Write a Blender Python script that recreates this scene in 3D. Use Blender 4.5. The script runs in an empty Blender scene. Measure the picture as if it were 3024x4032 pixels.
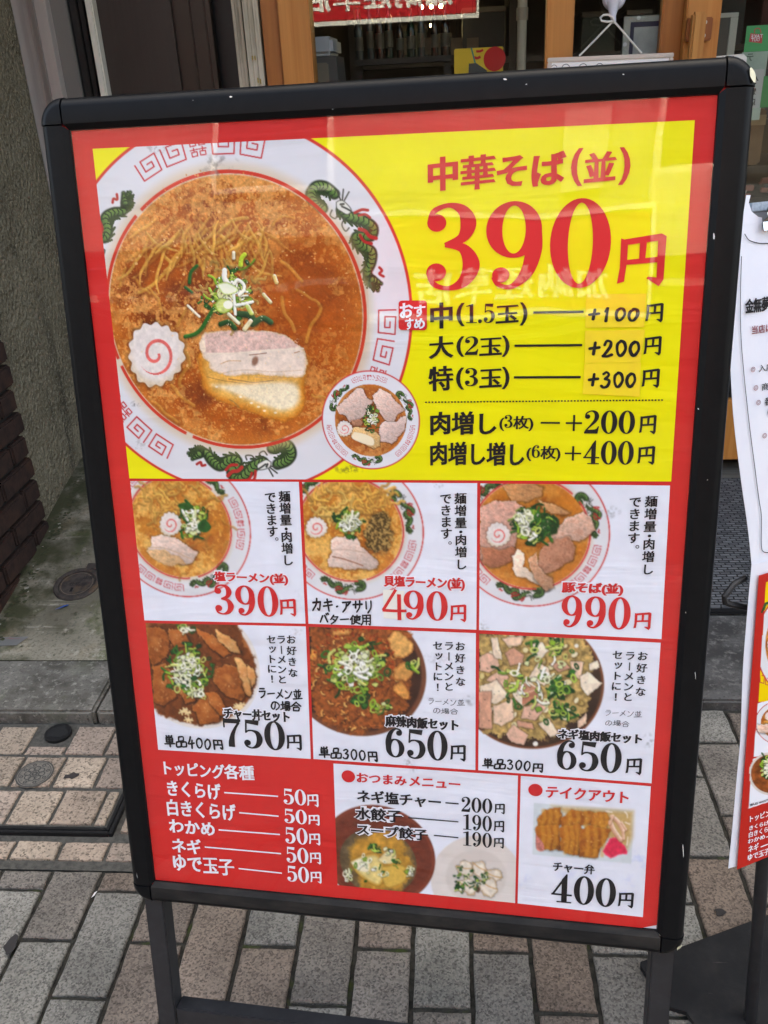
import bpy, bmesh, math, random
import numpy as np
from mathutils import Vector, Matrix

# ------------------------------------------------------------------ camera, world, sun, exposure
SC = bpy.context.scene
COL = SC.collection
RW = np.array([[0.9969484182609921, -0.01303499507320098, -0.07696713734021628],
               [0.06306902178580936, -0.446518603341848, 0.8925488420028489],
               [-0.04600162842647194, -0.8946793983171217, -0.444333910937513]])
FPX = 3400.0                       # focal length of the photograph in its own pixels (3024 x 4032)
EYE = np.array([0.0, 0.0, 1.36])
cam = bpy.data.cameras.new('camera'); camo = bpy.data.objects.new('camera', cam); COL.objects.link(camo)
m3 = Matrix([[RW[i][0], -RW[i][1], -RW[i][2]] for i in range(3)]).to_4x4()
m3.translation = Vector(EYE); camo.matrix_world = m3
cam.sensor_fit = 'HORIZONTAL'; cam.sensor_width = 36.0; cam.lens = 36.0 * FPX / 3024.0
cam.clip_start = 0.02; cam.clip_end = 400.0
SC.camera = camo
SUN_EL, SUN_AZ = math.radians(50), math.radians(12)      # behind the shop, so the front lies in open shade
world = bpy.data.worlds.new('World'); SC.world = world; world.use_nodes = True
wn = world.node_tree
bg = wn.nodes['Background']; sky = wn.nodes.new('ShaderNodeTexSky')
sky.sky_type = 'NISHITA'; sky.sun_disc = False; sky.sun_elevation = SUN_EL; sky.sun_rotation = SUN_AZ
sky.air_density = 0.6; sky.dust_density = 7.0; sky.ozone_density = 0.6
wn.links.new(sky.outputs[0], bg.inputs[0]); bg.inputs[1].default_value = 0.15
sl = bpy.data.lights.new('sun', 'SUN'); slo = bpy.data.objects.new('sun', sl); COL.objects.link(slo)
sl.energy = 2.0; sl.angle = math.radians(0.6); sl.color = (1.0, 0.95, 0.88)
sd = Vector((math.sin(SUN_AZ) * math.cos(SUN_EL), math.cos(SUN_AZ) * math.cos(SUN_EL), math.sin(SUN_EL)))
slo.rotation_euler = sd.to_track_quat('Z', 'Y').to_euler(); slo.location = (0, 0, 12)
SC.view_settings.view_transform = 'Standard'; SC.view_settings.look = 'None'
SC.view_settings.gamma = 1.0; SC.view_settings.use_curve_mapping = False
SC.view_settings.exposure = 3.26
SC.view_settings.use_white_balance = True; SC.view_settings.white_balance_temperature = 7500; SC.view_settings.white_balance_tint = 2
SC.cycles.max_bounces = 8; SC.cycles.transparent_max_bounces = 12
SC.cycles.use_denoising = True
SC.cycles.caustics_reflective = False; SC.cycles.caustics_refractive = False

# ------------------------------------------------------------------ small helpers
def ray(px, py):
    return RW @ np.array([(px - 1512) / FPX, (py - 2016) / FPX, 1.0])
def ground(px, py, z=0.0):
    r = ray(px, py); return EYE + r * ((z - EYE[2]) / r[2])
def onY(px, py, Y):
    r = ray(px, py); return EYE + r * (Y / r[1])
def FX(px, Y, py=0): return float(onY(px, py, Y)[0])
class Plane:
    def __init__(s, o, eu, ev):
        s.o = np.array(o, float); s.eu = np.array(eu, float); s.ev = np.array(ev, float)
        s.n = np.cross(s.ev, s.eu); s.n /= np.linalg.norm(s.n)      # towards the street
    def hit(s, px, py, w=0.0):
        r = ray(px, py); o = s.o + s.n * w
        t = (s.n @ (o - EYE)) / (s.n @ r); p = EYE + r * t - s.o
        return float(p @ s.eu), float(p @ s.ev)
    def at(s, u, v, w=0.0): return s.o + s.eu * u + s.ev * v + s.n * w
    def px(s, U, V):                                                # where points of the plane stand in the photograph
        P = s.o[:, None] + s.eu[:, None] * U.ravel() + s.ev[:, None] * V.ravel() - EYE[:, None]
        c = RW.T @ P
        return (1512 + FPX * c[0] / c[2]).reshape(U.shape), (2016 + FPX * c[1] / c[2]).reshape(U.shape)

def lin(c):
    c = np.asarray(c, float) / 255.0
    return np.where(c <= 0.04045, c / 12.92, ((c + 0.055) / 1.055) ** 2.4)
def rgba(c): return tuple(lin(c)) + (1.0,)

MATS = {}
def mat(name, color=None, rough=0.5, metal=0.0, spec=0.5, noise=None, bump=None, emit=None, coat=0.0):
    """Principled material; noise = (scale, other colour, sharpness), bump = (scale, strength, distance)."""
    if name in MATS: return MATS[name]
    m = bpy.data.materials.new(name); m.use_nodes = True; nt = m.node_tree; N = nt.nodes; L = nt.links
    b = N['Principled BSDF']; b.inputs['Base Color'].default_value = rgba(color)
    b.inputs['Roughness'].default_value = rough; b.inputs['Metallic'].default_value = metal
    b.inputs['Specular IOR Level'].default_value = spec; b.inputs['Coat Weight'].default_value = coat
    tc = N.new('ShaderNodeTexCoord')
    if noise:
        items = noise if isinstance(noise, list) else [noise]
        prev = None
        for (sc, c2, lo, hi) in items:
            t = N.new('ShaderNodeTexNoise'); t.inputs['Detail'].default_value = 6; t.inputs['Roughness'].default_value = 0.6
            if isinstance(sc, tuple):
                mp = N.new('ShaderNodeMapping'); mp.inputs['Scale'].default_value = sc; L.new(tc.outputs['Object'], mp.inputs[0]); L.new(mp.outputs[0], t.inputs['Vector']); t.inputs['Scale'].default_value = 1
            else:
                t.inputs['Scale'].default_value = sc; L.new(tc.outputs['Object'], t.inputs['Vector'])
            mr = N.new('ShaderNodeMapRange'); mr.inputs[1].default_value = lo; mr.inputs[2].default_value = hi; L.new(t.outputs[0], mr.inputs[0])
            mx = N.new('ShaderNodeMix'); mx.data_type = 'RGBA'; L.new(mr.outputs[0], mx.inputs[0])
            if prev is None: mx.inputs[6].default_value = rgba(color)
            else: L.new(prev, mx.inputs[6])
            mx.inputs[7].default_value = rgba(c2); prev = mx.outputs[2]
        L.new(prev, b.inputs['Base Color'])
    if bump:
        t = N.new('ShaderNodeTexNoise'); t.inputs['Scale'].default_value = bump[0]; t.inputs['Detail'].default_value = 5; L.new(tc.outputs['Object'], t.inputs['Vector'])
        bp = N.new('ShaderNodeBump'); bp.inputs['Strength'].default_value = bump[1]; bp.inputs['Distance'].default_value = bump[2]
        L.new(t.outputs[0], bp.inputs['Height']); L.new(bp.outputs[0], b.inputs['Normal'])
    if emit:
        b.inputs['Emission Color'].default_value = rgba(color); b.inputs['Emission Strength'].default_value = emit
    MATS[name] = m; return m
def clear_mat(name, ior, tint=(1, 1, 1), rough=0.0, boost=1.0):
    """A thin clear sheet: see-through with a Fresnel reflection."""
    if name in MATS: return MATS[name]
    m = bpy.data.materials.new(name); m.use_nodes = True; nt = m.node_tree; N = nt.nodes; L = nt.links
    N.remove(N['Principled BSDF']); out = N['Material Output']
    tr = N.new('ShaderNodeBsdfTransparent'); tr.inputs[0].default_value = (*tint, 1)
    gl = N.new('ShaderNodeBsdfGlossy'); gl.inputs['Roughness'].default_value = rough
    fr = N.new('ShaderNodeFresnel'); ge = N.new('ShaderNodeNewGeometry'); io = N.new('ShaderNodeMapRange')   # same reflection from both sides of the sheet
    io.inputs[3].default_value = ior; io.inputs[4].default_value = 1 / ior; L.new(ge.outputs['Backfacing'], io.inputs[0]); L.new(io.outputs[0], fr.inputs[0])
    mu = N.new('ShaderNodeMath'); mu.operation = 'MULTIPLY'; mu.use_clamp = True; mu.inputs[1].default_value = boost
    mx = N.new('ShaderNodeMixShader'); L.new(fr.outputs[0], mu.inputs[0]); L.new(mu.outputs[0], mx.inputs[0])
    L.new(tr.outputs[0], mx.inputs[1]); L.new(gl.outputs[0], mx.inputs[2]); L.new(mx.outputs[0], out.inputs[0])
    MATS[name] = m; return m
def print_mat(name, rough=0.45):
    if name in MATS: return MATS[name]
    m = bpy.data.materials.new(name); m.use_nodes = True; N = m.node_tree.nodes; L = m.node_tree.links
    a = N.new('ShaderNodeVertexColor'); a.layer_name = 'print'
    b = N['Principled BSDF']; b.inputs['Roughness'].default_value = rough; b.inputs['Specular IOR Level'].default_value = 0.2
    L.new(a.outputs[0], b.inputs['Base Color']); MATS[name] = m; return m

def tag(o, label=None, cat=None, group=None, kind=None):
    for k, v in (('label', label), ('category', cat), ('group', group), ('kind', kind)):
        if v: o[k] = v
    return o
def thing(name, label, cat, loc=(0, 0, 0), group=None):
    o = bpy.data.objects.new(name, None); COL.objects.link(o); o.location = loc; o.empty_display_size = 0.05
    return tag(o, label, cat, group)
def origin_of(p):
    v = Vector((0, 0, 0))
    while p is not None: v = v + p.location; p = p.parent
    return v
class MB:
    """Collects shapes in world coordinates and links them as ONE mesh object."""
    def __init__(s): s.v = []; s.f = []; s.mi = []
    def add(s, verts, faces, mi=0):
        k = len(s.v); s.v += [tuple(map(float, p)) for p in verts]; s.f += [tuple(i + k for i in f) for f in faces]; s.mi += [mi] * len(faces); return s
    def box(s, a, b, bev=0.0, mi=0, M=None, seg=2):
        bm = bmesh.new(); bmesh.ops.create_cube(bm, size=1)
        for v in bm.verts: v.co = Vector([a[i] + (v.co[i] + .5) * (b[i] - a[i]) for i in range(3)])
        if bev: bmesh.ops.bevel(bm, geom=bm.edges[:], offset=bev, segments=seg, affect='EDGES')
        if M is not None:
            for v in bm.verts: v.co = M @ v.co
        bm.verts.index_update()
        s.add([v.co for v in bm.verts], [[v.index for v in f.verts] for f in bm.faces], mi); bm.free(); return s
    def prism(s, pts, z0, z1, mi=0):                                # closed outline in XY, standing
        n = len(pts)
        s.add([(x, y, z0) for x, y in pts] + [(x, y, z1) for x, y in pts],
              [tuple(range(n))[::-1], tuple(range(n, 2 * n))] + [(i, (i + 1) % n, (i + 1) % n + n, i + n) for i in range(n)], mi); return s
    def tube(s, pts, r, n=10, mi=0, caps=True):
        pts = [Vector(p) for p in pts]; rs = r if isinstance(r, (list, tuple)) else [r] * len(pts)
        V = []; F = []
        up = None
        for i, p in enumerate(pts):
            t = (pts[min(i + 1, len(pts) - 1)] - pts[max(i - 1, 0)]).normalized()
            if up is None: up = Vector((0, 0, 1)) if abs(t.z) < .9 else Vector((1, 0, 0))
            x = t.cross(up).normalized(); up = x.cross(t).normalized()
            for k in range(n):
                a = 2 * math.pi * k / n; V.append(p + (x * math.cos(a) + up * math.sin(a)) * rs[i])
        for i in range(len(pts) - 1):
            for k in range(n): F.append((i * n + k, i * n + (k + 1) % n, (i + 1) * n + (k + 1) % n, (i + 1) * n + k))
        if caps: F += [tuple(range(n))[::-1], tuple((len(pts) - 1) * n + k for k in range(n))]
        s.add(V, F, mi); return s
    def disc(s, c, r, z0, z1, n=40, mi=0, wob=0, seed=0):
        R = random.Random(seed); ph = [R.uniform(0, 6.28) for _ in range(3)]
        f = lambda a: r * (1 + wob * (math.sin(2 * a + ph[0]) + .6 * math.sin(3 * a + ph[1]) + .4 * math.sin(5 * a + ph[2])))
        return s.prism([(c[0] + f(2 * math.pi * k / n) * math.cos(2 * math.pi * k / n), c[1] + f(2 * math.pi * k / n) * math.sin(2 * math.pi * k / n)) for k in range(n)], z0, z1, mi)
    def build(s, name, mats, parent=None, smooth=False):
        me = bpy.data.meshes.new(name); o0 = origin_of(parent)
        me.from_pydata([(x - o0.x, y - o0.y, z - o0.z) for x, y, z in s.v], [], s.f)
        for m in (mats if isinstance(mats, (list, tuple)) else [mats]): me.materials.append(m)
        me.polygons.foreach_set('material_index', s.mi)
        if smooth:
            me.polygons.foreach_set('use_smooth', [True] * len(s.f))
            me.set_sharp_from_angle(angle=math.radians(32))
        me.update(); o = bpy.data.objects.new(name, me); COL.objects.link(o)
        if parent is not None: o.parent = parent
        return o

# ------------------------------------------------------------------ lettering
GL = {}
def serif_parts(ch):
    """Bold serif figures: list of ('s', [(x, y, width)...]) brush strokes, ('o', outer, inner) rings, ('p', outline), ('d', x, y, r)."""
    D = {
     '0': (.66, [('o', (.33, .485, .305, .505), (.33, .485, .125, .455))]),
     '1': (.62, [('p', [(.24, 0), (.42, 0), (.42, .98), (.36, .98), (.06, .88), (.06, .84), (.24, .86)]), ('p', [(.06, -.01), (.60, -.01), (.60, .035), (.06, .035)])]),
     '2': (.64, [('d', .155, .725, .1), ('s', [(.075, .72, .04), (.12, .87, .06), (.29, .965, .055), (.45, .90, .13), (.505, .73, .17), (.44, .53, .13), (.27, .32, .075), (.10, .12, .05)]),
                 ('p', [(.045, -.01), (.55, -.01), (.60, .31), (.56, .31), (.50, .2), (.42, .165), (.10, .15), (.045, .06)])]),
     '3': (.64, [('d', .155, .77, .1), ('s', [(.075, .77, .04), (.13, .905, .06), (.29, .965, .055), (.43, .90, .12), (.485, .75, .165), (.42, .59, .11), (.24, .515, .05)]),
                 ('s', [(.24, .515, .05), (.43, .47, .11), (.515, .28, .18), (.44, .09, .13), (.28, .01, .055), (.12, .06, .06), (.06, .2, .05)]), ('d', .145, .2, .105)]),
     '4': (.68, [('p', [(.33, 0), (.50, 0), (.50, 1.0), (.46, 1.0), (.33, .8)]), ('p', [(.02, .25), (.46, 1.0), (.46, .87), (.09, .25)]), ('p', [(.02, .24), (.65, .24), (.65, .3), (.02, .3)]), ('p', [(.19, -.01), (.64, -.01), (.64, .035), (.19, .035)])]),
     '5': (.64, [('p', [(.12, .98), (.53, .975), (.50, .80), (.12, .86)]), ('p', [(.12, .98), (.17, .98), (.145, .52), (.095, .52)]),
                 ('s', [(.115, .53, .04), (.19, .60, .055), (.32, .61, .06), (.465, .53, .14), (.52, .32, .18), (.45, .11, .14), (.29, .01, .055), (.13, .06, .06), (.065, .19, .05)]), ('d', .15, .185, .1)]),
     '6': (.66, [('o', (.345, .305, .285, .32), (.345, .305, .12, .27)), ('s', [(.135, .32, .15), (.14, .55, .165), (.21, .8, .13), (.36, .955, .06), (.50, .93, .05), (.555, .84, .04)]), ('d', .475, .82, .09)]),
     '9': (.66, [('o', (.315, .665, .285, .32), (.315, .665, .12, .27)), ('s', [(.525, .65, .15), (.52, .42, .165), (.45, .17, .13), (.30, .015, .06), (.16, .04, .05), (.105, .13, .04)]), ('d', .185, .15, .09)]),
     '7': (.62, [('p', [(.07, .975), (.60, .975), (.60, .9), (.52, .82), (.07, .82)]), ('p', [(.07, .975), (.12, .975), (.12, .66), (.07, .66)]),
                 ('s', [(.545, .86, .07), (.43, .66, .085), (.335, .42, .13), (.295, .18, .18), (.29, -.005, .19)])]),
     '+': (.62, [('p', [(.05, .43), (.57, .43), (.57, .495), (.05, .495)]), ('p', [(.28, .18), (.345, .18), (.345, .75), (.28, .75)])]),
     '.': (.28, [('d', .14, .08, .1)]),
     '円': (.98, [('p', [(.10, .90), (.23, .85), (.23, .45), (.19, .02), (.06, -.02), (.10, .3)]), ('p', [(.15, .875), (.17, .76), (.86, .84), (.93, .92), (.84, .975)]),
                 ('p', [(.78, .86), (.93, .92), (.92, .05), (.84, -.09), (.60, .08), (.64, .11), (.79, .09)]), ('p', [(.45, .86), (.58, .86), (.56, .43), (.45, .43)]), ('p', [(.2, .46), (.21, .36), (.80, .40), (.80, .51)])]),
    }
    return D.get(ch)
def smooth_path(pts, n=8):
    P = np.array(pts, float); out = []
    for i in range(len(P) - 1):
        p0, p1, p2, p3 = P[max(i - 1, 0)], P[i], P[i + 1], P[min(i + 2, len(P) - 1)]
        for t in np.linspace(0, 1, n, endpoint=False):
            out.append(.5 * (2 * p1 + (p2 - p0) * t + (2 * p0 - 5 * p1 + 4 * p2 - p3) * t * t + (3 * p1 - p0 - 3 * p2 + p3) * t ** 3))
    out.append(P[-1]); return np.array(out)
def ribbon(pts):
    P = smooth_path(pts) if len(pts) > 2 else np.array(pts, float)
    t = np.gradient(P[:, :2], axis=0); t /= np.linalg.norm(t, axis=1)[:, None] + 1e-9
    n = np.stack([-t[:, 1], t[:, 0]], 1) * P[:, 2:3] / 2
    V = np.concatenate([P[:, :2] + n, P[:, :2] - n]); k = len(P)
    return V, [(i, i + k, i + k + 1, i + 1) for i in range(k - 1)]
def glyph(ch, serif):
    """(verts 2-D, faces, advance, layer per vertex, outward offsets) in em units."""
    key = (ch, serif)
    if key in GL: return GL[key]
    sp = serif_parts(ch) if serif else None
    if sp:
        V = []; F = []; Ly = []; O = []
        for li, p in enumerate(sp[1]):
            k = len(V)
            if p[0] == 's': v, f = ribbon(p[1])
            elif p[0] == 'd':
                a = np.linspace(0, 2 * np.pi, 24, endpoint=False); v = np.stack([p[1] + p[3] * np.cos(a), p[2] + p[3] * np.sin(a)], 1); f = [tuple(range(24))]
            elif p[0] == 'o':
                a = np.linspace(0, 2 * np.pi, 48, endpoint=False)
                q = [np.stack([e[0] + e[2] * np.cos(a), e[1] + e[3] * np.sin(a)], 1) for e in p[1:]]
                v = np.concatenate(q); f = [(i, (i + 1) % 48, 48 + (i + 1) % 48, 48 + i) for i in range(48)]
            else:
                v = np.array(p[1], float); f = [tuple(range(len(v)))]
            c = v.mean(0); o = v - c; o = o / (np.linalg.norm(o, axis=1)[:, None] + 1e-9)
            V += [tuple(x) for x in v]; F += [tuple(i + k for i in g) for g in f]; Ly += [li] * len(v); O += [tuple(x) for x in o]
        r = (np.array(V), F, sp[0], np.array(Ly), np.array(O) * .0)
        GL[key] = r; return r
    c = bpy.data.curves.new('g', 'FONT'); c.body = ch; c.resolution_u = 3
    o = bpy.data.objects.new('g', c); COL.objects.link(o); dg = bpy.context.evaluated_depsgraph_get()
    me = o.evaluated_get(dg).to_mesh()
    V = np.array([v.co[:2] for v in me.vertices]).reshape(-1, 2); F = [tuple(p.vertices) for p in me.polygons]
    o.evaluated_get(dg).to_mesh_clear()
    c.body = ch + ch; dg.update(); me = o.evaluated_get(dg).to_mesh()
    V2 = np.array([v.co[:2] for v in me.vertices]).reshape(-1, 2); o.evaluated_get(dg).to_mesh_clear()
    adv = float(V2[:, 0].max() - V[:, 0].max()) if len(V) else .3
    bpy.data.objects.remove(o); bpy.data.curves.remove(c)
    # merge doubles, orient, outward offsets on the outline
    if len(V):
        keys = {}; remap = []; NV = []
        for p in V:
            kk = (round(p[0], 5), round(p[1], 5))
            if kk not in keys: keys[kk] = len(NV); NV.append(p)
            remap.append(keys[kk])
        V = np.array(NV); F2 = []
        for f in F:
            f = [remap[i] for i in f]
            if len(set(f)) < 3: continue
            a = V[f]; ar = sum(a[i][0] * a[(i + 1) % len(f)][1] - a[(i + 1) % len(f)][0] * a[i][1] for i in range(len(f)))
            F2.append(tuple(f if ar > 0 else f[::-1]))
        F = F2; ed = {}
        for f in F:
            for i in range(len(f)): ed[(f[i], f[(i + 1) % len(f)])] = 1
        O = np.zeros_like(V); cnt = np.zeros(len(V))
        acc = {}
        for (a, b) in ed:
            if (b, a) in ed: continue
            t = V[b] - V[a]; n = np.array([t[1], -t[0]]) / (np.linalg.norm(t) + 1e-9)
            acc.setdefault(a, []).append(n); acc.setdefault(b, []).append(n)
        for i, ns in acc.items():
            n = sum(ns); l = np.linalg.norm(n)
            if l < 1e-6: continue
            n = n / l; O[i] = n / max(.45, float(n @ ns[0]))
    else: O = np.zeros((0, 2))
    r = (V, F, adv, np.zeros(len(V), int), O); GL[key] = r; return r

HAND = {'単': [[(.25, .95), (.33, .82)], [(.5, .97), (.5, .84)], [(.78, .97), (.65, .82)], [(.22, .78), (.22, .42)], [(.22, .78), (.78, .78), (.78, .42)], [(.22, .42), (.78, .42)], [(.22, .6), (.78, .6)], [(.5, .78), (.5, 0)], [(.02, .24), (.98, .26)]],
 '品': [[(.3, .95), (.3, .58), (.7, .58)], [(.3, .95), (.7, .95), (.7, .58)], [(.05, .45), (.05, .02), (.45, .02)], [(.05, .45), (.45, .45), (.45, .02)], [(.55, .45), (.55, .02), (.97, .02)], [(.55, .45), (.97, .45), (.97, .02)]],
 '円': [[(.12, .85), (.12, 0)], [(.12, .85), (.88, .85)], [(.88, .85), (.88, .02), (.72, .1)], [(.5, .85), (.5, .42)], [(.12, .42), (.88, .42)]],
 'カ': [[(.08, .68), (.85, .70)], [(.85, .7), (.78, .05), (.60, .14)], [(.45, .98), (.42, .5), (.08, .02)]], 'キ': [[(.15, .7), (.85, .76)], [(.04, .42), (.96, .48)], [(.42, .98), (.60, .0)]], '・': [[(.42, .45), (.56, .47)]],
 'ア': [[(.08, .85), (.9, .88)], [(.9, .88), (.6, .55)], [(.48, .7), (.42, .35), (.12, .02)]], 'サ': [[(.05, .65), (.95, .68)], [(.3, .92), (.3, .38)], [(.72, .95), (.7, .4), (.4, .02)]], 'リ': [[(.25, .9), (.25, .35)], [(.75, .95), (.72, .4), (.38, .0)]],
 'バ': [[(.35, .75), (.08, .1)], [(.58, .78), (.90, .1)], [(.72, 1.0), (.8, .86)], [(.9, 1.02), (.97, .9)]], 'タ': [[(.42, .98), (.1, .5)], [(.38, .8), (.88, .8)], [(.88, .8), (.6, .3), (.2, .0)], [(.35, .55), (.62, .38)]], 'ー': [[(.05, .46), (.95, .52)]],
 '使': [[(.28, .98), (.03, .5)], [(.2, .7), (.2, 0)], [(.35, .85), (.98, .85)], [(.42, .7), (.42, .45)], [(.42, .7), (.92, .7), (.92, .45)], [(.42, .45), (.92, .45)], [(.67, .98), (.64, .4), (.35, .02)], [(.42, .3), (1.0, .0)]],
 '用': [[(.15, .95), (.15, .3), (.02, .02)], [(.15, .95), (.88, .95)], [(.88, .95), (.88, .02), (.76, .08)], [(.15, .65), (.88, .65)], [(.15, .35), (.88, .35)], [(.5, .95), (.5, .02)]],
 'ラ': [[(.2, .92), (.8, .92)], [(.1, .65), (.88, .66)], [(.88, .66), (.65, .25), (.25, .0)]], 'メ': [[(.78, .95), (.5, .45), (.06, .05)], [(.3, .65), (.88, .2)]], 'ン': [[(.12, .85), (.34, .68)], [(.12, .05), (.55, .2), (.94, .78)]],
 '並': [[(.3, .98), (.38, .85)], [(.72, .98), (.62, .85)], [(.1, .78), (.9, .8)], [(.4, .78), (.4, .08)], [(.62, .78), (.62, .08)], [(.15, .55), (.25, .25)], [(.85, .58), (.75, .28)], [(-.02, .04), (1.05, .08)]],
 'の': [[(.55, .85), (.44, .3), (.2, .12), (.06, .42), (.28, .85), (.65, .9), (.94, .6), (.86, .25), (.58, .02)]],
 '場': [[(.05, .62), (.38, .66)], [(.22, .95), (.22, .2)], [(.0, .1), (.4, .28)], [(.5, .95), (.5, .6)], [(.5, .95), (.88, .95), (.88, .6)], [(.5, .6), (.88, .6)], [(.5, .78), (.88, .78)], [(.42, .48), (1.0, .48)], [(.55, .48), (.42, .25)], [(.52, .34), (.94, .34), (.86, .02), (.74, .08)], [(.68, .34), (.48, .04)], [(.82, .34), (.62, .02)]],
 '合': [[(.5, .98), (.03, .55)], [(.5, .98), (.97, .55)], [(.3, .58), (.7, .58)], [(.22, .4), (.22, .02)], [(.22, .4), (.78, .4), (.78, .02)], [(.22, .02), (.78, .02)]],
 '0': [[(.5, .92), (.18, .75), (.1, .4), (.3, .04), (.62, .04), (.9, .4), (.8, .8), (.5, .92), (.4, .9)]], '1': [[(.30, .70), (.5, .98), (.48, .5), (.46, .0)]], '2': [[(.15, .72), (.35, .96), (.72, .88), (.72, .6), (.4, .25), (.12, .03)], [(.12, .03), (.5, .0), (.95, .08)]],
 '3': [[(.18, .88), (.5, .98), (.75, .8), (.42, .55)], [(.42, .55), (.85, .4), (.7, .06), (.35, .0), (.12, .12)]], '4': [[(.5, .98), (.3, .6), (.08, .36), (.5, .36), (.95, .42)], [(.68, .66), (.62, .3), (.6, -.04)]], '+': [[(.05, .5), (.95, .52)], [(.5, .88), (.48, .1)]]}
class Letters:
    """One piece of printed writing on a plane: a mesh of its own."""
    def __init__(s, plane, w): s.pl = plane; s.w = w; s.mb = MB(); s.k = 0
    def _put(s, V2, F, Ly, tf):
        P = [s.pl.at(*tf(x, y), s.w + (s.k % 4) * 4e-5 + ly * 1.2e-5) for (x, y), ly in zip(V2, Ly)]
        s.mb.add(P, F); s.k += 1
    def _style(s, g, bx, by, slope, rot=0.0, jit=0.0, rnd=None):
        V = g[0].copy()
        if len(V) == 0: return V
        V = V + g[4] * np.array([bx, by])
        cx = (g[0][:, 0].min() + g[0][:, 0].max()) / 2
        V[:, 1] += slope * (V[:, 0] - cx)
        if rot or jit:
            c = V.mean(0); a = rot; V = (V - c) @ np.array([[math.cos(a), math.sin(a)], [-math.sin(a), math.cos(a)]]) + c
        return V
    def line(s, body, Z, lb, rt, style='brush', bold=1.0, squeeze=0.0, seed=0):
        serif = style in ('brush', 'serif'); R = random.Random(seed + len(body))
        bx, by, sl = {'brush': (.038, .021, .06), 'serif': (.03, .015, 0), 'hand': (.004, .004, .05), 'plain': (.012, .012, 0), 'block': (.05, .035, 0)}[style]
        x = 0; items = []
        for ch in body:
            g = glyph(ch, serif)
            is_serif = serif and serif_parts(ch) is not None
            k = .93 if (is_serif and ch != '円') else (.86 if is_serif else 1.0)
            V = s._style(g, bx * bold, by * bold, 0 if (is_serif or ch in 'ー一()—') else sl, R.uniform(-.09, .09) if style == 'hand' else 0, 1 if style == 'hand' else 0)
            V = V * k
            if style == 'hand': V = V * R.uniform(.9, 1.06) + np.array([0, R.uniform(-.05, .05)])
            items.append((V + np.array([x, 0]), g[1], g[3])); x += g[2] * k * (1 - squeeze)
        A = np.concatenate([i[0] for i in items if len(i[0])]); x0, y0 = A.min(0); x1, y1 = A.max(0)
        u0, v0 = s.pl.hit(Z[0] + lb[0] * Z[2], Z[1] + lb[1] * Z[2]); u1, v1 = s.pl.hit(Z[0] + rt[0] * Z[2], Z[1] + rt[1] * Z[2])
        tf = lambda a, b: (u0 + (a - x0) / (x1 - x0) * (u1 - u0), v0 + (b - y0) / (y1 - y0) * (v1 - v0))
        for V, F, Ly in items:
            if len(V): s._put(V, F, Ly, tf)
        return s
    def hand(s, body, Z, lb, rt, wd=.1, seed=0):
        """Marker handwriting: single strokes of nearly constant width."""
        R = random.Random(seed * 7 + len(body)); x = 0; its = []
        for ch in body:
            cw = .62 if ch in '0123456789+' else .92 if ch in 'ーのラメンカキアサリバタ' else (.6 if ch == '・' else 1.0); dy = R.uniform(-.05, .05); k = R.uniform(.92, 1.05); sl = R.uniform(-.06, .08)
            for st in HAND[ch]:
                wq = wd * (1.6 if wd > .08 else 1.35); P = [(x + (a * cw + sl * (b - .5)) + R.uniform(-.015, .015), (b * k + dy) + .06 * (a - .5) + R.uniform(-.015, .015), wq * R.uniform(.82, 1.15)) for a, b in st]
                its.append(ribbon(P))
                for e in (P[0], P[-1]):
                    aa = np.linspace(0, 2 * np.pi, 9)[:-1]; its.append((np.stack([e[0] + e[2] * .5 * np.cos(aa), e[1] + e[2] * .5 * np.sin(aa)], 1), [tuple(range(8))]))
            x += cw + (.16 if ch in '0123456789+' else .12)
        A = np.concatenate([i[0] for i in its]); x0, y0 = A.min(0); x1, y1 = A.max(0)
        u0, v0 = s.pl.hit(Z[0] + lb[0] * Z[2], Z[1] + lb[1] * Z[2]); u1, v1 = s.pl.hit(Z[0] + rt[0] * Z[2], Z[1] + rt[1] * Z[2])
        for q, (V, F) in enumerate(its): s._put(V, F, [q % 5] * len(V), lambda a, b: (u0 + (a - x0) / (x1 - x0) * (u1 - u0), v0 + (b - y0) / (y1 - y0) * (v1 - v0)))
        return s
    def column(s, body, Z, c0, c1, size, style='brush', bold=1.0):
        """Vertical writing: centres of the first and the last character, size in zoom pixels."""
        bx, by, sl = (.030, .016, .06) if style == 'brush' else (.012, .012, 0)
        n = len(body); cum = [0.0]
        for i in range(1, n): cum.append(cum[-1] + (.70 if '・' in body[i - 1:i + 1] else 1.0))
        for i, ch in enumerate(body):
            t = cum[i] / max(.1, cum[-1]); px = Z[0] + (c0[0] + (c1[0] - c0[0]) * t) * Z[2]; py = Z[1] + (c0[1] + (c1[1] - c0[1]) * t) * Z[2]
            u, v = s.pl.hit(px, py); u2, _ = s.pl.hit(px + size * Z[2], py); k = abs(u2 - u) * 1.08
            g = glyph(ch, False); V = s._style(g, bx * bold, by * bold, 0 if ch in 'ー' else sl)
            c = (g[0].min(0) + g[0].max(0)) / 2 if ch in 'ー・！!' else np.array([g[2] / 2, .33])
            V = V - c
            if ch == 'ー': V = np.stack([V[:, 1] * .9, -V[:, 0]], 1)
            if ch in 'ッャ': V = V + np.array([.1, .1])
            if ch == '。': V = V + np.array([.55, .45])
            s._put(V * k, g[1], g[3], lambda a, b: (u + a, v - b))
        return s
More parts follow.
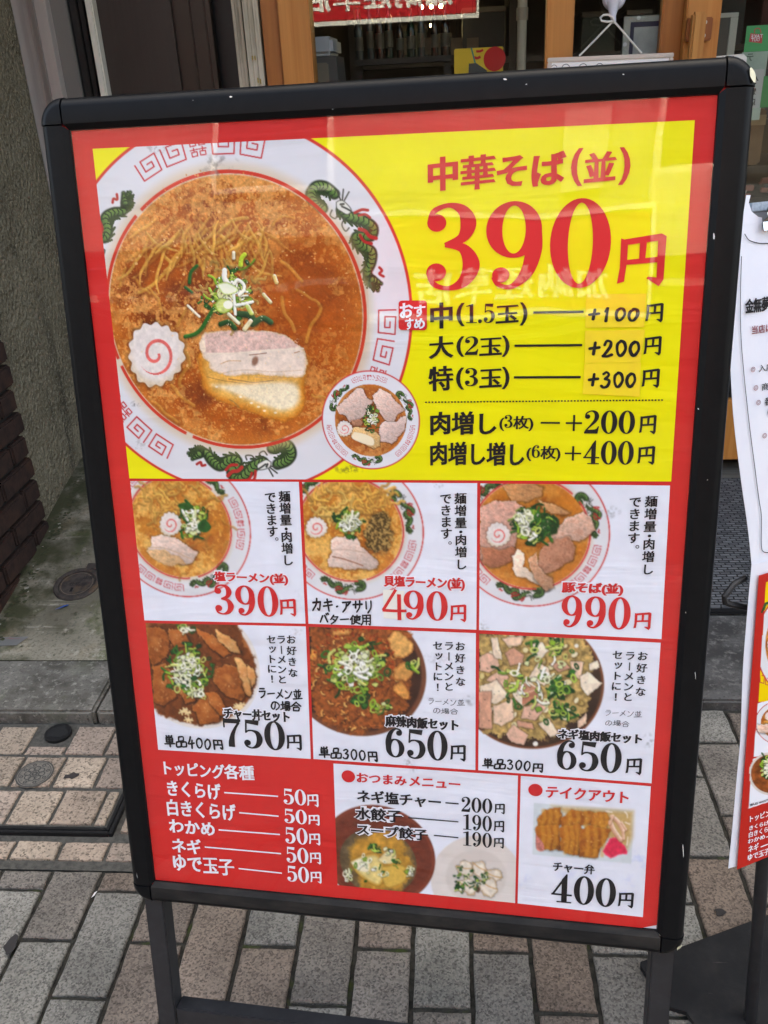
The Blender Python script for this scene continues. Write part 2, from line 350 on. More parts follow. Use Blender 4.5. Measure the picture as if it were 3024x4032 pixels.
    def bar(s, Z, a, b, th):
        u0, v0 = s.pl.hit(Z[0] + a[0] * Z[2], Z[1] + a[1] * Z[2]); u1, v1 = s.pl.hit(Z[0] + b[0] * Z[2], Z[1] + b[1] * Z[2])
        h = s.pl.hit(Z[0] + a[0] * Z[2], Z[1] + (a[1] + th) * Z[2])[1] - v0
        vm = (v0 + v1) / 2
        s._put(np.array([(u0, vm - h / 2), (u1, vm - h / 2), (u1, vm + h / 2), (u0, vm + h / 2)]), [(0, 1, 2, 3)], [0] * 4, lambda a, b: (a, b)); return s
    def path(s, Z, pts, w):
        Q = []
        for p in pts:
            u, v = s.pl.hit(Z[0] + p[0] * Z[2], Z[1] + p[1] * Z[2]); u2, _ = s.pl.hit(Z[0] + (p[0] + (p[2] if len(p) > 2 else w)) * Z[2], Z[1] + p[1] * Z[2])
            Q.append((u, v, abs(u2 - u)))
        V, F = ribbon(Q); s._put(V, F, [0] * len(V), lambda a, b: (a, b)); return s
    def spot(s, Z, c, r, n=36):
        u, v = s.pl.hit(Z[0] + c[0] * Z[2], Z[1] + c[1] * Z[2]); k = abs(s.pl.hit(Z[0] + (c[0] + r) * Z[2], Z[1] + c[1] * Z[2])[0] - u)
        a = np.linspace(0, 2 * np.pi, n, endpoint=False)
        s._put(np.stack([u + k * np.cos(a), v + k * np.sin(a)], 1), [tuple(range(n))], [0] * n, lambda a, b: (a, b)); return s
    def poly(s, Z, pts):
        P = [s.pl.hit(Z[0] + p[0] * Z[2], Z[1] + p[1] * Z[2]) for p in pts]
        s._put(np.array(P), [tuple(range(len(P)))], [0] * len(P), lambda a, b: (a, b)); return s
    def ring(s, Z, c, r, w):
        u, v = s.pl.hit(Z[0] + c[0] * Z[2], Z[1] + c[1] * Z[2]); k = abs(s.pl.hit(Z[0] + (c[0] + r) * Z[2], Z[1] + c[1] * Z[2])[0] - u)
        a = np.linspace(0, 2 * np.pi, 28, endpoint=False); q = k * (1 - w)
        V = np.concatenate([np.stack([u + e * np.cos(a), v + e * np.sin(a)], 1) for e in (k, q)])
        s._put(V, [(i, (i + 1) % 28, 28 + (i + 1) % 28, 28 + i) for i in range(28)], [0] * 56, lambda a, b: (a, b)); return s
    def build(s, name, m, parent): return s.mb.build(name, m, parent)
# ------------------------------------------------------------------ printed pictures (painted into the vertices of flat print meshes)
def _hash(ix, iy, seed):
    n = (ix.astype(np.int64) * 374761393 + iy.astype(np.int64) * 668265263 + seed * 2147483647) & 0xffffffff
    n = ((n ^ (n >> 13)) * 1274126177) & 0xffffffff
    return ((n ^ (n >> 16)) & 0xffff) / 65535.0
def vnoise(x, y, seed=0):
    ix = np.floor(x); iy = np.floor(y); fx = x - ix; fy = y - iy
    fx = fx * fx * (3 - 2 * fx); fy = fy * fy * (3 - 2 * fy)
    a = _hash(ix, iy, seed); b = _hash(ix + 1, iy, seed); c = _hash(ix, iy + 1, seed); d = _hash(ix + 1, iy + 1, seed)
    return (a * (1 - fx) + b * fx) * (1 - fy) + (c * (1 - fx) + d * fx) * fy
def fbm(x, y, seed=0, oct=4):
    s = 0; a = .5; t = 0
    for i in range(oct):
        s = s + a * vnoise(x * 2 ** i + 17 * i, y * 2 ** i - 9 * i, seed + i); t += a; a *= .55
    return s / t
def sstep(a, b, x):
    t = np.clip((x - a) / (b - a + 1e-9), 0, 1); return t * t * (3 - 2 * t)
class Picture:
    """A print: a fine grid over a quad of a plane; colours in display values, one pixel size = `step` (photo pixels)."""
    def __init__(s, plane, Z, quad, step, bg=(228, 231, 240), w=0.0004):
        s.pl = plane; s.w = w
        Q = np.array([plane.hit(Z[0] + a * Z[2], Z[1] + b * Z[2]) for a, b in quad])
        wd = math.hypot(quad[1][0] - quad[0][0], quad[1][1] - quad[0][1]) * Z[2]; ht = math.hypot(quad[3][0] - quad[0][0], quad[3][1] - quad[0][1]) * Z[2]
        s.nx = int(wd / step) + 1; s.ny = int(ht / step) + 1
        a = np.linspace(0, 1, s.nx)[None, :]; b = np.linspace(0, 1, s.ny)[:, None]
        s.U = (Q[0, 0] * (1 - a) + Q[1, 0] * a) * (1 - b) + (Q[3, 0] * (1 - a) + Q[2, 0] * a) * b
        s.V = (Q[0, 1] * (1 - a) + Q[1, 1] * a) * (1 - b) + (Q[3, 1] * (1 - a) + Q[2, 1] * a) * b
        s.X, s.Y = plane.px(s.U, s.V); s.C = np.zeros((s.ny, s.nx, 3)); s.C[:] = bg
        s.setz(Z)
    def setz(s, Z):
        s.Z = Z; s.x = (s.X - Z[0]) / Z[2]; s.y = (s.Y - Z[1]) / Z[2]      # zoom coordinates
        s.xr0, s.xr1 = s.x.min(0), s.x.max(0); s.yr0, s.yr1 = s.y.min(1), s.y.max(1)
    def win(s, x0, y0, x1, y1):
        c = np.nonzero((s.xr1 >= x0) & (s.xr0 <= x1))[0]; r = np.nonzero((s.yr1 >= y0) & (s.yr0 <= y1))[0]
        if not len(c) or not len(r): return None
        return (slice(r[0], r[-1] + 1), slice(c[0], c[-1] + 1))
    def blend(s, w, m, col):
        m = m[..., None] if m.ndim == 2 else m
        s.C[w] = s.C[w] * (1 - m) + np.asarray(col, float) * m
    def stroke(s, pts, wd, col, soft=1.5, hi=None, lo=None, alpha=1.0, curve=True):
        P = smooth_path([(p[0], p[1]) for p in pts], 6) if curve and len(pts) > 2 else np.array([(p[0], p[1]) for p in pts], float)
        mw = (max(wd) if isinstance(wd, (list, tuple)) else wd) / 2 + soft
        w = s.win(P[:, 0].min() - mw, P[:, 1].min() - mw, P[:, 0].max() + mw, P[:, 1].max() + mw)
        if w is None: return
        x, y = s.x[w], s.y[w]; best = np.full(x.shape, 1e9); tw = np.zeros(x.shape); sg = np.zeros(x.shape)
        n = len(P) - 1
        for i in range(n):
            a, b = P[i], P[i + 1]; d = b - a; L2 = d @ d + 1e-9
            t = np.clip(((x - a[0]) * d[0] + (y - a[1]) * d[1]) / L2, 0, 1)
            dx, dy = x - a[0] - t * d[0], y - a[1] - t * d[1]; q = dx * dx + dy * dy; k = q < best
            best = np.where(k, q, best); tw = np.where(k, (i + t) / n, tw); sg = np.where(k, dy - .5 * dx, sg)
        dd = np.sqrt(best); W = np.interp(tw, np.linspace(0, 1, len(wd)), wd) / 2 if isinstance(wd, (list, tuple)) else wd / 2
        m = (1 - sstep(-soft / 2, soft / 2, dd - W)) * alpha; c = np.zeros(x.shape + (3,)) + np.asarray(col, float)
        r = np.clip(sg / (W + 1e-6), -1, 1)[..., None]
        if hi is not None: c = c + (np.asarray(hi, float) - c) * np.clip(-r, 0, 1) ** 1.2
        if lo is not None: c = c + (np.asarray(lo, float) - c) * np.clip(r, 0, 1) ** 1.2
        s.blend(w, m, c)
    def sdf(s, pts, pad, curve=True, wob=0.0, seed=0, wsc=12.0):
        P = smooth_path(list(pts) + [pts[0]], 5)[:-1] if curve else np.array(pts, float)
        w = s.win(P[:, 0].min() - pad, P[:, 1].min() - pad, P[:, 0].max() + pad, P[:, 1].max() + pad)
        if w is None: return None, None
        x, y = s.x[w], s.y[w]
        if wob: x = x + wob * (fbm(x / wsc, y / wsc, seed, 3) - .5); y = y + wob * (fbm(x / wsc + 50, y / wsc, seed, 3) - .5); x = x + 1.8 * wob * (fbm(x / 52, y / 52, seed + 1, 2) - .5); y = y + 1.8 * wob * (fbm(x / 52 + 9, y / 52, seed + 1, 2) - .5)
        best = np.full(x.shape, 1e9); ins = np.zeros(x.shape, bool); n = len(P)
        for i in range(n):
            a, b = P[i], P[(i + 1) % n]; d = b - a; L2 = d @ d + 1e-9
            t = np.clip(((x - a[0]) * d[0] + (y - a[1]) * d[1]) / L2, 0, 1)
            best = np.minimum(best, (x - a[0] - t * d[0]) ** 2 + (y - a[1] - t * d[1]) ** 2)
            if a[1] != b[1]: ins ^= ((a[1] > y) != (b[1] > y)) & (x < d[0] * (y - a[1]) / d[1] + a[0])
        return w, np.where(ins, -1, 1) * np.sqrt(best)
    def blob(s, pts, col, soft=2.0, alpha=1.0, edge=None, ew=8.0, tex=None, curve=True, wob=0.0, seed=0, shade=0.0):
        """Filled outline; edge = colour of its rim, tex = (scale, amount, seed), shade = dark halo round it."""
        w, d = s.sdf(pts, soft + 14 + ew, curve, wob, seed)
        if w is None: return
        if shade: s.blend(w, (1 - sstep(0, 12, d)) * shade, s.C[w] * .35)
        c = np.zeros(d.shape + (3,)) + np.asarray(col, float)
        if tex:
            t = (fbm(s.x[w] / tex[0], s.y[w] / tex[0], tex[2], 4) - .5) * 2
            c = c * (1 + tex[1] * t[..., None])
        if edge is not None: c = c + (np.asarray(edge, float) - c) * (1 - sstep(0, ew, -d))[..., None]
        s.blend(w, (1 - sstep(-soft / 2, soft / 2, d)) * alpha, c)
    def ell(s, c, rx, ry, col, soft=1.5, alpha=1.0, rot=0.0):
        R = max(rx, ry) + soft; w = s.win(c[0] - R, c[1] - R, c[0] + R, c[1] + R)
        if w is None: return
        x, y = s.x[w] - c[0], s.y[w] - c[1]; ca, sa = math.cos(rot), math.sin(rot)
        d = (np.sqrt(((x * ca + y * sa) / rx) ** 2 + ((-x * sa + y * ca) / ry) ** 2) - 1) * min(rx, ry)
        s.blend(w, (1 - sstep(-soft / 2, soft / 2, d)) * alpha, col)
    def ringe(s, c, rx, ry, th, col, soft=1.2, rot=0.0, alpha=1.0):
        R = max(rx, ry) + th + soft; w = s.win(c[0] - R, c[1] - R, c[0] + R, c[1] + R)
        if w is None: return
        x, y = s.x[w] - c[0], s.y[w] - c[1]; ca, sa = math.cos(rot), math.sin(rot)
        d = np.abs((np.sqrt(((x * ca + y * sa) / rx) ** 2 + ((-x * sa + y * ca) / ry) ** 2) - 1) * min(rx, ry)) - th / 2
        s.blend(w, (1 - sstep(-soft / 2, soft / 2, d)) * alpha, col)
    def smudge(s, c, rx, ry, seed=0, a=.35, col=(120, 118, 115), sc=14.0):
        w = s.win(c[0] - rx, c[1] - ry, c[0] + rx, c[1] + ry)
        if w is None: return
        x, y = (s.x[w] - c[0]) / rx, (s.y[w] - c[1]) / ry
        m = np.clip(1 - x * x - y * y, 0, 1) * sstep(.45, .75, fbm(s.x[w] / sc, s.y[w] / sc, seed, 5)); s.blend(w, m * a, col)
    # ---- food
    def naruto(s, c, r, seed=0, ry=None, rot=0.0):
        ry = ry or r; pad = 1.3 * max(r, ry); w = s.win(c[0] - pad, c[1] - pad, c[0] + pad, c[1] + pad)
        if w is None: return
        x, y = (s.x[w] - c[0]) / r, (s.y[w] - c[1]) / ry; a = np.arctan2(y, x) + rot; q = np.hypot(x, y)
        d = q - 1 - .05 * np.cos(15 * a) - .04 * np.sin(3 * a + 1); e = 3.0 / r
        s.blend(w, (1 - sstep(0, .16, d)) * .45, s.C[w] * .4)
        n = fbm(x * 9, y * 9, seed, 4)[..., None]; base = np.array([236, 226, 218.]) * (.9 + .16 * n)
        base = base + (np.array([205, 180, 140.]) - base) * (sstep(.72, 1.0, q) * .6 * sstep(-.6, .8, y))[..., None]
        s.blend(w, 1 - sstep(-e, e, d), base)
        th = np.mod(a, 2 * np.pi); best = np.full(x.shape, 9.)
        for k in range(3): best = np.minimum(best, np.abs(q - (.10 + .085 * (th + 2 * np.pi * k)) / 1.0 * .82))
        m = (1 - sstep(.035, .075, best)) * (q < .66) * (q > .05); s.blend(w, m * .88, (226, 88, 82))
    def negi(s, c, rx, ry, n, sz, seed, mix=(.3, .4, .3), white=1.0):
        R = random.Random(seed); kinds = [0] * int(n * mix[0]) + [1] * int(n * mix[1]) + [2] * int(n * mix[2])
        G = [[(28, 78, 30), (45, 105, 38), (20, 60, 28)], [(140, 178, 52), (172, 200, 80), (110, 150, 50), (198, 205, 110)], [(238, 236, 214), (228, 230, 190), (246, 246, 236), (214, 220, 160)]]
        for i, k in enumerate(kinds):
            a = R.uniform(0, 6.28); q = math.sqrt(R.random()) * (1.0 - .22 * k * white); x = c[0] + rx * q * math.cos(a); y = c[1] + ry * q * math.sin(a)
            col = R.choice(G[k]); z = sz * R.uniform(.7, 1.3); b = R.uniform(0, 6.28); dk = tuple(v * .45 for v in col)
            u = R.random()
            if u < .36: s.ell((x + z * .12, y + z * .15), z * .7, z * .5, (40, 45, 20), 4, .35, b); s.ringe((x, y), z * .6, z * R.uniform(.32, .5), z * .26, col, 1.5, b)
            elif u < .75:
                dx, dy = math.cos(b) * z, math.sin(b) * z; k2 = R.uniform(-.5, .5)
                P = [(x - dx, y - dy), (x - dy * k2, y + dx * k2), (x + dx, y + dy)]
                s.stroke([(p[0] + z * .12, p[1] + z * .16) for p in P], z * .5, (35, 40, 18), 4, alpha=.4); s.stroke(P, z * R.uniform(.28, .5), col, 1.5, hi=tuple(min(255, v * 1.2 + 12) for v in col), lo=tuple(v * .72 for v in col))
            else:
                P = [(x + z * R.uniform(.4, .9) * math.cos(b + j * 1.57), y + z * R.uniform(.3, .7) * math.sin(b + j * 1.57)) for j in range(4)]
                s.blob(P, col, 1.5, edge=dk, ew=z * .12, shade=.3)
    def slice(s, pts, col=(222, 190, 170), fat=(240, 226, 208), dark=(150, 95, 65), seed=0, lines=0, shade=.6, tint=None, vr=None):
        vr = vr or (.72 if sum(col) > 540 else 1.0)
        w, d = s.sdf(pts, 34, False, 16, seed)
        if w is None: return
        x, y = s.x[w], s.y[w]; cx = sum(p[0] for p in pts) / len(pts); cy = sum(p[1] for p in pts) / len(pts); sz = max(np.ptp([p[0] for p in pts]), np.ptp([p[1] for p in pts])) / 2
        s.blend(w, (1 - sstep(-4, 18, d - 4 * ((x - cx) * .5 + (y - cy) * .85) / sz)) * shade, s.C[w] * .3)
        g = ((x - cx) * .5 + (y - cy) * .85) / sz; n1 = fbm(x / 30, y / 30, seed, 4) - .5; n2 = fbm(x / 9, y / 9, seed + 2, 3) - .5; fib = fbm((x + y * .4) / 40, (y - x * .4) / 7, seed + 6, 3) - .5
        c = np.zeros(d.shape + (3,)) + np.asarray(col, float); c = c * ((1 - .16 * g) * (1 + vr * (.42 * n1 + .22 * n2 + .34 * fib)))[..., None]
        if tint is not None: m = sstep(.42, .62, fbm(x / 38, y / 38, seed + 3, 3))[..., None] * .7; c = c * (1 - m) + np.asarray(tint, float) * m
        v = np.abs(fbm(x / 26, y / 26, seed + 5, 3) - .5); m = ((1 - sstep(.0, .04, v)) * .5 * sstep(-.2, .3, n1 + .1))[..., None]; c = c * (1 - m) + np.asarray(fat, float) * m
        m = (sstep(.10, .24, n1 + n2 * .7) * .45 * vr)[..., None]; c = c * (1 - m) + np.asarray(dark, float) * m
        ew = 10 * (.4 + 1.4 * fbm(x / 16, y / 16, seed + 7, 2)); rim = 1 - sstep(0, 1, -d / ew)
        lit = (sstep(-.1, .5, -g) * rim * .85)[..., None]; c = c * (1 - lit) + np.asarray(fat, float) * lit
        drk = (sstep(-.1, .6, g) * rim * .42)[..., None]; c = c * (1 - drk) + np.asarray(dark, float) * drk
        s.blend(w, 1 - sstep(-2.5, 1.5, d), c)
    def glints(s, c, rx, ry, n, sz, seed, col=(252, 240, 214)):
        R = random.Random(seed)
        for i in range(n):
            a = R.uniform(0, 6.28); q = math.sqrt(R.random()); s.ell((c[0] + rx * q * math.cos(a), c[1] + ry * q * math.sin(a)), sz * R.uniform(.5, 1.4), sz * R.uniform(.3, .6), col, sz * .6, R.uniform(.4, .9), a)
    def photo(s, seed, amt=.14, soft=1, where=1.0):
        """Camera look of a printed photograph: grain of many sizes and a slight softness where there is food."""
        sat = (s.C.max(2) - s.C.min(2)) / (s.C.max(2) + 1); m = sstep(.08, .25, sat) * where
        n = (fbm(s.x / 22, s.y / 22, seed, 3) - .5) * 1.2 + (fbm(s.x / 7, s.y / 7, seed + 4, 2) - .5) * 1.0
        s.C = s.C * (1 + amt * (n * m))[..., None] * 1.0
        for k in range(soft):
            for ax in (0, 1):
                a = np.roll(s.C, 1, ax); b = np.roll(s.C, -1, ax)
                if ax == 0: a[0] = s.C[0]; b[-1] = s.C[-1]
                else: a[:, 0] = s.C[:, 0]; b[:, -1] = s.C[:, -1]
                s.C = .22 * a + .56 * s.C + .22 * b
    def noodles(s, c, rx, ry, n, wd, seed, col=(216, 160, 62), ln=70, amp=.5, alpha=.9):
        R = random.Random(seed)
        for i in range(n):
            a = R.uniform(0, 6.28); q = math.sqrt(R.random()); x = c[0] + rx * q * math.cos(a); y = c[1] + ry * q * math.sin(a); b = R.uniform(0, 6.28); P = []
            for j in range(6):
                P.append((x, y)); b += R.uniform(-1, 1) * amp * 1.6; x += math.cos(b) * ln / 5; y += math.sin(b) * ln / 5
            f = R.uniform(.78, 1.12); cc = tuple(v * f for v in col)
            s.stroke([(p[0] + 2, p[1] + 4) for p in P], wd * 1.3, (120, 62, 18), 6, alpha=.35)
            s.stroke(P, wd, cc, 2.5, hi=tuple(min(255, v * 1.22 + 10) for v in cc), lo=tuple(v * .7 for v in cc), alpha=alpha)
    def soup(s, c, r, base, dot, dark, seed, dots=1.0, sc=1.0):
        """c, r in plane units: soup with rafts of back fat."""
        w = (slice(None), slice(None)); x, y = (s.U - c[0]) / r, (s.V - c[1]) / r; q = np.hypot(x, y)
        m = 1 - sstep(.985, 1.0, q); n1 = fbm(x * 5, y * 5, seed, 4)
        col = np.asarray(dark, float) + (np.asarray(base, float) - np.asarray(dark, float)) * sstep(.32, .66, n1 * .8 + .2 * q)[..., None]
        col = col + (np.array([205, 120, 45.]) - col) * (sstep(.82, 1, q) * .6)[..., None]
        cl = fbm(x * 3.2 + 7, y * 3.2, seed + 3, 3)
        for (f, th, am, sd) in ((11, .66, .55, 11), (20, .64, .85, 12), (38, .62, .8, 13), (70, .62, .6, 14)):
            nn = fbm(x * f * sc, y * f * sc, seed + sd, 2) + (cl - .5) * .95
            dc = np.asarray(dot, float) * (.86 + .3 * vnoise(x * f * 1.7 * sc, y * f * 1.7 * sc, seed + sd + 40))[..., None]
            mk = sstep(th, th + .07, nn) * am * dots
            col = col * (1 - mk[..., None]) + dc * mk[..., None]
        for (f, sd) in ((40, 21), (70, 22)):                                     # oil rings
            v = np.abs(fbm(x * f * sc, y * f * sc, seed + sd, 1) - .5); mk = (1 - sstep(.0, .04, v)) * .22
            col = col * (1 - mk[..., None]) + np.array([232, 170, 95.]) * mk[..., None]
        s.C[:] = s.C * (1 - m[..., None]) + col * m[..., None]
    def bowl(s, c, R, ri, rot, seed, soup, px_per, deco=True, rim=(206, 52, 48), white=(226, 226, 228)):
        """Patterned china bowl seen from above; c, R in plane units, ri the soup's share of R."""
        x, y = (s.U - c[0]) / R, -(s.V - c[1]) / R; q = np.hypot(x, y); e = 1.2 / px_per
        s.blend((slice(None),) * 2, 1 - sstep(1 - e, 1 + e, q), rim)
        s.blend((slice(None),) * 2, 1 - sstep(.985 - e, .985 + e, q), np.asarray(white, float) * (1 - .05 * fbm(x * 3, y * 3, seed, 3)[..., None]))
        s.blend((slice(None),) * 2, (1 - sstep(0, .09, np.abs(q - ri - .01))) * .35, (205, 170, 120))
        if deco: s.deco(c, R, rot)
        a = np.arctan2(y, x)
        s.blend((slice(None),) * 2, (1 - sstep(.004 + e, .007 + e * 2, np.abs(q - ri - .012))) * (np.abs(np.mod(a * 3 / 2 + .4, np.pi) - 1.5) > .12) * .9, rim)
        s.soup(c, R * ri, *soup)
    def deco(s, c, R, rot):
        D = DRAGON; k = None
        def tr(p, rt):
            x, y = p; a = math.radians(rt); u = c[0] + R * (x * math.cos(a) - y * math.sin(a)); v = c[1] - R * (x * math.sin(a) + y * math.cos(a))
            P = s.pl.px(np.array([u]), np.array([v])); return ((P[0][0] - s.Z[0]) / s.Z[2], (P[1][0] - s.Z[1]) / s.Z[2])
        o = tr((0, 0), 0); o2 = tr((1, 0), 0); k = math.hypot(o2[0] - o[0], o2[1] - o[1])
        for j in range(3):
            rt = rot + 120 * j
            for (kind, pts, wd) in D:
                P = [tr(p, rt) for p in pts]
                if kind == 'body':
                    W = [v * k for v in wd]
                    s.stroke(P, [v * 1.0 + .012 * k for v in W], (30, 44, 26), .012 * k + .5); s.stroke(P, [v * .78 for v in W], (92, 128, 62), .01 * k + .5, hi=(130, 160, 84), lo=(52, 84, 40))
                    Q = smooth_path(P, 5)
                    for i in range(0, len(Q) - 1, 2):
                        t = i / (len(Q) - 1); h = float(np.interp(t, np.linspace(0, 1, len(W)), W)) * .36; d = Q[i + 1] - Q[i]; d = d / (np.linalg.norm(d) + 1e-6); nn = np.array([-d[1], d[0]])
                        if k > 250: s.stroke([Q[i] + nn * h, Q[i] + d * h * .5, Q[i] - nn * h], .007 * k, (34, 52, 28), 1.2)
                        e = Q[i] + nn * h * 1.45; s.stroke([e - d * .01 * k, e + nn * .014 * k + d * .012 * k], .012 * k, (46, 66, 34), 1.2)
                elif kind == 'head': s.blob(P, (222, 222, 214), .01 * k + 1, edge=(60, 62, 55), ew=.008 * k)
                elif kind == 'red': s.stroke(P, wd * k, (176, 40, 38), .006 * k + .6)
                else: s.stroke(P, max(wd * k, 1.0), (58, 60, 54), .006 * k + .6)
            for g, da in enumerate((-19.5, -9.2, 0, 9.2, 19.5)):
                rr = .865; A = 97.5 + rt + da
                def loc(a, b): return tr(((rr + b * .05) * math.cos(math.radians(A - a * 3.2)), (rr + b * .05) * math.sin(math.radians(A - a * 3.2))), 0)
                col = (196, 62, 66); wd = max(.0085 * k, 1.1)
                if g == 2:
                    for xx in (-.5, .5):
                        for yy in (-.55, .45):
                            s.stroke([loc(xx - .32, yy - .3), loc(xx + .32, yy - .3), loc(xx + .32, yy + .1), loc(xx - .32, yy + .1), loc(xx - .32, yy - .3)], wd * .8, col, wd * .5, curve=False)
                            s.stroke([loc(xx - .42, yy + .32), loc(xx + .42, yy + .32)], wd * .8, col, wd * .5); s.stroke([loc(xx, yy + .1), loc(xx, yy + .5)], wd * .8, col, wd * .5)
                else:
                    f = 1 if g in (0, 3) else 1
                    pts = [(-1.25, .9), (-1.25, -.9), (1.25, -.9), (1.25, .9), (-.55, .9), (-.55, -.25), (.6, -.25), (.6, .3), (0, .3)]
                    s.stroke([loc(a * f, b) for a, b in pts], wd, col, wd * .5, curve=False)
    def build(s, name, m, parent):
        n = s.nx * s.ny; P = s.pl.o[None] + s.U.reshape(-1, 1) * s.pl.eu + s.V.reshape(-1, 1) * s.pl.ev + s.pl.n * s.w
        o0 = np.array(origin_of(parent)); P = P - o0
        me = bpy.data.meshes.new(name); me.vertices.add(n); me.vertices.foreach_set('co', P.astype(np.float32).ravel())
        i = np.arange(n).reshape(s.ny, s.nx); q = np.stack([i[:-1, :-1], i[1:, :-1], i[1:, 1:], i[:-1, 1:]], -1).reshape(-1, 4)
        me.loops.add(q.size); me.polygons.add(len(q)); me.loops.foreach_set('vertex_index', q.ravel().astype(np.int32))
        me.polygons.foreach_set('loop_start', np.arange(0, q.size, 4, dtype=np.int32))
        me.update(calc_edges=True)
        at = me.attributes.new('print', 'FLOAT_COLOR', 'POINT'); c = np.ones((n, 4), np.float32); c[:, :3] = lin(np.clip(s.C, 2, 252)).reshape(-1, 3)
        at.data.foreach_set('color', c.ravel()); me.materials.append(m)
        o = bpy.data.objects.new(name, me); COL.objects.link(o)
        if parent is not None: o.parent = parent
        return o
# ------------------------------------------------------------------ zoom frames used when measuring the photograph: (x0, y0, scale)
ZA = (340, 500, .81977); ZB = (650, 900, .39180); ZC = (1550, 1150, .72333); ZD = (500, 1870, .434); ZE = (1180, 1870, .44605)
ZF = (1860, 1870, .50633); ZG = (560, 2430, .40989); ZH = (1200, 2430, .42194); ZI = (1860, 2470, .48222); ZJ = (600, 2970, .434)
ZK = (1290, 3000, .46413); ZL = (2020, 3020, .36166); ZM = (1220, 1420, .30139); ZN = (1512, 0, .91139); Z0 = (0, 0, 1.0); ZZ = (0, 0, 1.8228)
SIGN = Plane(np.array([-0.34933313, 0.86181429, 1.36 - 0.02650453]), [0.99526477, -0.09677997, 0.00903752], [-0.0092817, -0.18717862, -0.98228204])
PW, PH = .576, .8266
BOWL_C, BOWL_R = (.143, .171), .1768
def _n(pts): return [((SIGN.hit(ZA[0] + x * ZA[2], ZA[1] + y * ZA[2])[0] - BOWL_C[0]) / BOWL_R, -(SIGN.hit(ZA[0] + x * ZA[2], ZA[1] + y * ZA[2])[1] - BOWL_C[1]) / BOWL_R) for x, y in pts]
DRAGON = [('body', _n([(1135, 392), (1098, 372), (1082, 325), (1108, 288), (1150, 290), (1192, 322)]), (.05, .06, .06, .055, .05)),
          ('body', _n([(1225, 398), (1265, 432), (1325, 448), (1375, 482), (1365, 525), (1300, 530), (1320, 570), (1368, 600), (1368, 650), (1350, 700), (1378, 745)]), (.05, .055, .05, .05, .06, .05, .045, .035)),
          ('body', _n([(1370, 735), (1392, 760), (1400, 785)]), (.045, .03, .01)), ('body', _n([(1365, 735), (1368, 765)]), (.04, .012)), ('body', _n([(1378, 735), (1415, 752)]), (.04, .012)),
          ('head', _n([(1200, 360), (1225, 350), (1252, 368), (1275, 400), (1255, 422), (1225, 408), (1202, 390)]), 0),
          ('ink', _n([(1222, 352), (1205, 310)]), .008), ('ink', _n([(1230, 350), (1235, 300)]), .008), ('ink', _n([(1240, 352), (1262, 312)]), .008), ('ink', _n([(1228, 382), (1250, 392), (1268, 402)]), .010), ('ink', _n([(1222, 372), (1236, 370)]), .012),
          ('ink', _n([(1180, 400), (1172, 425), (1195, 440), (1205, 425)]), .008), ('ink', _n([(1240, 440), (1228, 470), (1245, 500), (1262, 485)]), .008),
          ('red', _n([(1290, 412), (1322, 398), (1352, 400)]), .016), ('red', _n([(1310, 425), (1340, 420), (1362, 435)]), .014), ('red', _n([(1312, 490), (1340, 500), (1360, 525), (1392, 535)]), .02), ('red', _n([(1315, 520), (1335, 550), (1370, 560)]), .016),
          ('red', _n([(1408, 675), (1420, 690), (1408, 705), (1428, 718)]), .014)]

# paints and papers
M_RED = mat('red_print', (212, 44, 42), .45, spec=.2, noise=[(14, (204, 36, 38), .35, .8), (6, (198, 52, 50), .62, .8)])
def wrinkle(m):
    N = m.node_tree.nodes; L = m.node_tree.links; g = N.new('ShaderNodeTexCoord'); mp = N.new('ShaderNodeMapping'); mp.inputs['Scale'].default_value = (2.2, 4, 15); mp.inputs['Rotation'].default_value = (0, .05, 0)
    t = N.new('ShaderNodeTexNoise'); t.inputs['Scale'].default_value = 1.6; t.inputs['Detail'].default_value = 3; t.inputs['Distortion'].default_value = .8; b = N.new('ShaderNodeBump'); b.inputs['Strength'].default_value = .45; b.inputs['Distance'].default_value = .006
    L.new(g.outputs['Object'], mp.inputs[0]); L.new(mp.outputs[0], t.inputs['Vector']); L.new(t.outputs[0], b.inputs['Height']); L.new(b.outputs[0], N['Principled BSDF'].inputs['Normal'])
M_BLK = mat('black_print', (26, 24, 28), .45, spec=.2)
M_INKRED = mat('red_ink_print', (208, 40, 44), .45, spec=.2)
M_WHT = mat('white_print', (236, 236, 242), .45, spec=.2)
M_PAPER = mat('white_paper', (226, 228, 235), .6, spec=.2)
M_MARK = mat('black_marker_ink', (22, 20, 24), .5, spec=.25)
M_PEN = mat('thin_pen_ink', (34, 32, 38), .5, spec=.2)
M_STICK = mat('yellow_sticker_paper', (248, 222, 46), .5, spec=.2, noise=(40, (244, 212, 52), .4, .7))
M_STICKW = mat('cream_sticker_paper', (236, 234, 222), .5, spec=.2)
M_PRINT = print_mat('food_print')
for m_w in (M_RED, M_PRINT, M_WHT): wrinkle(m_w)

sign = thing('menu_sign', 'black framed pavement sign with a red and yellow ramen menu poster', 'sign board', (0.0, 0.62, 0.0))
poster_mb = MB()
def sp(u, v, w): return SIGN.at(u, v, w)
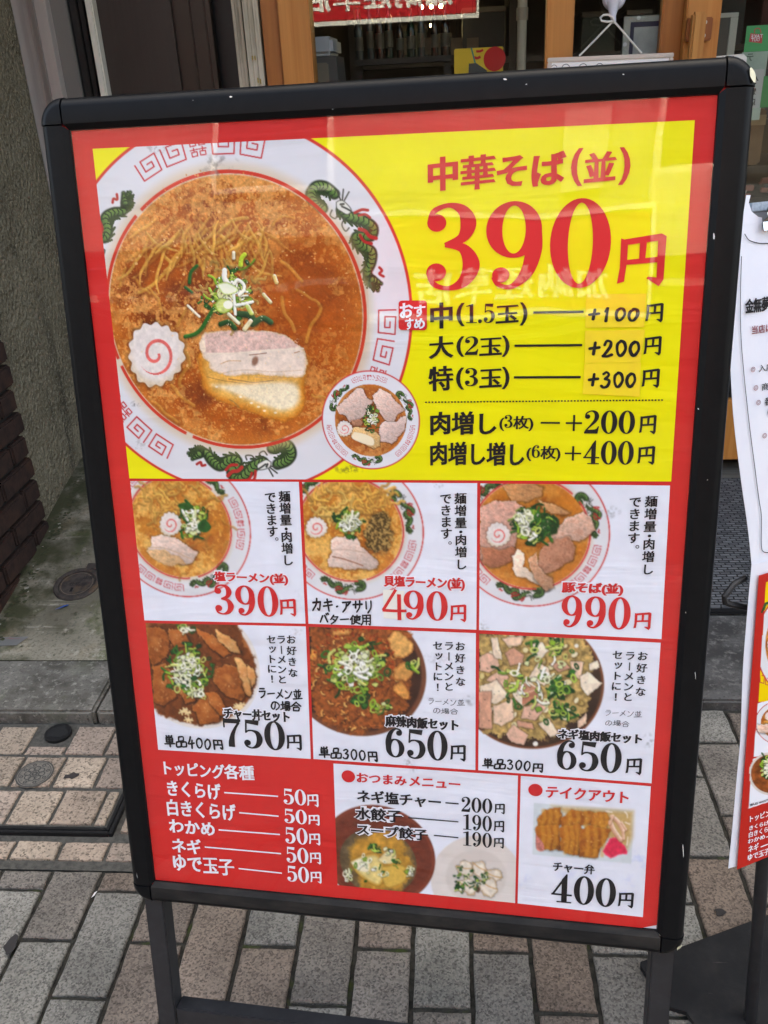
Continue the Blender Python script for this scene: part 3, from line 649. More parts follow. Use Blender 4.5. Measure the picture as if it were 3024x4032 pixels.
# paper: white sheet a little longer than its red print
poster_mb.add([sp(-.009, -.009, -.0006), sp(PW + .009, -.009, -.0006), sp(PW + .009, PH + .009, -.0006), sp(-.009, PH + .009, -.0006)], [(0, 1, 2, 3)], 1)
cu = SIGN.hit(2400 + 375 * .3014, 3500 + 518 * .3014); cv_ = SIGN.hit(2400 + 632 * .3014, 3500 + 470 * .3014)
poster_mb.add([sp(-.009, -.009, 0), sp(PW + .009, -.009, 0), sp(PW + .009, cv_[1] - .001, 0), sp(cv_[0], cv_[1], 0), sp(cu[0], cu[1], 0), sp(-.009, cu[1] + .006, 0)], [(0, 1, 2, 3, 4, 5)], 0)
poster = poster_mb.build('poster', [M_RED, M_PAPER], sign); tag(poster, 'red bordered menu poster behind clear film')

# ---- yellow panel with the large bowl
YEL = (238, 230, 24)
P = Picture(SIGN, Z0, [(365.6, 586.3), (2735.6, 473.5), (2642.5, 1895.5), (510.4, 1883.5)], 2.9, YEL)
nn = fbm(P.x / 160, P.y / 160, 3, 5)[..., None]; P.C = P.C * (1 - .05 * (nn - .5)) 
P.setz(ZA)
P.bowl(BOWL_C, BOWL_R, 1.0, 0, 5, ((150, 72, 24), (218, 160, 92), (118, 50, 18), 5), 400, deco=True) if False else None
x_, y_ = (P.U - BOWL_C[0]) / BOWL_R, -(P.V - BOWL_C[1]) / BOWL_R; q_ = np.hypot(x_, y_); A_ = (slice(None),) * 2
P.blend(A_, 1 - sstep(.997, 1.003, q_), (210, 52, 44)); P.blend(A_, 1 - sstep(.982, .988, q_), np.array([226, 226, 230.]) * (1 - .06 * fbm(x_ * 3, y_ * 3, 9, 4)[..., None]))
P.deco(BOWL_C, BOWL_R, 0)
SC_, SR_ = (.1458, .1706), .1275
qs = np.hypot(P.U - SC_[0], P.V - SC_[1]) / SR_; P.blend(A_, (1 - sstep(0, .10, np.abs(qs - 1.02))) * .5, (212, 178, 128))
an = np.degrees(np.arctan2(-(P.V - SC_[1]), P.U - SC_[0]))
gap = np.ones_like(an)
for g0 in (132, 245, -160): gap *= sstep(1.2, 2.0, np.abs((an - g0 + 180) % 360 - 180))
P.blend(A_, (1 - sstep(.010, .016, np.abs(qs - 1.012))) * gap, (206, 58, 40))
P.soup(SC_, SR_, (174, 84, 22), (218, 152, 80), (124, 52, 12), 5, .8)
w = P.win(430, 560, 1330, 1530)            # clear dark broth to the right of the meat
x, y = P.x[w], P.y[w]; P.blend(w, np.exp(-(((x - 1010) / 230) ** 2 + ((y - 850) / 330) ** 2)) * .85, np.array([172, 80, 18.]) * (.9 + .2 * fbm(x / 60, y / 60, 4, 3)[..., None]))
P.setz(ZA)
NOOD = [[(770, 435), (700, 455), (650, 500), (632, 545)], [(580, 495), (530, 545), (512, 590), (540, 640), (565, 680)], [(485, 515), (470, 580), (430, 650), (370, 710), (290, 775), (260, 800)], [(450, 515), (400, 555), (350, 590)],
        [(640, 520), (690, 560), (720, 620), (740, 680)], [(660, 530), (690, 590), (675, 650), (690, 700)], [(345, 575), (380, 620), (420, 660)], [(940, 650), (990, 690), (1040, 740)], [(1120, 850), (1130, 880), (1080, 950), (1060, 1030)],
        [(940, 820), (960, 900), (1000, 980)], [(480, 1080), (492, 1140), (455, 1200), (450, 1250)], [(410, 1240), (450, 1290), (515, 1335)], [(760, 520), (800, 590), (830, 660)], [(860, 560), (890, 610)], [(600, 590), (640, 560), (650, 640)],
        [(300, 780), (340, 830), (360, 890)], [(190, 680), (170, 730), (165, 770)], [(230, 720), (260, 770), (310, 800)], [(900, 470), (940, 430), (1000, 440)], [(1010, 780), (1080, 820), (1120, 850)], [(480, 860), (450, 930), (430, 960)], [(330, 1320), (380, 1370), (440, 1420)], [(1080, 1290), (1140, 1300), (1180, 1320)], [(560, 540), (600, 520), (640, 470)], [(700, 700), (660, 740), (600, 760)]]
for i, pts in enumerate(NOOD):
    rr_ = random.Random(i); pts = [(a + rr_.uniform(-5, 5), q + rr_.uniform(-5, 5)) for a, q in smooth_path(pts, 2)]
    f = .86 + .22 * ((i * 37) % 10) / 10; c = (232 * f, 176 * f, 70 * f)
    P.stroke([(a + 3, b + 8) for a, b in pts], 26, (122, 56, 16), 16, alpha=.3); P.stroke(pts, 16 if i < 12 else 12, c, 9, hi=(246, 212, 122), lo=(204, 138, 58), alpha=.82 if i < 7 else .5)
R = random.Random(77)
for i in range(64):
    x0, y0 = R.uniform(280, 880), R.uniform(430, 640); b = math.radians(R.choice((112, 125, 138, 60)) + R.uniform(-14, 14)); ln = R.uniform(120, 260); k = R.uniform(-1.1, 1.1); pts = []
    for j in range(6): pts.append((x0, y0)); x0 += math.cos(b) * ln / 5; y0 += math.sin(b) * ln / 5; b += k / 5 + .25 * math.sin(j * 2 + i)
    f = R.uniform(.86, 1.04); c = (236 * f, 184 * f, 84 * f)
    P.stroke([(a + 3, q + 7) for a, q in pts], 19, (128, 60, 18), 14, alpha=.3); P.stroke(pts, [8, 13, 14, 13, 6], c, 7, hi=(248, 218, 134), lo=(206, 142, 60), alpha=R.uniform(.25, .8))
R = random.Random(78)
for i in range(520):
    a = R.uniform(0, 6.28); q = math.sqrt(R.random()); fx, fy = 640 + 480 * q * math.cos(a), 720 + 520 * q * math.sin(a)
    if ((fx - 990) / 200) ** 2 + ((fy - 880) / 260) ** 2 < 1: continue
    r = R.uniform(2.5, 8); P.ell((fx, fy), r, r * R.uniform(.5, .9), R.choice([(228, 170, 100), (214, 146, 76), (238, 190, 122), (196, 122, 56)]), 3, R.uniform(.5, .9), a)
P.naruto((335, 1092), 132, 3, 150, .3)
# pork slice
P.setz(ZB)
P.blob([(330, 1270), (420, 1180), (700, 1200), (1390, 1250), (1400, 1600), (1390, 1800), (1250, 1930), (1000, 1900), (760, 1800), (520, 1720), (390, 1600)], (228, 172, 82), 52, tex=(60, .12, 5), edge=(206, 124, 34), ew=90, shade=.35, wob=18)
P.blob([(345, 1150), (400, 1050), (600, 1030), (900, 1020), (1080, 1040), (1230, 1080), (1330, 1170), (1390, 1210), (1430, 1340), (1400, 1480), (1250, 1490), (900, 1470), (640, 1480), (470, 1420), (430, 1330), (360, 1260)], (236, 216, 198), 16, tex=(50, .10, 6), edge=(222, 190, 150), ew=34, wob=16, shade=.2)
P.blob([(400, 1060), (600, 1035), (900, 1030), (1080, 1050), (1240, 1100), (1320, 1190), (1050, 1215), (800, 1240), (430, 1250), (410, 1180)], (222, 186, 172), 22, tex=(30, .14, 7), wob=14)
w = P.win(380, 1030, 1400, 1480); x, y = P.x[w], P.y[w]; v = np.abs(fbm(x / 70, y / 60, 31, 3) - .5)
P.blend(w, (1 - sstep(0, .03, v)) * sstep(400, 460, x) * (1 - sstep(1310, 1380, x)) * (1 - sstep(1200, 1260, y)) * sstep(1040, 1075, y) * .6, (236, 218, 204))
for pts, wd, c in [([(430, 1255), (700, 1250), (1000, 1225), (1390, 1205)], 14, (240, 222, 200)), ([(850, 1270), (930, 1262), (1020, 1250)], 9, (126, 78, 56)), ([(640, 1510), (780, 1530), (900, 1545), (1090, 1525)], 8, (140, 92, 58)), ([(420, 1490), (600, 1530), (820, 1560)], 6, (150, 104, 60)), ([(540, 1460), (800, 1420), (1100, 1440), (1380, 1420)], 6, (214, 178, 140)),
                   ([(900, 1490), (1060, 1500), (1190, 1500)], 9, (206, 160, 110)), ([(1300, 1250), (1350, 1235)], 9, (176, 120, 80)), ([(650, 1720), (690, 1740), (740, 1790)], 12, (160, 120, 66)), ([(560, 1360), (640, 1330), (760, 1330)], 10, (212, 168, 120))]: P.stroke(pts, wd, c, 9, alpha=.85)
P.ell((905, 1330), 30, 48, (120, 74, 54), 26, .8, .3)
P.blob([(480, 1570), (800, 1560), (1200, 1540), (1340, 1600), (1330, 1760), (1180, 1830), (950, 1760), (700, 1660)], (244, 226, 190), 80, tex=(60, .05, 8))
for cx, cy in ((870, 1752), (760, 1690), (1000, 1830), (1110, 1850), (520, 1590), (940, 1790)): P.ell((cx, cy), 16, 10, (250, 240, 216), 10, .8)
P.blob([(345, 1150), (385, 1120), (410, 1200), (400, 1240), (360, 1220)], (240, 218, 192), 12)
# spring onion
P.noodles((640, 650), 330, 300, 30, 26, 81, (196, 170, 92), 130, .8, .55)
for pts, wd, c in [([(320, 375), (260, 440), (245, 545)], 46, (36, 92, 36)), ([(205, 590), (270, 640)], 40, (30, 80, 34)), ([(205, 1085), (300, 1060), (370, 1000), (430, 900), (490, 800)], 56, (40, 100, 36)), ([(560, 960), (640, 940), (700, 1000)], 70, (34, 74, 34)), ([(740, 860), (840, 870), (900, 930)], 90, (44, 72, 40)), ([(880, 960), (980, 900), (1060, 940)], 80, (50, 84, 48)), ([(690, 410), (780, 410), (860, 360), (900, 310)], 22, (96, 150, 40)), ([(760, 370), (770, 300), (800, 260)], 62, (186, 214, 60)), ([(500, 720), (490, 640), (530, 590)], 24, (60, 110, 34)), ([(690, 240), (690, 300)], 44, (236, 226, 190)), ([(820, 330), (830, 350)], 50, (40, 86, 44))]:
    P.stroke([(a + 6, b + 10) for a, b in pts], wd * .9, (40, 40, 14), 24, alpha=.4); P.stroke(pts, wd * .72, c, 9, hi=tuple(min(255, v * 1.35 + 14) for v in c), lo=tuple(v * .6 for v in c))
P.negi((640, 660), 300, 270, 90, 42, 91, (.25, .4, .35)); P.negi((640, 650), 170, 190, 46, 46, 92, (.0, .4, .6))
for pts, wd, c in [([(600, 420), (600, 500), (640, 560)], 50, (244, 244, 232)), ([(690, 560), (730, 515), (790, 560), (790, 620), (745, 665)], 32, (244, 244, 228)), ([(690, 660), (700, 760), (708, 860)], 30, (242, 244, 230)), ([(715, 770), (800, 755), (880, 735)], 30, (244, 246, 232)), ([(830, 780), (870, 850)], 46, (206, 220, 110)), ([(230, 775), (345, 885)], 24, (240, 232, 202)), ([(640, 860), (740, 950)], 34, (230, 222, 180)), ([(860, 930), (800, 1010)], 44, (232, 220, 172)), ([(1100, 480), (1120, 540)], 40, (230, 200, 120)), ([(990, 660), (1060, 740)], 34, (222, 206, 140))]:
    P.stroke([(a + 6, b + 9) for a, b in pts], wd, (60, 60, 20), 18, alpha=.4); P.stroke(pts, wd, c, 5, hi=(255, 255, 246), lo=tuple(v * .78 for v in c))
P.blob([(500, 760), (560, 700), (660, 730), (680, 800), (600, 850), (530, 830)], (212, 222, 130), 6, edge=(150, 180, 60), ew=22, shade=.3); P.ell((635, 765), 48, 42, (246, 246, 226), 8)
P.blob([(520, 560), (620, 540), (730, 600), (700, 650), (590, 660)], (238, 240, 214), 8, edge=(190, 208, 110), ew=20, shade=.3)
P.glints((640, 700), 420, 420, 60, 7, 99)
P.setz(ZA); P.glints((700, 800), 560, 560, 130, 4.5, 98, (250, 214, 150))
P.photo(3, .16, 0, (qs < 1.0) * 1.0)
# grime on the print
P.setz(ZA)
P.smudge((640, 190), 110, 70, 5, .75, (128, 122, 116), 26); P.smudge((340, 95), 60, 40, 6, .6); P.smudge((1400, 1410), 40, 26, 7, .5); P.smudge((240, 1330), 30, 18, 8, .8, (90, 90, 90), 10); P.smudge((1260, 1640), 90, 30, 9, .8, (120, 112, 30), 16); P.smudge((250, 1530), 60, 40, 11, .4)
# small bowl
P.setz(ZM)
sc_ = (.277, .2722); sr_ = .0482
xs, ys = (P.U - sc_[0]) / sr_, -(P.V - sc_[1]) / sr_; qq = np.hypot(xs, ys)
P.blend(A_, (1 - sstep(.99, 1.015, qq)), (200, 56, 56)); P.blend(A_, 1 - sstep(.965, .99, qq), (224, 224, 228)); P.deco(sc_, sr_, -7.5)
P.soup(sc_, sr_ * .735, (172, 92, 38), (206, 140, 76), (136, 66, 24), 15, .6, .4)
def small_bowl_food(P):
    P.slice([(350, 600), (540, 430), (620, 360), (700, 370), (740, 480), (820, 520), (780, 620), (700, 740), (520, 810), (470, 720), (380, 690)], (218, 190, 176), (236, 220, 208), (160, 104, 84), 3)
    P.slice([(810, 460), (920, 360), (1030, 420), (1240, 640), (1150, 700), (1080, 830), (980, 780), (880, 620)], (224, 194, 180), (240, 224, 206), (160, 110, 90), 4)
    P.slice([(940, 800), (1130, 800), (1190, 730), (1270, 730), (1240, 900), (1080, 1090), (920, 1050), (900, 900)], (224, 196, 184), (238, 222, 210), (150, 110, 90), 5)
    P.slice([(530, 770), (640, 760), (700, 800), (680, 850), (560, 850)], (176, 124, 96), (200, 150, 120), (120, 74, 50), 6)
    P.slice([(570, 870), (700, 880), (860, 930), (920, 980), (910, 1120), (830, 1150), (540, 1000)], (224, 184, 124), (236, 214, 160), (170, 110, 50), 7)
    P.blob([(580, 930), (720, 960), (830, 1020), (810, 1110), (560, 1020)], (240, 224, 190), 14)
    P.naruto((455, 890), 100, 5); P.negi((810, 740), 130, 180, 60, 34, 12, (.4, .3, .3))
small_bowl_food(P)
P.smudge((500, 1430), 60, 60, 12, .7, (120, 114, 40), 24)
pic_main = P.build('main_dish_picture', M_PRINT, poster); tag(pic_main, 'yellow panel with the large ramen bowl')

# ---- six dish panels
def panel(Z, quad, step=3.0):
    P = Picture(SIGN, Z, quad, step); n = fbm(P.x / 130, P.y / 130, int(Z[0]), 4)[..., None]; P.C *= 1 - .05 * (n - .5); return P
def clip_soft(P, R): pass
GOLD = ((202, 128, 46), (230, 178, 92), (170, 92, 30))
P = panel(ZD, [(30, 55), (1560, 62), (1620, 1348), (160, 1318)])
P.bowl((.0712, .3853), .0776, .715, 27.5, 21, (*GOLD, 21, .8, .5), 330)
P.noodles((450, 230), 330, 170, 46, 22, 31, (228, 176, 84), 150, .7, .7); P.noodles((560, 500), 360, 400, 26, 18, 32, (216, 156, 66), 120, .6, .4)
P.slice([(225, 560), (330, 545), (480, 590), (620, 690), (655, 700), (600, 790), (500, 820), (330, 740), (180, 700), (220, 650)], (226, 200, 184), (240, 224, 208), (170, 126, 100), 8)
P.stroke([(190, 660), (330, 660), (470, 710), (600, 770)], 9, (198, 166, 140), 6); P.slice([(180, 690), (330, 680), (480, 740), (540, 800), (400, 830), (230, 760)], (214, 172, 124), (226, 190, 140), (170, 112, 60), 9, shade=.2)
P.negi((590, 420), 150, 190, 70, 42, 41, (.35, .3, .35)); P.blob([(640, 450), (700, 400), (765, 470), (720, 520), (650, 500)], (36, 84, 36), 6, tex=(20, .4, 3)); P.blob([(460, 270), (520, 250), (600, 280), (560, 320), (480, 300)], (40, 88, 34), 6, tex=(20, .4, 4))
P.naruto((395, 447), 98, 6, 106); P.smudge((170, 60), 60, 40, 4, .7); P.smudge((1560, 1090), 60, 60, 5, .3)
P.photo(40, .11, 1); pic = P.build('dish_picture', M_PRINT, poster); tag(pic, 'print of golden salt ramen at 390')
P = panel(ZE, [(22, 62), (1567, 72), (1560, 1365), (78, 1312)])
P.bowl((.2526, .3836), .0751, .715, -9.5, 22, (*GOLD, 22, .85, .5), 330)
P.noodles((480, 230), 360, 130, 60, 22, 33, (228, 172, 78), 170, .7, .75); P.noodles((300, 330), 180, 130, 24, 22, 34, (232, 190, 100), 120, .7, .8)
P.slice([(270, 580), (330, 545), (500, 550), (600, 690), (690, 760), (690, 830), (500, 835), (260, 810), (250, 750), (290, 690)], (226, 200, 184), (240, 226, 212), (150, 100, 80), 10)
P.stroke([(280, 660), (420, 660), (600, 690)], 7, (190, 156, 136), 6); P.stroke([(290, 720), (400, 745), (560, 800)], 9, (140, 84, 60), 6)
w, d = P.sdf([(640, 380), (720, 345), (800, 380), (810, 520), (780, 640), (700, 700), (600, 640), (580, 520)], 20, True, 40, 3)
x, y = P.x[w], P.y[w]; g1 = vnoise(x / 13, y / 13, 5) * .6 + vnoise(x / 7, y / 7, 6) * .4
P.blend(w, (1 - sstep(0, 26, d)) * .5, (80, 44, 16)); P.blend(w, 1 - sstep(-3, 5, d), np.array([70, 52, 24.]) + (np.array([186, 150, 88.]) - np.array([70, 52, 24.])) * sstep(.3, .72, g1)[..., None])
P.negi((450, 420), 140, 130, 76, 40, 42, (.25, .35, .4)); P.naruto((148, 465), 94, 7, 90); P.smudge((1220, 90), 60, 34, 5, .6); P.smudge((320, 30), 60, 40, 6, .8, (140, 130, 40))
P.photo(40, .11, 1); pic = P.build('dish_picture', M_PRINT, poster); tag(pic, 'print of clam salt ramen at 490')
P = panel(ZF, [(62, 65), (1537, 82), (1470, 1275), (52, 1205)], 3.0)
P.bowl((.432, .3831), .075, .74, -9.5, 23, ((196, 116, 36), (214, 150, 70), (150, 80, 24), 23, .35, .5), 300)
P.slice([(230, 80), (420, 60), (545, 90), (540, 150), (440, 210), (300, 200)], (196, 140, 90), (222, 180, 130), (150, 90, 50), 11)
P.slice([(60, 250), (180, 205), (330, 210), (420, 260), (380, 380), (330, 560), (240, 620), (130, 690), (50, 660)], (206, 158, 138), (226, 190, 170), (150, 92, 72), 12)
P.slice([(70, 560), (200, 580), (330, 560), (350, 640), (200, 720), (80, 690)], (176, 110, 80), (200, 140, 100), (120, 70, 50), 13)
P.slice([(500, 200), (640, 230), (760, 300), (700, 320), (560, 270)], (206, 150, 100), (226, 190, 140), (150, 90, 50), 14)
P.slice([(560, 480), (740, 330), (860, 290), (930, 330), (955, 440), (900, 480), (820, 520), (640, 500)], (214, 172, 148), (238, 222, 204), (160, 104, 80), 15)
P.slice([(300, 620), (360, 575), (410, 620), (400, 720), (520, 800), (600, 900), (480, 830), (330, 770)], (232, 210, 186), (244, 230, 212), (190, 150, 120), 16)
P.slice([(520, 590), (640, 490), (760, 480), (810, 560), (780, 660), (640, 740), (560, 780), (500, 700)], (178, 122, 94), (206, 160, 130), (124, 76, 54), 17, tint=(196, 140, 110))
P.slice([(430, 650), (500, 600), (510, 720), (620, 800), (630, 880), (570, 910), (480, 800)], (196, 146, 112), (230, 204, 176), (140, 90, 64), 18)
P.negi((480, 390), 180, 160, 110, 40, 43, (.4, .25, .35)); P.negi((400, 340), 110, 100, 50, 36, 44, (0, .2, .8)); P.negi((560, 390), 100, 90, 50, 36, 45, (.9, .1, 0)); P.naruto((200, 465), 92, 8)
P.smudge((1060, 290), 110, 60, 7, .8, (150, 152, 156), 20); P.smudge((80, 1180), 60, 60, 8, .4)
P.photo(40, .11, 1); pic = P.build('dish_picture', M_PRINT, poster); tag(pic, 'print of pork soba at 990')

def rice_bowl(Z, quad, c, R, white, inner, dark, seed):
    P = panel(Z, quad); x, y = (P.U - c[0]) / R, -(P.V - c[1]) / R; q = np.hypot(x, y); A = (slice(None),) * 2
    P.blend(A, 1 - sstep(.99, 1.006, q), white); n = fbm(x * 6, y * 6, seed, 4)[..., None]
    P.blend(A, 1 - sstep(inner - .02, inner + .02, q), np.asarray(dark, float) * (.75 + .5 * n)); return P
P = rice_bowl(ZG, [(33, 55), (1572, 88), (1620, 1360), (155, 1272)], (.0719, .5434), .0761, (226, 220, 212), .93, (150, 88, 44), 5)
w, d = P.sdf([(80, 60), (860, 60), (960, 250), (1090, 420), (1100, 620), (1040, 780), (900, 880), (740, 1000), (560, 1030), (420, 1000), (120, 880), (60, 400)], 30, True, 30, 4)
P.blend(w, 1 - sstep(-12, 12, d), np.array([112, 58, 26.]) * (.7 + .6 * fbm(P.x[w] / 30, P.y[w] / 30, 3, 4)[..., None]))
for k, pts in enumerate([[(40, 90), (180, 90), (270, 190), (240, 380), (100, 470), (40, 300)], [(250, 110), (400, 120), (470, 260), (330, 300), (260, 220)], [(500, 100), (700, 180), (860, 360), (780, 380), (620, 260)], [(700, 110), (900, 230), (960, 350), (840, 330), (720, 220)], [(660, 520), (800, 450), (900, 470), (980, 560), (1010, 740), (960, 800), (800, 760), (700, 640)], [(880, 380), (960, 400), (1060, 560), (1050, 760), (990, 740), (930, 520)],
                           [(100, 470), (220, 440), (320, 620), (330, 760), (200, 850), (110, 820)], [(280, 600), (380, 620), (520, 800), (420, 830), (330, 700)], [(480, 860), (620, 720), (740, 860), (740, 1000), (560, 1030)], [(600, 720), (720, 720), (820, 880), (760, 950), (660, 840)], [(1000, 450), (1080, 500), (1090, 640), (1050, 680)]]):
    f = (.92, 1.02, 1.1, 1.22, .9, 1.12, .95, 1.05, 1.0, 1.08, 1.1)[k]
    fatty = k in (3, 5, 10); col_ = (222, 168, 104) if fatty else (158 * f, 84 * f, 34 * f); P.slice(pts, col_, (230, 178, 112) if fatty else (204, 134, 76), (104, 52, 22), 50 + k, shade=.75, tint=(206, 140, 78) if fatty else (178, 102, 46), vr=.55); gx, gy = sum(q[0] for q in pts) / len(pts), sum(q[1] for q in pts) / len(pts); P.ell((gx - 18, gy - 26), 52, 30, (206, 132, 72), 46, .55, .7); P.glints((gx, gy), 60, 60, 6, 9, k, (240, 190, 140))
for a, b in ((410, 890), (440, 920), (380, 910), (460, 990), (430, 980), (920, 850), (900, 860), (940, 870), (960, 840)):
    for j in range(5): P.ell((a + 18 * math.cos(j * 1.4), b + 16 * math.sin(j * 1.4)), 17, 8, (238, 214, 158), 3, .95, j * 1.3)
P.glints((420, 500), 420, 420, 50, 9, 5, (236, 176, 120))
P.negi((440, 520), 250, 300, 120, 46, 51, (.3, .3, .4)); P.negi((420, 440), 140, 130, 40, 46, 52, (0, .5, .5)); P.negi((420, 110), 70, 60, 16, 40, 53, (.2, .4, .4)); P.negi((520, 700), 140, 120, 30, 42, 54, (.2, .4, .4))
P.smudge((1480, 140), 80, 40, 9, .5)
P.photo(40, .11, 1); pic = P.build('dish_picture', M_PRINT, poster); tag(pic, 'print of the pork rice bowl set at 750')
P = rice_bowl(ZH, [(40, 88), (1597, 148), (1592, 1425), (82, 1322)], (.2532, .5403), .0753, (112, 66, 44), .93, (62, 36, 26), 6)
w, d = P.sdf([(60, 80), (500, 90), (900, 110), (1010, 250), (900, 400), (1010, 440), (1000, 640), (960, 780), (900, 900), (700, 1030), (500, 1080), (300, 1040), (80, 860), (50, 400)], 30, True, 60, 4)
x, y = P.x[w], P.y[w]; P.blend(w, 1 - sstep(-12, 10, d), np.array([150, 80, 36.]) * (.45 + 1.0 * fbm(x / 26, y / 26, 7, 4)[..., None]))
R = random.Random(8)
for i in range(170):
    a = R.uniform(0, 6.28); q = math.sqrt(R.random()); cx, cy = 470 + 430 * q * math.cos(a), 570 + 470 * q * math.sin(a); b = R.uniform(0, 3.1); l = R.uniform(24, 60)
    c = R.choice([(196, 116, 54), (170, 90, 40), (214, 150, 80), (140, 70, 30), (222, 170, 96)]); P.stroke([(cx + 4, cy + 6), (cx + l * math.cos(b) + 4, cy + l * math.sin(b) + 6)], 20, (50, 24, 10), 8, alpha=.5)
    P.stroke([(cx, cy), (cx + l * .5 * math.cos(b + .4), cy + l * .5 * math.sin(b + .4)), (cx + l * math.cos(b), cy + l * math.sin(b))], R.uniform(10, 22), c, 4, hi=tuple(min(255, v * 1.25) for v in c), lo=tuple(v * .6 for v in c))
for pts, c in (([(770, 200), (850, 120), (950, 170), (1020, 270), (990, 340), (860, 390), (800, 300)], (222, 166, 92)), ([(830, 470), (930, 420), (1000, 480), (990, 570), (880, 600), (820, 540)], (208, 148, 78)), ([(820, 640), (900, 600), (980, 690), (960, 770), (860, 730)], (216, 150, 76)), ([(60, 280), (120, 320), (100, 400), (50, 390)], (216, 150, 70)), ([(260, 110), (420, 110), (430, 160), (280, 170)], (216, 156, 84))): P.blob(c and pts, c, 5, tex=(26, .3, 3), edge=(160, 92, 40), ew=24, wob=18, shade=.5)
R = random.Random(9)
for i in range(260):
    a = R.uniform(0, 6.28); q = math.sqrt(R.random()); P.ell((460 + 380 * q * math.cos(a), 400 + 320 * q * math.sin(a)), R.uniform(6, 15), R.uniform(5, 11), R.choice([(176, 58, 20), (150, 44, 16), (206, 84, 30), (122, 36, 14)]), 3, .85, a)
P.negi((480, 470), 330, 280, 130, 50, 61, (.2, .5, .3)); P.negi((500, 450), 230, 200, 60, 50, 62, (0, .5, .5)); P.negi((700, 830), 110, 60, 18, 44, 63, (.3, .6, .1)); P.negi((1010, 450), 60, 50, 10, 44, 64, (.5, .5, 0)); P.negi((520, 780), 90, 50, 12, 50, 65, (.8, .2, 0))
P.smudge((1530, 780), 70, 60, 9, .9, (150, 152, 156), 20); P.smudge((1230, 380), 160, 60, 10, .5, (140, 142, 146), 16); P.smudge((970, 1360), 60, 60, 11, .6)
P.photo(40, .11, 1); pic = P.build('dish_picture', M_PRINT, poster); tag(pic, 'print of the spicy meat rice set at 650')
P = rice_bowl(ZI, [(57, 50), (1537, 125), (1462, 1272), (48, 1165)], (.4333, .5421), .0752, (120, 70, 44), .965, (58, 40, 30), 7)
R = random.Random(10)
w, d = P.sdf([(60, 60), (800, 60), (950, 200), (1010, 300), (960, 420), (960, 560), (900, 700), (820, 800), (600, 900), (300, 880), (60, 800)], 30, True, 60, 4)
P.blend(w, 1 - sstep(-12, 12, d), np.array([188, 156, 92.]) * (.5 + .9 * fbm(P.x[w] / 30, P.y[w] / 30, 7, 4)[..., None]))
for i in range(80):
    a = R.uniform(0, 6.28); q = math.sqrt(R.random()); cx, cy = 480 + 460 * q * math.cos(a), 420 + 430 * q * math.sin(a)
    P.ell((cx + 5, cy + 7), 34, 26, (70, 50, 24), 10, .4, a); P.ell((cx, cy), R.uniform(16, 38), R.uniform(12, 28), R.choice([(234, 222, 170), (222, 204, 136), (240, 232, 196), (200, 170, 96)]), 5, .9, a)
CUB = [[(60, 240), (120, 205), (200, 240), (220, 310), (140, 370), (60, 350)], [(150, 90), (200, 80), (250, 260), (180, 250)], [(270, 210), (330, 160), (420, 230), (420, 290), (310, 310)], [(240, 90), (400, 70), (400, 140), (300, 160)], [(490, 130), (570, 120), (620, 190), (560, 260), (490, 230)], [(110, 430), (230, 340), (300, 400), (260, 490)], [(60, 480), (200, 430), (300, 560), (200, 620), (60, 620)], [(50, 520), (150, 520), (160, 830), (50, 820)], [(170, 640), (330, 580), (340, 740), (240, 810), (170, 780)],
       [(310, 450), (460, 440), (560, 500), (540, 580), (400, 640), (330, 560)], [(420, 650), (610, 590), (600, 660), (520, 760), (400, 740)], [(450, 420), (540, 290), (620, 330), (640, 400), (590, 480)], [(630, 300), (760, 280), (800, 330), (700, 360)], [(800, 280), (910, 280), (880, 430), (820, 380)], [(880, 400), (950, 360), (1060, 460), (940, 560), (890, 500)], [(270, 880), (340, 790), (460, 880), (420, 960), (320, 930)], [(540, 790), (620, 740), (700, 860), (640, 900)], [(360, 760), (490, 780), (500, 830), (370, 810)], [(860, 760), (930, 700), (930, 780), (860, 820)], [(950, 300), (1020, 270), (1040, 330), (950, 350)]]
for k, pts in enumerate(CUB):
    c = [(222, 178, 152), (236, 214, 186), (204, 152, 124), (230, 196, 166), (238, 222, 196)][k % 5]; cx = sum(p[0] for p in pts) / len(pts); cy = sum(p[1] for p in pts) / len(pts)
    P.blob(pts, c, 5, tex=(24, .12, k), curve=False, wob=10, seed=k, shade=.55, edge=tuple(v * .86 for v in c), ew=10)
    P.blob([(cx, cy)] + [((p[0] * .92 + cx * .08), (p[1] * .92 + cy * .08)) for p in pts[1:3]], tuple(min(252, v * 1.1) for v in c), 8, curve=False, alpha=.7)
P.blob([(330, 470), (450, 455), (540, 500), (410, 540)], (196, 138, 108), 6, curve=False); P.blob([(410, 545), (540, 505), (530, 585), (405, 635)], (186, 122, 94), 6, curve=False, tex=(14, .2, 3))
P.negi((560, 420), 400, 360, 80, 40, 66, (.25, .45, .3)); P.negi((740, 700), 110, 70, 24, 42, 67, (.7, .3, 0)); P.negi((700, 500), 90, 60, 22, 40, 68, (.7, .3, 0)); P.negi((690, 140), 60, 60, 14, 40, 69, (.5, .5, 0))
for i in range(70): P.ell((R.uniform(60, 950), R.uniform(60, 800)), 4, 3.5, (52, 40, 30), 2, .8)
P.ell((515, 950), 22, 20, (236, 232, 220), 5); P.ell((850, 150), 18, 16, (230, 226, 214), 5); P.smudge((1440, 930), 60, 80, 9, .8, (150, 152, 158), 22)
P.photo(40, .11, 1); pic = P.build('dish_picture', M_PRINT, poster); tag(pic, 'print of the leek and pork rice set at 650')
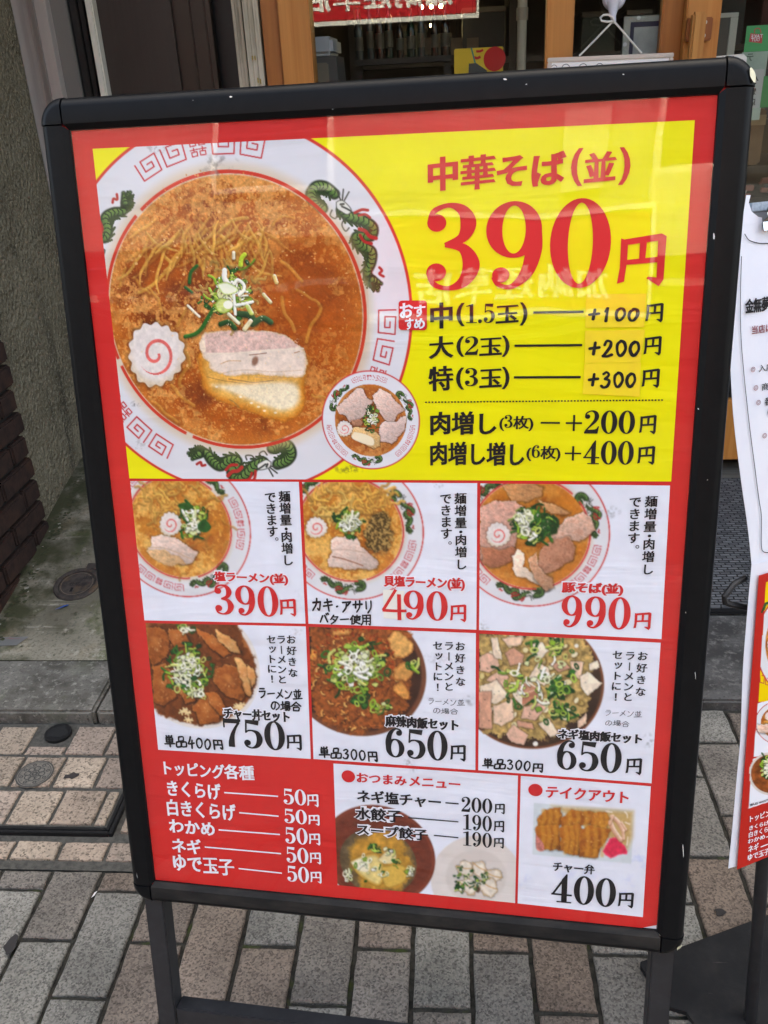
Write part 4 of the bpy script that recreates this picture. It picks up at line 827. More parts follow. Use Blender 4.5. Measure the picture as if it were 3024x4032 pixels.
# ---- snack panel and takeaway panel
P = panel(ZK, [(50, 12), (1615, 115), (1590, 1195), (85, 1043)])
w = P.win(880, 620, 1640, 1210); x, y = P.x[w], P.y[w]; q = np.hypot((x - 1260) / 390, (y - 990) / 370); P.blend(w, (1 - sstep(.97, 1.0, q)), np.array([222, 214, 206.]) * (.97 + .05 * fbm(x / 90, y / 90, 2, 3)[..., None]))
q = np.hypot((x - 1260) / 270, (y - 970) / 240); P.blend(w, (1 - sstep(.9, 1.0, q)) * .4, (200, 190, 180))
c = (.2715, .764); Rr = .0649; q = np.hypot(P.U - c[0], P.V - c[1]) / Rr; n = fbm(P.x / 90, P.y / 30, 3, 4)[..., None]
P.blend((slice(None),) * 2, 1 - sstep(.985, 1.0, q), np.array([112, 52, 36.]) * (.85 + .3 * n)); P.blend((slice(None),) * 2, (1 - sstep(0, .035, np.abs(q - .95))) * .6, (140, 70, 50))
c2 = (.2711, .773); q = np.hypot(P.U - c2[0], P.V - c2[1]) / .0443; n1 = fbm(P.x / 40, P.y / 40, 6, 4)[..., None]
P.blend((slice(None),) * 2, 1 - sstep(.985, 1.0, q), np.array([96, 80, 56.]) * (.7 + .6 * n1)); 
w, d = P.sdf([(200, 720), (330, 620), (560, 600), (640, 700), (700, 840), (680, 1000), (560, 1080), (320, 1080), (240, 960), (190, 860)], 60, True, 40, 3)
P.blend(w, (1 - sstep(-30, 30, d)) * .92, np.array([206, 150, 56.]) * (.75 + .45 * fbm(P.x[w] / 36, P.y[w] / 36, 8, 4)[..., None]))
P.blob([(195, 840), (300, 790), (420, 780), (475, 880), (480, 980), (430, 1050), (320, 1000), (240, 930)], (226, 204, 130), 10, tex=(40, .12, 3), edge=(196, 150, 60), ew=34, shade=.35); P.blob([(200, 850), (300, 810), (350, 860), (340, 930), (250, 910)], (244, 236, 206), 26)
P.blob([(430, 830), (520, 740), (580, 780), (560, 850), (480, 860)], (232, 214, 160), 18, shade=.3); P.blob([(460, 890), (640, 880), (660, 1000), (520, 1060), (470, 1000)], (216, 176, 80), 24, shade=.3)
P.negi((430, 850), 300, 230, 34, 26, 71, (.15, .25, .6)); P.negi((400, 730), 40, 30, 10, 26, 72, (.7, .3, 0)); P.negi((590, 840), 40, 14, 8, 26, 73, (.8, .2, 0)); P.negi((170, 960), 60, 90, 14, 28, 74, (0, .1, .9)); P.negi((700, 920), 50, 60, 10, 28, 75, (0, .1, .9))
for k, pts in enumerate([[(1090, 880), (1180, 830), (1240, 900), (1220, 970), (1120, 950)], [(1230, 850), (1320, 850), (1350, 920), (1300, 980), (1240, 930)], [(1340, 930), (1440, 910), (1480, 980), (1400, 1010)], [(1100, 1010), (1200, 980), (1260, 1060), (1220, 1130), (1130, 1070)], [(1290, 1000), (1400, 990), (1440, 1080), (1360, 1140), (1290, 1070)]]):
    P.blob(pts, (226, 216, 198), 6, tex=(26, .14, k), edge=(186, 156, 116), ew=18, wob=20, shade=.4); P.stroke([pts[0], ((pts[0][0] + pts[2][0]) / 2, (pts[0][1] + pts[2][1]) / 2 + 12), pts[2]], 9, (196, 150, 90), 6, alpha=.8)
P.ell((1275, 1080), 18, 26, (60, 36, 20), 12, .9); P.negi((1180, 990), 130, 110, 34, 20, 76, (.7, .2, .1)); P.negi((1110, 1080), 40, 40, 14, 22, 77, (.8, .1, .1)); P.negi((1340, 990), 60, 50, 12, 18, 78, (.6, .3, .1))
P.smudge((720, 40), 50, 60, 12, .6)
P.photo(41, .11, 1); pic = P.build('snack_picture', M_PRINT, poster); tag(pic, 'print of soup dumplings and a plate of pork')
P = panel(ZL, [(85, 95), (1500, 208), (1413, 1632), (50, 1482)])
P.smudge((700, 1180), 260, 110, 13, .5, (196, 204, 236), 90); P.smudge((1380, 1010), 120, 160, 14, .6, (190, 200, 236), 70); P.smudge((100, 1230), 120, 160, 15, .6, (196, 204, 236), 80); P.smudge((1280, 1300), 200, 150, 16, .5, (196, 204, 236), 70)
P.blob([(228, 390), (1318, 470), (1285, 1052), (212, 948)], (206, 214, 216), 3, curve=False, tex=(120, .05, 2)); 
w, d = P.sdf([(420, 420), (1310, 478), (1300, 760), (1250, 900), (900, 700), (500, 470)], 60, False); P.blend(w, (1 - sstep(-50, 40, d)) * .8, (196, 150, 72))
PORK = [[(340, 460), (520, 445), (540, 600), (500, 640), (260, 640), (270, 560)], [(520, 560), (640, 465), (870, 490), (880, 600), (700, 640), (520, 660)], [(860, 500), (1020, 490), (1060, 600), (1000, 670), (850, 640)], [(250, 640), (500, 620), (520, 900), (330, 905), (255, 880), (250, 740)], [(510, 650), (720, 620), (760, 700), (720, 960), (590, 945), (510, 900)], [(720, 700), (820, 620), (1060, 680), (1010, 800), (910, 990), (720, 970)]]
for k, pts in enumerate(PORK):
    P.slice(pts, (156, 86, 30), (190, 120, 48), (108, 56, 20), 80 + k, shade=.45, tint=(190, 118, 38), vr=.38)
    x0 = min(p[0] for p in pts); x1 = max(p[0] for p in pts); y0 = min(p[1] for p in pts); y1 = max(p[1] for p in pts)
    for j in range(3):
        xx = x0 + (x1 - x0) * (.25 + .25 * j); P.stroke([(xx, y0 + 30), (xx + 14, (y0 + y1) / 2), (xx - 6, y1 - 30)], 44, (214, 152, 56), 26, alpha=.5); P.glints((xx, (y0 + y1) / 2), 50, 80, 2, 10, k * 3 + j, (236, 190, 110))
P.blob([(250, 730), (330, 830), (330, 910), (255, 890)], (196, 120, 108), 8, tex=(14, .4, 4))
P.blob([(970, 910), (1050, 790), (1160, 780), (1250, 930), (1150, 960), (1050, 980)], (222, 44, 78), 6, tex=(30, .12, 6), edge=(236, 90, 120), ew=20, wob=16)
P.negi((1140, 640), 100, 110, 0, 30, 1); 
for pts, wd in (([(1075, 540), (1140, 590), (1200, 690)], 46), ([(1060, 600), (1100, 690), (1170, 790)], 50), ([(1090, 530), (1050, 620)], 26), ([(1200, 700), (1200, 780)], 34), ([(1180, 600), (1230, 680)], 24)): P.stroke([(a + 6, b + 8) for a, b in pts], wd, (110, 60, 30), 14, alpha=.5); P.stroke(pts, wd, (222, 178, 146), 6, hi=(248, 232, 216), lo=(190, 130, 96))
for pts in ([(1010, 480), (1080, 490)], [(1215, 485), (1240, 510), (1245, 550)], [(1220, 600), (1270, 620)], [(1250, 760), (1240, 850)]): P.stroke(pts, 12, (246, 240, 228), 8, alpha=.85)
P.photo(42, .11, 1); pic = P.build('takeaway_picture', M_PRINT, poster); tag(pic, 'print of the boxed pork lunch')

# ---- writing on the poster
W1, W2, W3 = .0008, .0011, .0014
def LT(w=W2): return Letters(SIGN, w)
LT().line('中華そば', ZN, (190, 828), (790, 650), 'brush', 1.1).line('（' if False else '(', ZN, (805, 806), (862, 640), 'brush', .9).line('並', ZN, (862, 792), (1008, 652), 'brush', 1.1).line(')', ZN, (1010, 800), (1068, 635), 'brush', .9).build('headline_lettering', M_INKRED, poster)
LT().line('390', ZZ, (921, 629), (1324, 425), 'serif').line('円', ZZ, (1332, 620), (1440, 504), 'serif').build('headline_price', M_INKRED, poster)
b = LT(W2)
b.line('中', ZC, (200, 200), (322, 55)).line('(', ZC, (342, 186), (388, 58), 'brush', .8).line('1.5', ZC, (395, 170), (552, 62)).line('玉', ZC, (555, 172), (682, 68)).line(')', ZC, (685, 182), (730, 55), 'brush', .8).bar(ZC, (760, 112), (1034, 106), 13).line('円', ZC, (1368, 166), (1470, 58))
b.line('大', ZC, (190, 365), (328, 238)).line('(', ZC, (342, 352), (386, 240), 'brush', .8).line('2', ZC, (388, 342), (462, 240)).line('玉', ZC, (466, 348), (590, 245)).line(')', ZC, (588, 352), (632, 236), 'brush', .8).bar(ZC, (658, 293), (1026, 287), 13).line('円', ZC, (1358, 346), (1460, 238))
b.line('特', ZC, (190, 540), (328, 400)).line('(', ZC, (340, 530), (385, 410), 'brush', .8).line('3', ZC, (388, 512), (460, 412)).line('玉', ZC, (466, 522), (590, 415)).line(')', ZC, (588, 528), (632, 406), 'brush', .8).bar(ZC, (655, 465), (1018, 461), 13).line('円', ZC, (1348, 522), (1450, 415))
for i in range(74):
    t = i / 73; x = 172 + (1455 - 172) * t; y = 599 - 12 * t; b.bar(ZC, (x, y), (x + 10, y), 8)
b.line('肉増し', ZC, (200, 778), (562, 648)).line('(3枚)', ZC, (575, 755), (762, 668), 'brush', .8).bar(ZC, (800, 712), (905, 710), 10).line('+', ZC, (935, 755), (1027, 668)).line('200', ZC, (1036, 770), (1317, 643)).line('円', ZC, (1334, 773), (1432, 667))
b.line('肉増し増し', ZC, (200, 943), (714, 815)).line('(6枚)', ZC, (722, 918), (910, 832), 'brush', .8).line('+', ZC, (930, 915), (1022, 838)).line('400', ZC, (1030, 936), (1310, 808)).line('円', ZC, (1324, 939), (1424, 836))
b.build('price_list_lettering', M_BLK, poster)
def sticker(Z, quad, m, name, w=.0013):
    s = Letters(SIGN, w); s.poly(Z, quad); return s.build(name, m, poster)
for quad, txt, lb, rt in (([(1048, 12), (1374, 8), (1362, 190), (1042, 193)], '+100', (1055, 166), (1340, 78)), ([(1042, 210), (1368, 205), (1340, 383), (1040, 385)], '+200', (1056, 357), (1344, 256)), ([(1040, 388), (1345, 384), (1338, 568), (1028, 553)], '+300', (1053, 525), (1322, 428))):
    st = sticker(ZC, quad, M_STICK, 'price_sticker'); Letters(SIGN, .0017).hand(txt, ZC, lb, rt, 0.12, 1).build('handwritten_price', M_MARK, poster)
# red seal
s = Letters(SIGN, .0012); r_ = 18; pts = []
for cx, cy, a0 in ((182 - r_, 45 + r_, -90), (182 - r_, 208 - r_, 0), (28 + r_, 206 - r_, 90), (28 + r_, 46 + r_, 180)):
    for k in range(5): a = math.radians(a0 + 22.5 * k); pts.append((cx + r_ * math.cos(a), cy + r_ * math.sin(a)))
s.poly(ZC, pts); s.build('recommended_seal', M_INKRED, poster)
Letters(SIGN, .0016).line('お', ZC, (34, 142), (108, 58), 'brush', 1.2).line('す', ZC, (112, 136), (174, 68), 'brush', 1.2).line('す', ZC, (64, 206), (110, 140), 'brush', 1.2).line('め', ZC, (112, 200), (172, 142), 'brush', 1.2).build('seal_lettering', M_WHT, poster)
# dish panels: names with a white edge, prices, notes
def name_line(txt, Z, lb, rt, m):
    h = Letters(SIGN, W1); h.line(txt, Z, lb, rt, 'brush', 5.0)
    dx = 11; Letters(SIGN, W1).line(txt, Z, (lb[0] - dx, lb[1] + dx), (rt[0] + dx, rt[1] - dx), 'brush', 4.6).build('white_text_edge', M_WHT, poster)
    Letters(SIGN, W2).line(txt, Z, lb, rt, 'brush', 1.7).build('dish_name', m, poster)
name_line('塩ラーメン(並)', ZD, (795, 975), (1462, 892), M_INKRED); name_line('貝塩ラーメン(並)', ZE, (740, 995), (1460, 905), M_INKRED); name_line('豚そば(並)', ZF, (692, 922), (1176, 842), M_INKRED)
name_line('チャー丼セット', ZG, (790, 972), (1418, 898), M_BLK); name_line('麻辣肉飯セット', ZH, (752, 1018), (1438, 950), M_BLK); name_line('ネギ塩肉飯セット', ZI, (692, 908), (1390, 862), M_BLK)
LT().line('390', ZD, (808, 1262), (1367, 1008)).line('円', ZD, (1392, 1277), (1532, 1120)).build('dish_price', M_INKRED, poster)
LT().line('90', ZE, (922, 1272), (1307, 1026)).line('円', ZE, (1328, 1292), (1472, 1140)).build('dish_price', M_INKRED, poster)
LT().line('990', ZF, (688, 1180), (1237, 950)).line('円', ZF, (1250, 1198), (1392, 1065)).build('dish_price', M_INKRED, poster)
LT().line('750', ZG, (797, 1240), (1364, 1000)).line('円', ZG, (1392, 1270), (1532, 1123)).build('dish_price', M_BLK, poster)
LT().line('650', ZH, (758, 1300), (1333, 1060)).line('円', ZH, (1358, 1335), (1504, 1188)).build('dish_price', M_BLK, poster)
LT().line('650', ZI, (687, 1155), (1225, 945)).line('円', ZI, (1248, 1195), (1387, 1065)).build('dish_price', M_BLK, poster)
for Z, a, c, e, k in ((ZD, ((1432, 198), (1462, 775)), ((1303, 205), (1322, 515)), (1362, 578), 100), (ZE, ((1420, 210), (1426, 790)), ((1290, 212), (1295, 520)), (1328, 597), 100), (ZF, ((1390, 208), (1362, 735)), ((1265, 212), (1253, 492)), (1282, 556), 92)):
    LT().column('麺増量・肉増し', Z, *a, k).column('できます', Z, *c, k).ring(Z, e, 15, .4).build('note_lettering', M_BLK, poster)
for Z, a, b2, c, k in ((ZG, ((1432, 215), (1450, 535)), ((1338, 215), (1347, 598)), ((1243, 215), (1250, 590)), 88), (ZH, ((1450, 272), (1454, 602)), ((1347, 268), (1345, 648)), ((1243, 266), (1242, 650)), 90), (ZI, ((1388, 235), (1372, 525)), ((1287, 232), (1268, 568)), ((1185, 225), (1170, 565)), 82)):
    LT().column('お好きな', Z, *a, k).column('ラーメンと', Z, *b2, k).column('セットに！', Z, *c, k).build('note_lettering', M_BLK, poster)
LT().hand('カキ・アサリ', ZE, (112, 1202), (637, 1098), 0.1, 3).build('handwritten_note', M_MARK, poster); LT().hand('バター使用', ZE, (178, 1312), (632, 1226), 0.1, 4).build('handwritten_note', M_MARK, poster)
LT().hand('ラーメン並', ZG, (1125, 775), (1540, 688), 0.1, 5).hand('の場合', ZG, (1238, 888), (1530, 808), 0.1, 6).build('handwritten_note', M_MARK, poster); LT().hand('単品400円', ZG, (218, 1243), (776, 1158), 0.1, 7).build('handwritten_note', M_MARK, poster)
LT().hand('ラーメン並', ZH, (1155, 808), (1497, 766), 0.055, 8).hand('の場合', ZH, (1200, 892), (1432, 850), 0.055, 9).build('pen_note', M_PEN, poster)
LT().hand('単品300円', ZH, (133, 1310), (682, 1232), 0.1, 10).build('handwritten_note', M_MARK, poster)
LT().hand('ラーメン並', ZI, (1083, 718), (1388, 680), 0.055, 11).hand('の場合', ZI, (1083, 798), (1282, 760), 0.055, 12).build('pen_note', M_PEN, poster)
LT().hand('単品300円', ZI, (78, 1150), (580, 1090), 0.1, 13).build('handwritten_note', M_MARK, poster)
sticker(ZE, [(735, 1010), (925, 1022), (932, 1278), (742, 1262)], M_STICKW, 'price_sticker', .0008)
Letters(SIGN, .0012).path(ZE, [(850, 1008), (800, 1090), (738, 1190)], 26).path(ZE, [(732, 1190), (840, 1196), (945, 1196)], 26).path(ZE, [(878, 1050), (880, 1160), (882, 1278)], 34).build('handwritten_price', M_INKRED, poster)
# toppings list, white on red
b = LT()
b.line('トッピング', ZJ, (113, 182), (655, 88)).line('各種', ZJ, (655, 218), (925, 100))
for txt, lb, rt, l0, l1, p0, p1, e0, e1 in (('きくらげ', (145, 372), (620, 262), (655, 342), (1143, 376), (1195, 446), (1392, 318), (1408, 468), (1507, 358)), ('白きくらげ', (143, 552), (757, 448), (790, 524), (1148, 556), (1202, 616), (1400, 502), (1420, 636), (1517, 545)),
    ('わかめ', (158, 702), (564, 616), (605, 680), (1160, 722), (1211, 800), (1406, 668), (1425, 814), (1522, 714)), ('ネギ', (184, 882), (440, 768), (478, 836), (1170, 896), (1221, 974), (1413, 848), (1432, 986), (1529, 886)), ('ゆで玉子', (198, 1050), (742, 950), (785, 1031), (1178, 1073), (1229, 1146), (1419, 1020), (1438, 1160), (1534, 1060))):
    b.line(txt, ZJ, lb, rt); b.line('50', ZJ, p0, p1); b.line('円', ZJ, e0, e1); u = None
    b.path(ZJ, [l0, l1], 13)
b.build('topping_list_lettering', M_WHT, poster)
b = LT(); b.spot(ZK, (177, 118), 57).line('おつまみ', ZK, (248, 168), (672, 116)).line('メニュー', ZK, (690, 200), (1127, 145)); b.build('snack_heading', M_INKRED, poster)
for txt, lb, rt in (('水餃子', (234, 482), (636, 404)), ('スープ餃子', (246, 614), (856, 566))): Letters(SIGN, W1).line(txt, ZK, (lb[0] - 12, lb[1] + 12), (rt[0] + 12, rt[1] - 12), 'brush', 4.8).build('white_text_edge', M_WHT, poster)
b = LT(); b.line('ネギ塩チャー', ZK, (250, 336), (962, 280)).bar(ZK, (1000, 346), (1112, 346), 11).line('200', ZK, (1136, 416), (1398, 308)).line('円', ZK, (1416, 434), (1505, 350))
b.line('水餃子', ZK, (234, 482), (636, 404)).path(ZK, [(685, 468), (1110, 503)], 11).line('190', ZK, (1150, 568), (1395, 455)).line('円', ZK, (1410, 588), (1500, 495))
b.line('スープ餃子', ZK, (246, 614), (856, 566)).path(ZK, [(902, 618), (1110, 638)], 11).line('190', ZK, (1150, 704), (1395, 600)).line('円', ZK, (1408, 725), (1497, 640)); b.build('snack_list_lettering', M_BLK, poster)
LT().spot(ZL, (244, 245), 78).line('テイクアウト', ZL, (354, 326), (1264, 262)).build('takeaway_heading', M_INKRED, poster)
LT().line('チャー弁', ZL, (434, 1128), (894, 1060)).line('400', ZL, (413, 1460), (1129, 1210)).line('円', ZL, (1138, 1518), (1317, 1362)).build('takeaway_price', M_BLK, poster)
# ------------------------------------------------------------------ the sign's clear film, frame and legs
M_FILM = clear_mat('clear_film', 1.45, (.985, .985, .985), .014, .82)
fm = MB(); nu, nv = 90, 128; V = []
for j in range(nv + 1):
    for i in range(nu + 1):
        u = -.004 + (PW + .008) * i / nu; v = -.004 + (PH + .008) * j / nv; a, b = i / nu, j / nv
        e = min(1, 6 * min(a, 1 - a), 8 * min(b, 1 - b))
        z = .9 * math.sin(9 * a + 5 * b * b + 1) + .8 * math.sin(15 * b - 4 * a * a + 2) + .5 * math.sin(22 * a * b + 6 * a) * b + .45 * math.sin(31 * b + 9 * a + 3 * math.sin(7 * a)) * (.3 + b * b)
        z += 1.6 * float(fbm(np.array([a * 5.0]), np.array([b * 9.0]), 4, 3)[0] - .5)
        V.append(sp(u, v, .0024 + .00024 * z * e))
fm.add(V, [(j * (nu + 1) + i, (j + 1) * (nu + 1) + i, (j + 1) * (nu + 1) + i + 1, j * (nu + 1) + i + 1) for j in range(nv) for i in range(nu)])
film = fm.build('cover_film', M_FILM, sign, True)
for p in film.data.polygons: p.use_smooth = True
M_FRAME = mat('black_frame_paint', (14, 15, 17), .36, spec=.11, noise=[(90, (18, 19, 21), .4, .75), (420, (28, 28, 30), .70, .74)], bump=(900, .06, .0004))
M_DUST = mat('dusty_black_paint', (34, 34, 34), .6, spec=.08, noise=[((20, 60, 60), (52, 50, 47), .40, .70)])
M_CHIP = mat('chipped_white', (214, 212, 206), .6)
M_WORN = mat('worn_cream_edge', (206, 202, 172), .5)
PROF = [(0, .0018), (.0003, .0034), (.0052, .0072), (.0195, .0076), (.0212, .0072), (.0258, .0042), (.0276, .0012), (.0288, -.004), (.0288, -.012), (.0275, -.0145), (0, -.0145)]
def frame_side(parent, name, tf, L, m, face=SIGN):
    """Snap rail along one side; mitred inner lip, square end against the corner piece. tf maps (along, out, w) to the plane."""
    b = MB(); V = []; n = len(PROF)
    for e in (0, 1):
        for d, w in PROF:
            dd = min(d, .0048) if d < .005 else .0037; s_ = -dd if e == 0 else L + dd
            V.append(sp(*tf(s_, d, w)))
    b.add(V, [(i, (i + 1) % n, (i + 1) % n + n, i + n) for i in range(n)] + [tuple(range(n)), tuple(range(n, 2 * n))[::-1]])
    for i in range(3): b.mi[i] = 1
    return b.build(name, m, parent, True)
TFS = [lambda s, d, w: (s, -d, w), lambda s, d, w: (PW + d, s, w), lambda s, d, w: (PW - s, PH + d, w), lambda s, d, w: (-d, PH - s, w)]
for i, tf in enumerate(TFS):
    r_ = frame_side(sign, 'frame_rail', tf, PW if i % 2 == 0 else PH, [M_FRAME, M_DUST if i == 2 else M_FRAME])
    if i == 2: r_['label'] = 'lower frame rail with a dusty inner lip'
for cx, cy, sx, sy in ((0, 0, -1, -1), (PW, 0, 1, -1), (PW, PH, 1, 1), (0, PH, -1, 1)):
    b = MB(); ncap = 12; V = []; n = len(PROF)
    pr = [(max(0, d - .0050) * 1.022, w + (.0006 if d > .005 else 0)) for d, w in PROF[2:]]; pr = [(0, .0078)] + [(d, w) for d, w in pr if d > 0] + [(0, -.0145)]
    n = len(pr)
    for k in range(ncap + 1):
        a = math.pi / 2 * k / ncap
        for d, w in pr: V.append(sp(cx + sx * (.0051 + d * math.cos(a)), cy + sy * (.0051 + d * math.sin(a)), w))
    F = [(k * n + i, k * n + (i + 1) % n, (k + 1) * n + (i + 1) % n, (k + 1) * n + i) for k in range(ncap) for i in range(n)]
    F += [tuple(range(n)), tuple(ncap * n + i for i in range(n))[::-1]]
    b.add(V, F); cap = b.build('corner_cap', M_FRAME, sign, True)
    if sx > 0:                                            # the right-hand caps are worn to cream along the bend
        b = MB(); V = []; ks = [math.radians(a) for a in (range(4, 40, 4) if sy < 0 else range(18, 40, 4))]
        for a in ks:
            q = math.sin(math.pi * (a - ks[0]) / (ks[-1] - ks[0]))
            for d, w in ((.0205 - .002 * q, .0066), (.0224 + .0008 * q, .0036)): V.append(sp(cx + sx * (.0051 + d * 1.01 * math.cos(a)), cy + sy * (.0051 + d * 1.01 * math.sin(a)), w + .0012))
        b.add(V, [(2 * i, 2 * i + 1, 2 * i + 3, 2 * i + 2) for i in range(len(ks) - 1)]); b.build('worn_edge', M_WORN, cap)
# little chips in the paint
b = MB(); R = random.Random(4)
def chip(px, py, w, l, ang=0):
    w *= .55; l *= .7
    u, v = SIGN.hit(px, py, .0079); ca, sa = math.cos(ang), math.sin(ang)
    pts = [(u + ca * l * math.cos(t) - sa * w * math.sin(t), v + sa * l * math.cos(t) + ca * w * math.sin(t)) for t in np.linspace(0, 6.28, 9)[:-1]]
    MB().add([sp(x + R.uniform(-.0002, .0002), y + R.uniform(-.0002, .0002), .0079) for x, y in pts], [tuple(range(8))]).build('paint_chip', M_CHIP, sign)
for px, py, w, l, a in ((909, 381, .0012, .0022, 0), (1988, 312, .0012, .0022, .3), (2072, 332, .0006, .0009, 0), (2455, 293, .0008, .0012, 0), (2811, 930, .0012, .0040, 1.5), (2750, 1610, .0008, .0012, .8), (2786, 1890, .0005, .0008, 0), (2700, 2410, .0004, .0016, 1.4), (2690, 3350, .0004, .012, 1.45), (2738, 2660, .0004, .006, 1.4), (539, 3447, .0004, .006, 1.5), (760, 395, .0003, .0006, 0), (1310, 430, .0003, .0006, 0)): chip(px, py, w, l, a)
M_LEG = mat('black_leg_paint', (34, 35, 38), .5, spec=.4, noise=[(60, (44, 45, 48), .45, .75)])
def bar_box(u0, v0, w0, u1, v1, w1, bev=.0015):
    M = Matrix(((SIGN.eu[0], SIGN.ev[0], SIGN.n[0], SIGN.o[0]), (SIGN.eu[1], SIGN.ev[1], SIGN.n[1], SIGN.o[1]), (SIGN.eu[2], SIGN.ev[2], SIGN.n[2], SIGN.o[2]), (0, 0, 0, 1)))
    return MB().box((u0, v0, w0), (u1, v1, w1), bev, 0, M)
vg = lambda u, w: (SIGN.o[2] + SIGN.eu[2] * u + SIGN.n[2] * w) / -SIGN.ev[2]
for u in (-.0205, .5735): bar_box(u, PH + .016, -.0290, u + .0240, vg(u, -.004) - .004, -.0050).build('leg', M_LEG, sign, True)
bar_box(.0042, 1.0225, -.0275, .5728, 1.0465, -.0060).build('crossbar', M_LEG, sign, True)
# rear half: the same frame leaning the other way, hinged at the top
hz = SIGN.at(0, -.028, -.03); th = math.atan2(SIGN.n[2], math.hypot(SIGN.n[0], SIGN.n[1]))
back = -SIGN.n.copy(); back[2] = 0; back /= np.linalg.norm(back)
ev2 = -np.array([0, 0, 1.0]) * math.cos(th) + back * math.sin(th); REAR = Plane(hz, SIGN.eu, ev2)
def rear_box(u0, v0, w0, u1, v1, w1, bev=.002):
    M = Matrix([[REAR.eu[i], REAR.ev[i], REAR.n[i], REAR.o[i]] for i in range(3)] + [[0, 0, 0, 1]]); return MB().box((u0, v0, w0), (u1, v1, w1), bev, 0, M)
rb = rear_box(-.0285, 0, -.02, PW + .0285, .0285, 0)
for a in ((-.0285, .0290, -.02, 0, .855, 0), (PW, .0290, -.02, PW + .0285, .855, 0), (-.0285, .8555, -.02, PW + .0285, .884, 0)):
    t = rear_box(*a); rb.add(t.v, t.f)
rb.build('rear_frame', M_LEG, sign); rear_box(.0005, .0292, -.016, PW - .0005, .8550, -.010).build('rear_panel', M_LEG, sign)
for u in (-.0205, .5735): rear_box(u, .885, -.018, u + .0240, (REAR.o[2] + SIGN.eu[2] * u) / math.cos(th) - .004, 0).build('leg', M_LEG, sign)

# ------------------------------------------------------------------ flyer stand with its two hanging sheets
A_ST = math.radians(21); LEAN = math.radians(11)
er = np.array([math.cos(A_ST), math.sin(A_ST), 0]); nb = np.array([-math.sin(A_ST), math.cos(A_ST), 0])
evf = -np.array([0, 0, 1.0]) * math.cos(LEAN) - nb * math.sin(LEAN)          # downwards and a little towards the street
base = ground(2955, 4016, .012)
FLY = Plane(base + np.array([0, 0, 0]) - evf * 1.30 - nb * .012, er, evf)
STAND_LOC = (float(base[0]), float(base[1]), 0.0)
M_STAND = mat('black_stand_paint', (26, 26, 28), .5, spec=.4, noise=(60, (36, 36, 38), .4, .7))
M_BASE = mat('black_base_plate', (30, 30, 31), .75, spec=.25, noise=[(30, (44, 42, 40), .45, .75), (9, (22, 22, 23), .4, .6), ((14, 160, 10), (66, 62, 58), .66, .74)], bump=(220, .25, .002))
stand = thing('flyer_stand', 'black floor stand with a flat square base holding two hanging flyers', 'stand', STAND_LOC)
tl = np.array([.306, .988, 0]); e1 = np.array([math.cos(math.radians(22.3)), math.sin(math.radians(22.3)), 0]); e2 = np.array([e1[1], -e1[0], 0])
MB().prism([tuple((tl + e1 * a + e2 * c)[:2]) for a, c in ((.004, 0), (.40, 0), (.40, .36), (.03, .36), (.022, .10), (0, .082), (0, .006))], .0035, .0125).build('base_plate', M_BASE, stand)
ptop = FLY.at(0, -.02, -.012); pb = base + nb * .004
# the pole leans left with the sheets
def on_fly(px, py, w=0.0): u, v = FLY.hit(px, py, w); return FLY.at(u, v, w)
p0 = np.array([base[0], base[1], .012]); p1 = on_fly(3003, 3406, -.012); d = (p1 - p0); p2 = p0 + d * (1.34 / d[2])
MB().tube([p0, p1, p2], .0095, 16).build('pole', M_STAND, stand, True)
MB().tube([on_fly(2935, 2275, -.008), on_fly(2890, 2300, -.004), on_fly(2852, 2350, -.003), on_fly(2855, 2372, -.003), on_fly(2885, 2382, -.006), on_fly(2940, 2392, -.010)], .0042, 8).build('wire_hook', M_STAND, stand, True)
M_LAM = mat('laminated_white_sheet', (232, 235, 243), .28, spec=.5, noise=(9, (222, 226, 238), .4, .75))
M_LAMEDGE = clear_mat('laminate_edge', 1.6, (.72, .74, .76), .08, 2.0)
def sheet_mesh(left, width, rows, curl, w0, m, name, parent=None, thick=.0006):
    """Hanging laminated sheet: its left edge follows `left` (plane coordinates), gently bowed."""
    L = smooth_path(left, rows); b = MB(); V = []; nx = 14
    for (u, v) in L:
        for i in range(nx + 1):
            a = i / nx; V.append(FLY.at(u + width * a, v - .02 * 0 * a, w0 + curl * (4 * a * (1 - a)) - .006 * a))
    k = len(V); ny = len(L)
    F = [(j * (nx + 1) + i, (j + 1) * (nx + 1) + i, (j + 1) * (nx + 1) + i + 1, j * (nx + 1) + i + 1) for j in range(ny - 1) for i in range(nx)]
    b.add(V, F); V2 = [np.array(p) - FLY.n * thick for p in V]; b.add(V2, [f[::-1] for f in F])
    bd = [i for i in range(nx + 1)] + [j * (nx + 1) + nx for j in range(1, ny)] + [(ny - 1) * (nx + 1) + i for i in range(nx - 1, -1, -1)] + [j * (nx + 1) for j in range(ny - 2, 0, -1)]
    b.f += [(bd[i], bd[(i + 1) % len(bd)], bd[(i + 1) % len(bd)] + k, bd[i] + k) for i in range(len(bd))]; b.mi += [0] * len(bd)
    o = b.build(name, m, parent, True); return o, L
hp = lambda x, y, w=0: FLY.hit(x, y, w)
# upper notice: left edge bowed to the left in the middle
le = [hp(*p, .004) for p in ((2912, 880), (2898, 1040), (2880, 1240), (2876, 1380), (2880, 1520), (2892, 1680), (2918, 1890), (2945, 2080), (2960, 2225))]
notice, _ = sheet_mesh(le, .30, 6, .004, .004, M_LAM, 'notice_sheet'); tag(notice, 'white laminated notice with small black and dark red writing, clipped above the red flyer', 'notice')
tb = [hp(*p, .004) for p in ((2930, 790), (2925, 830), (2912, 880))]
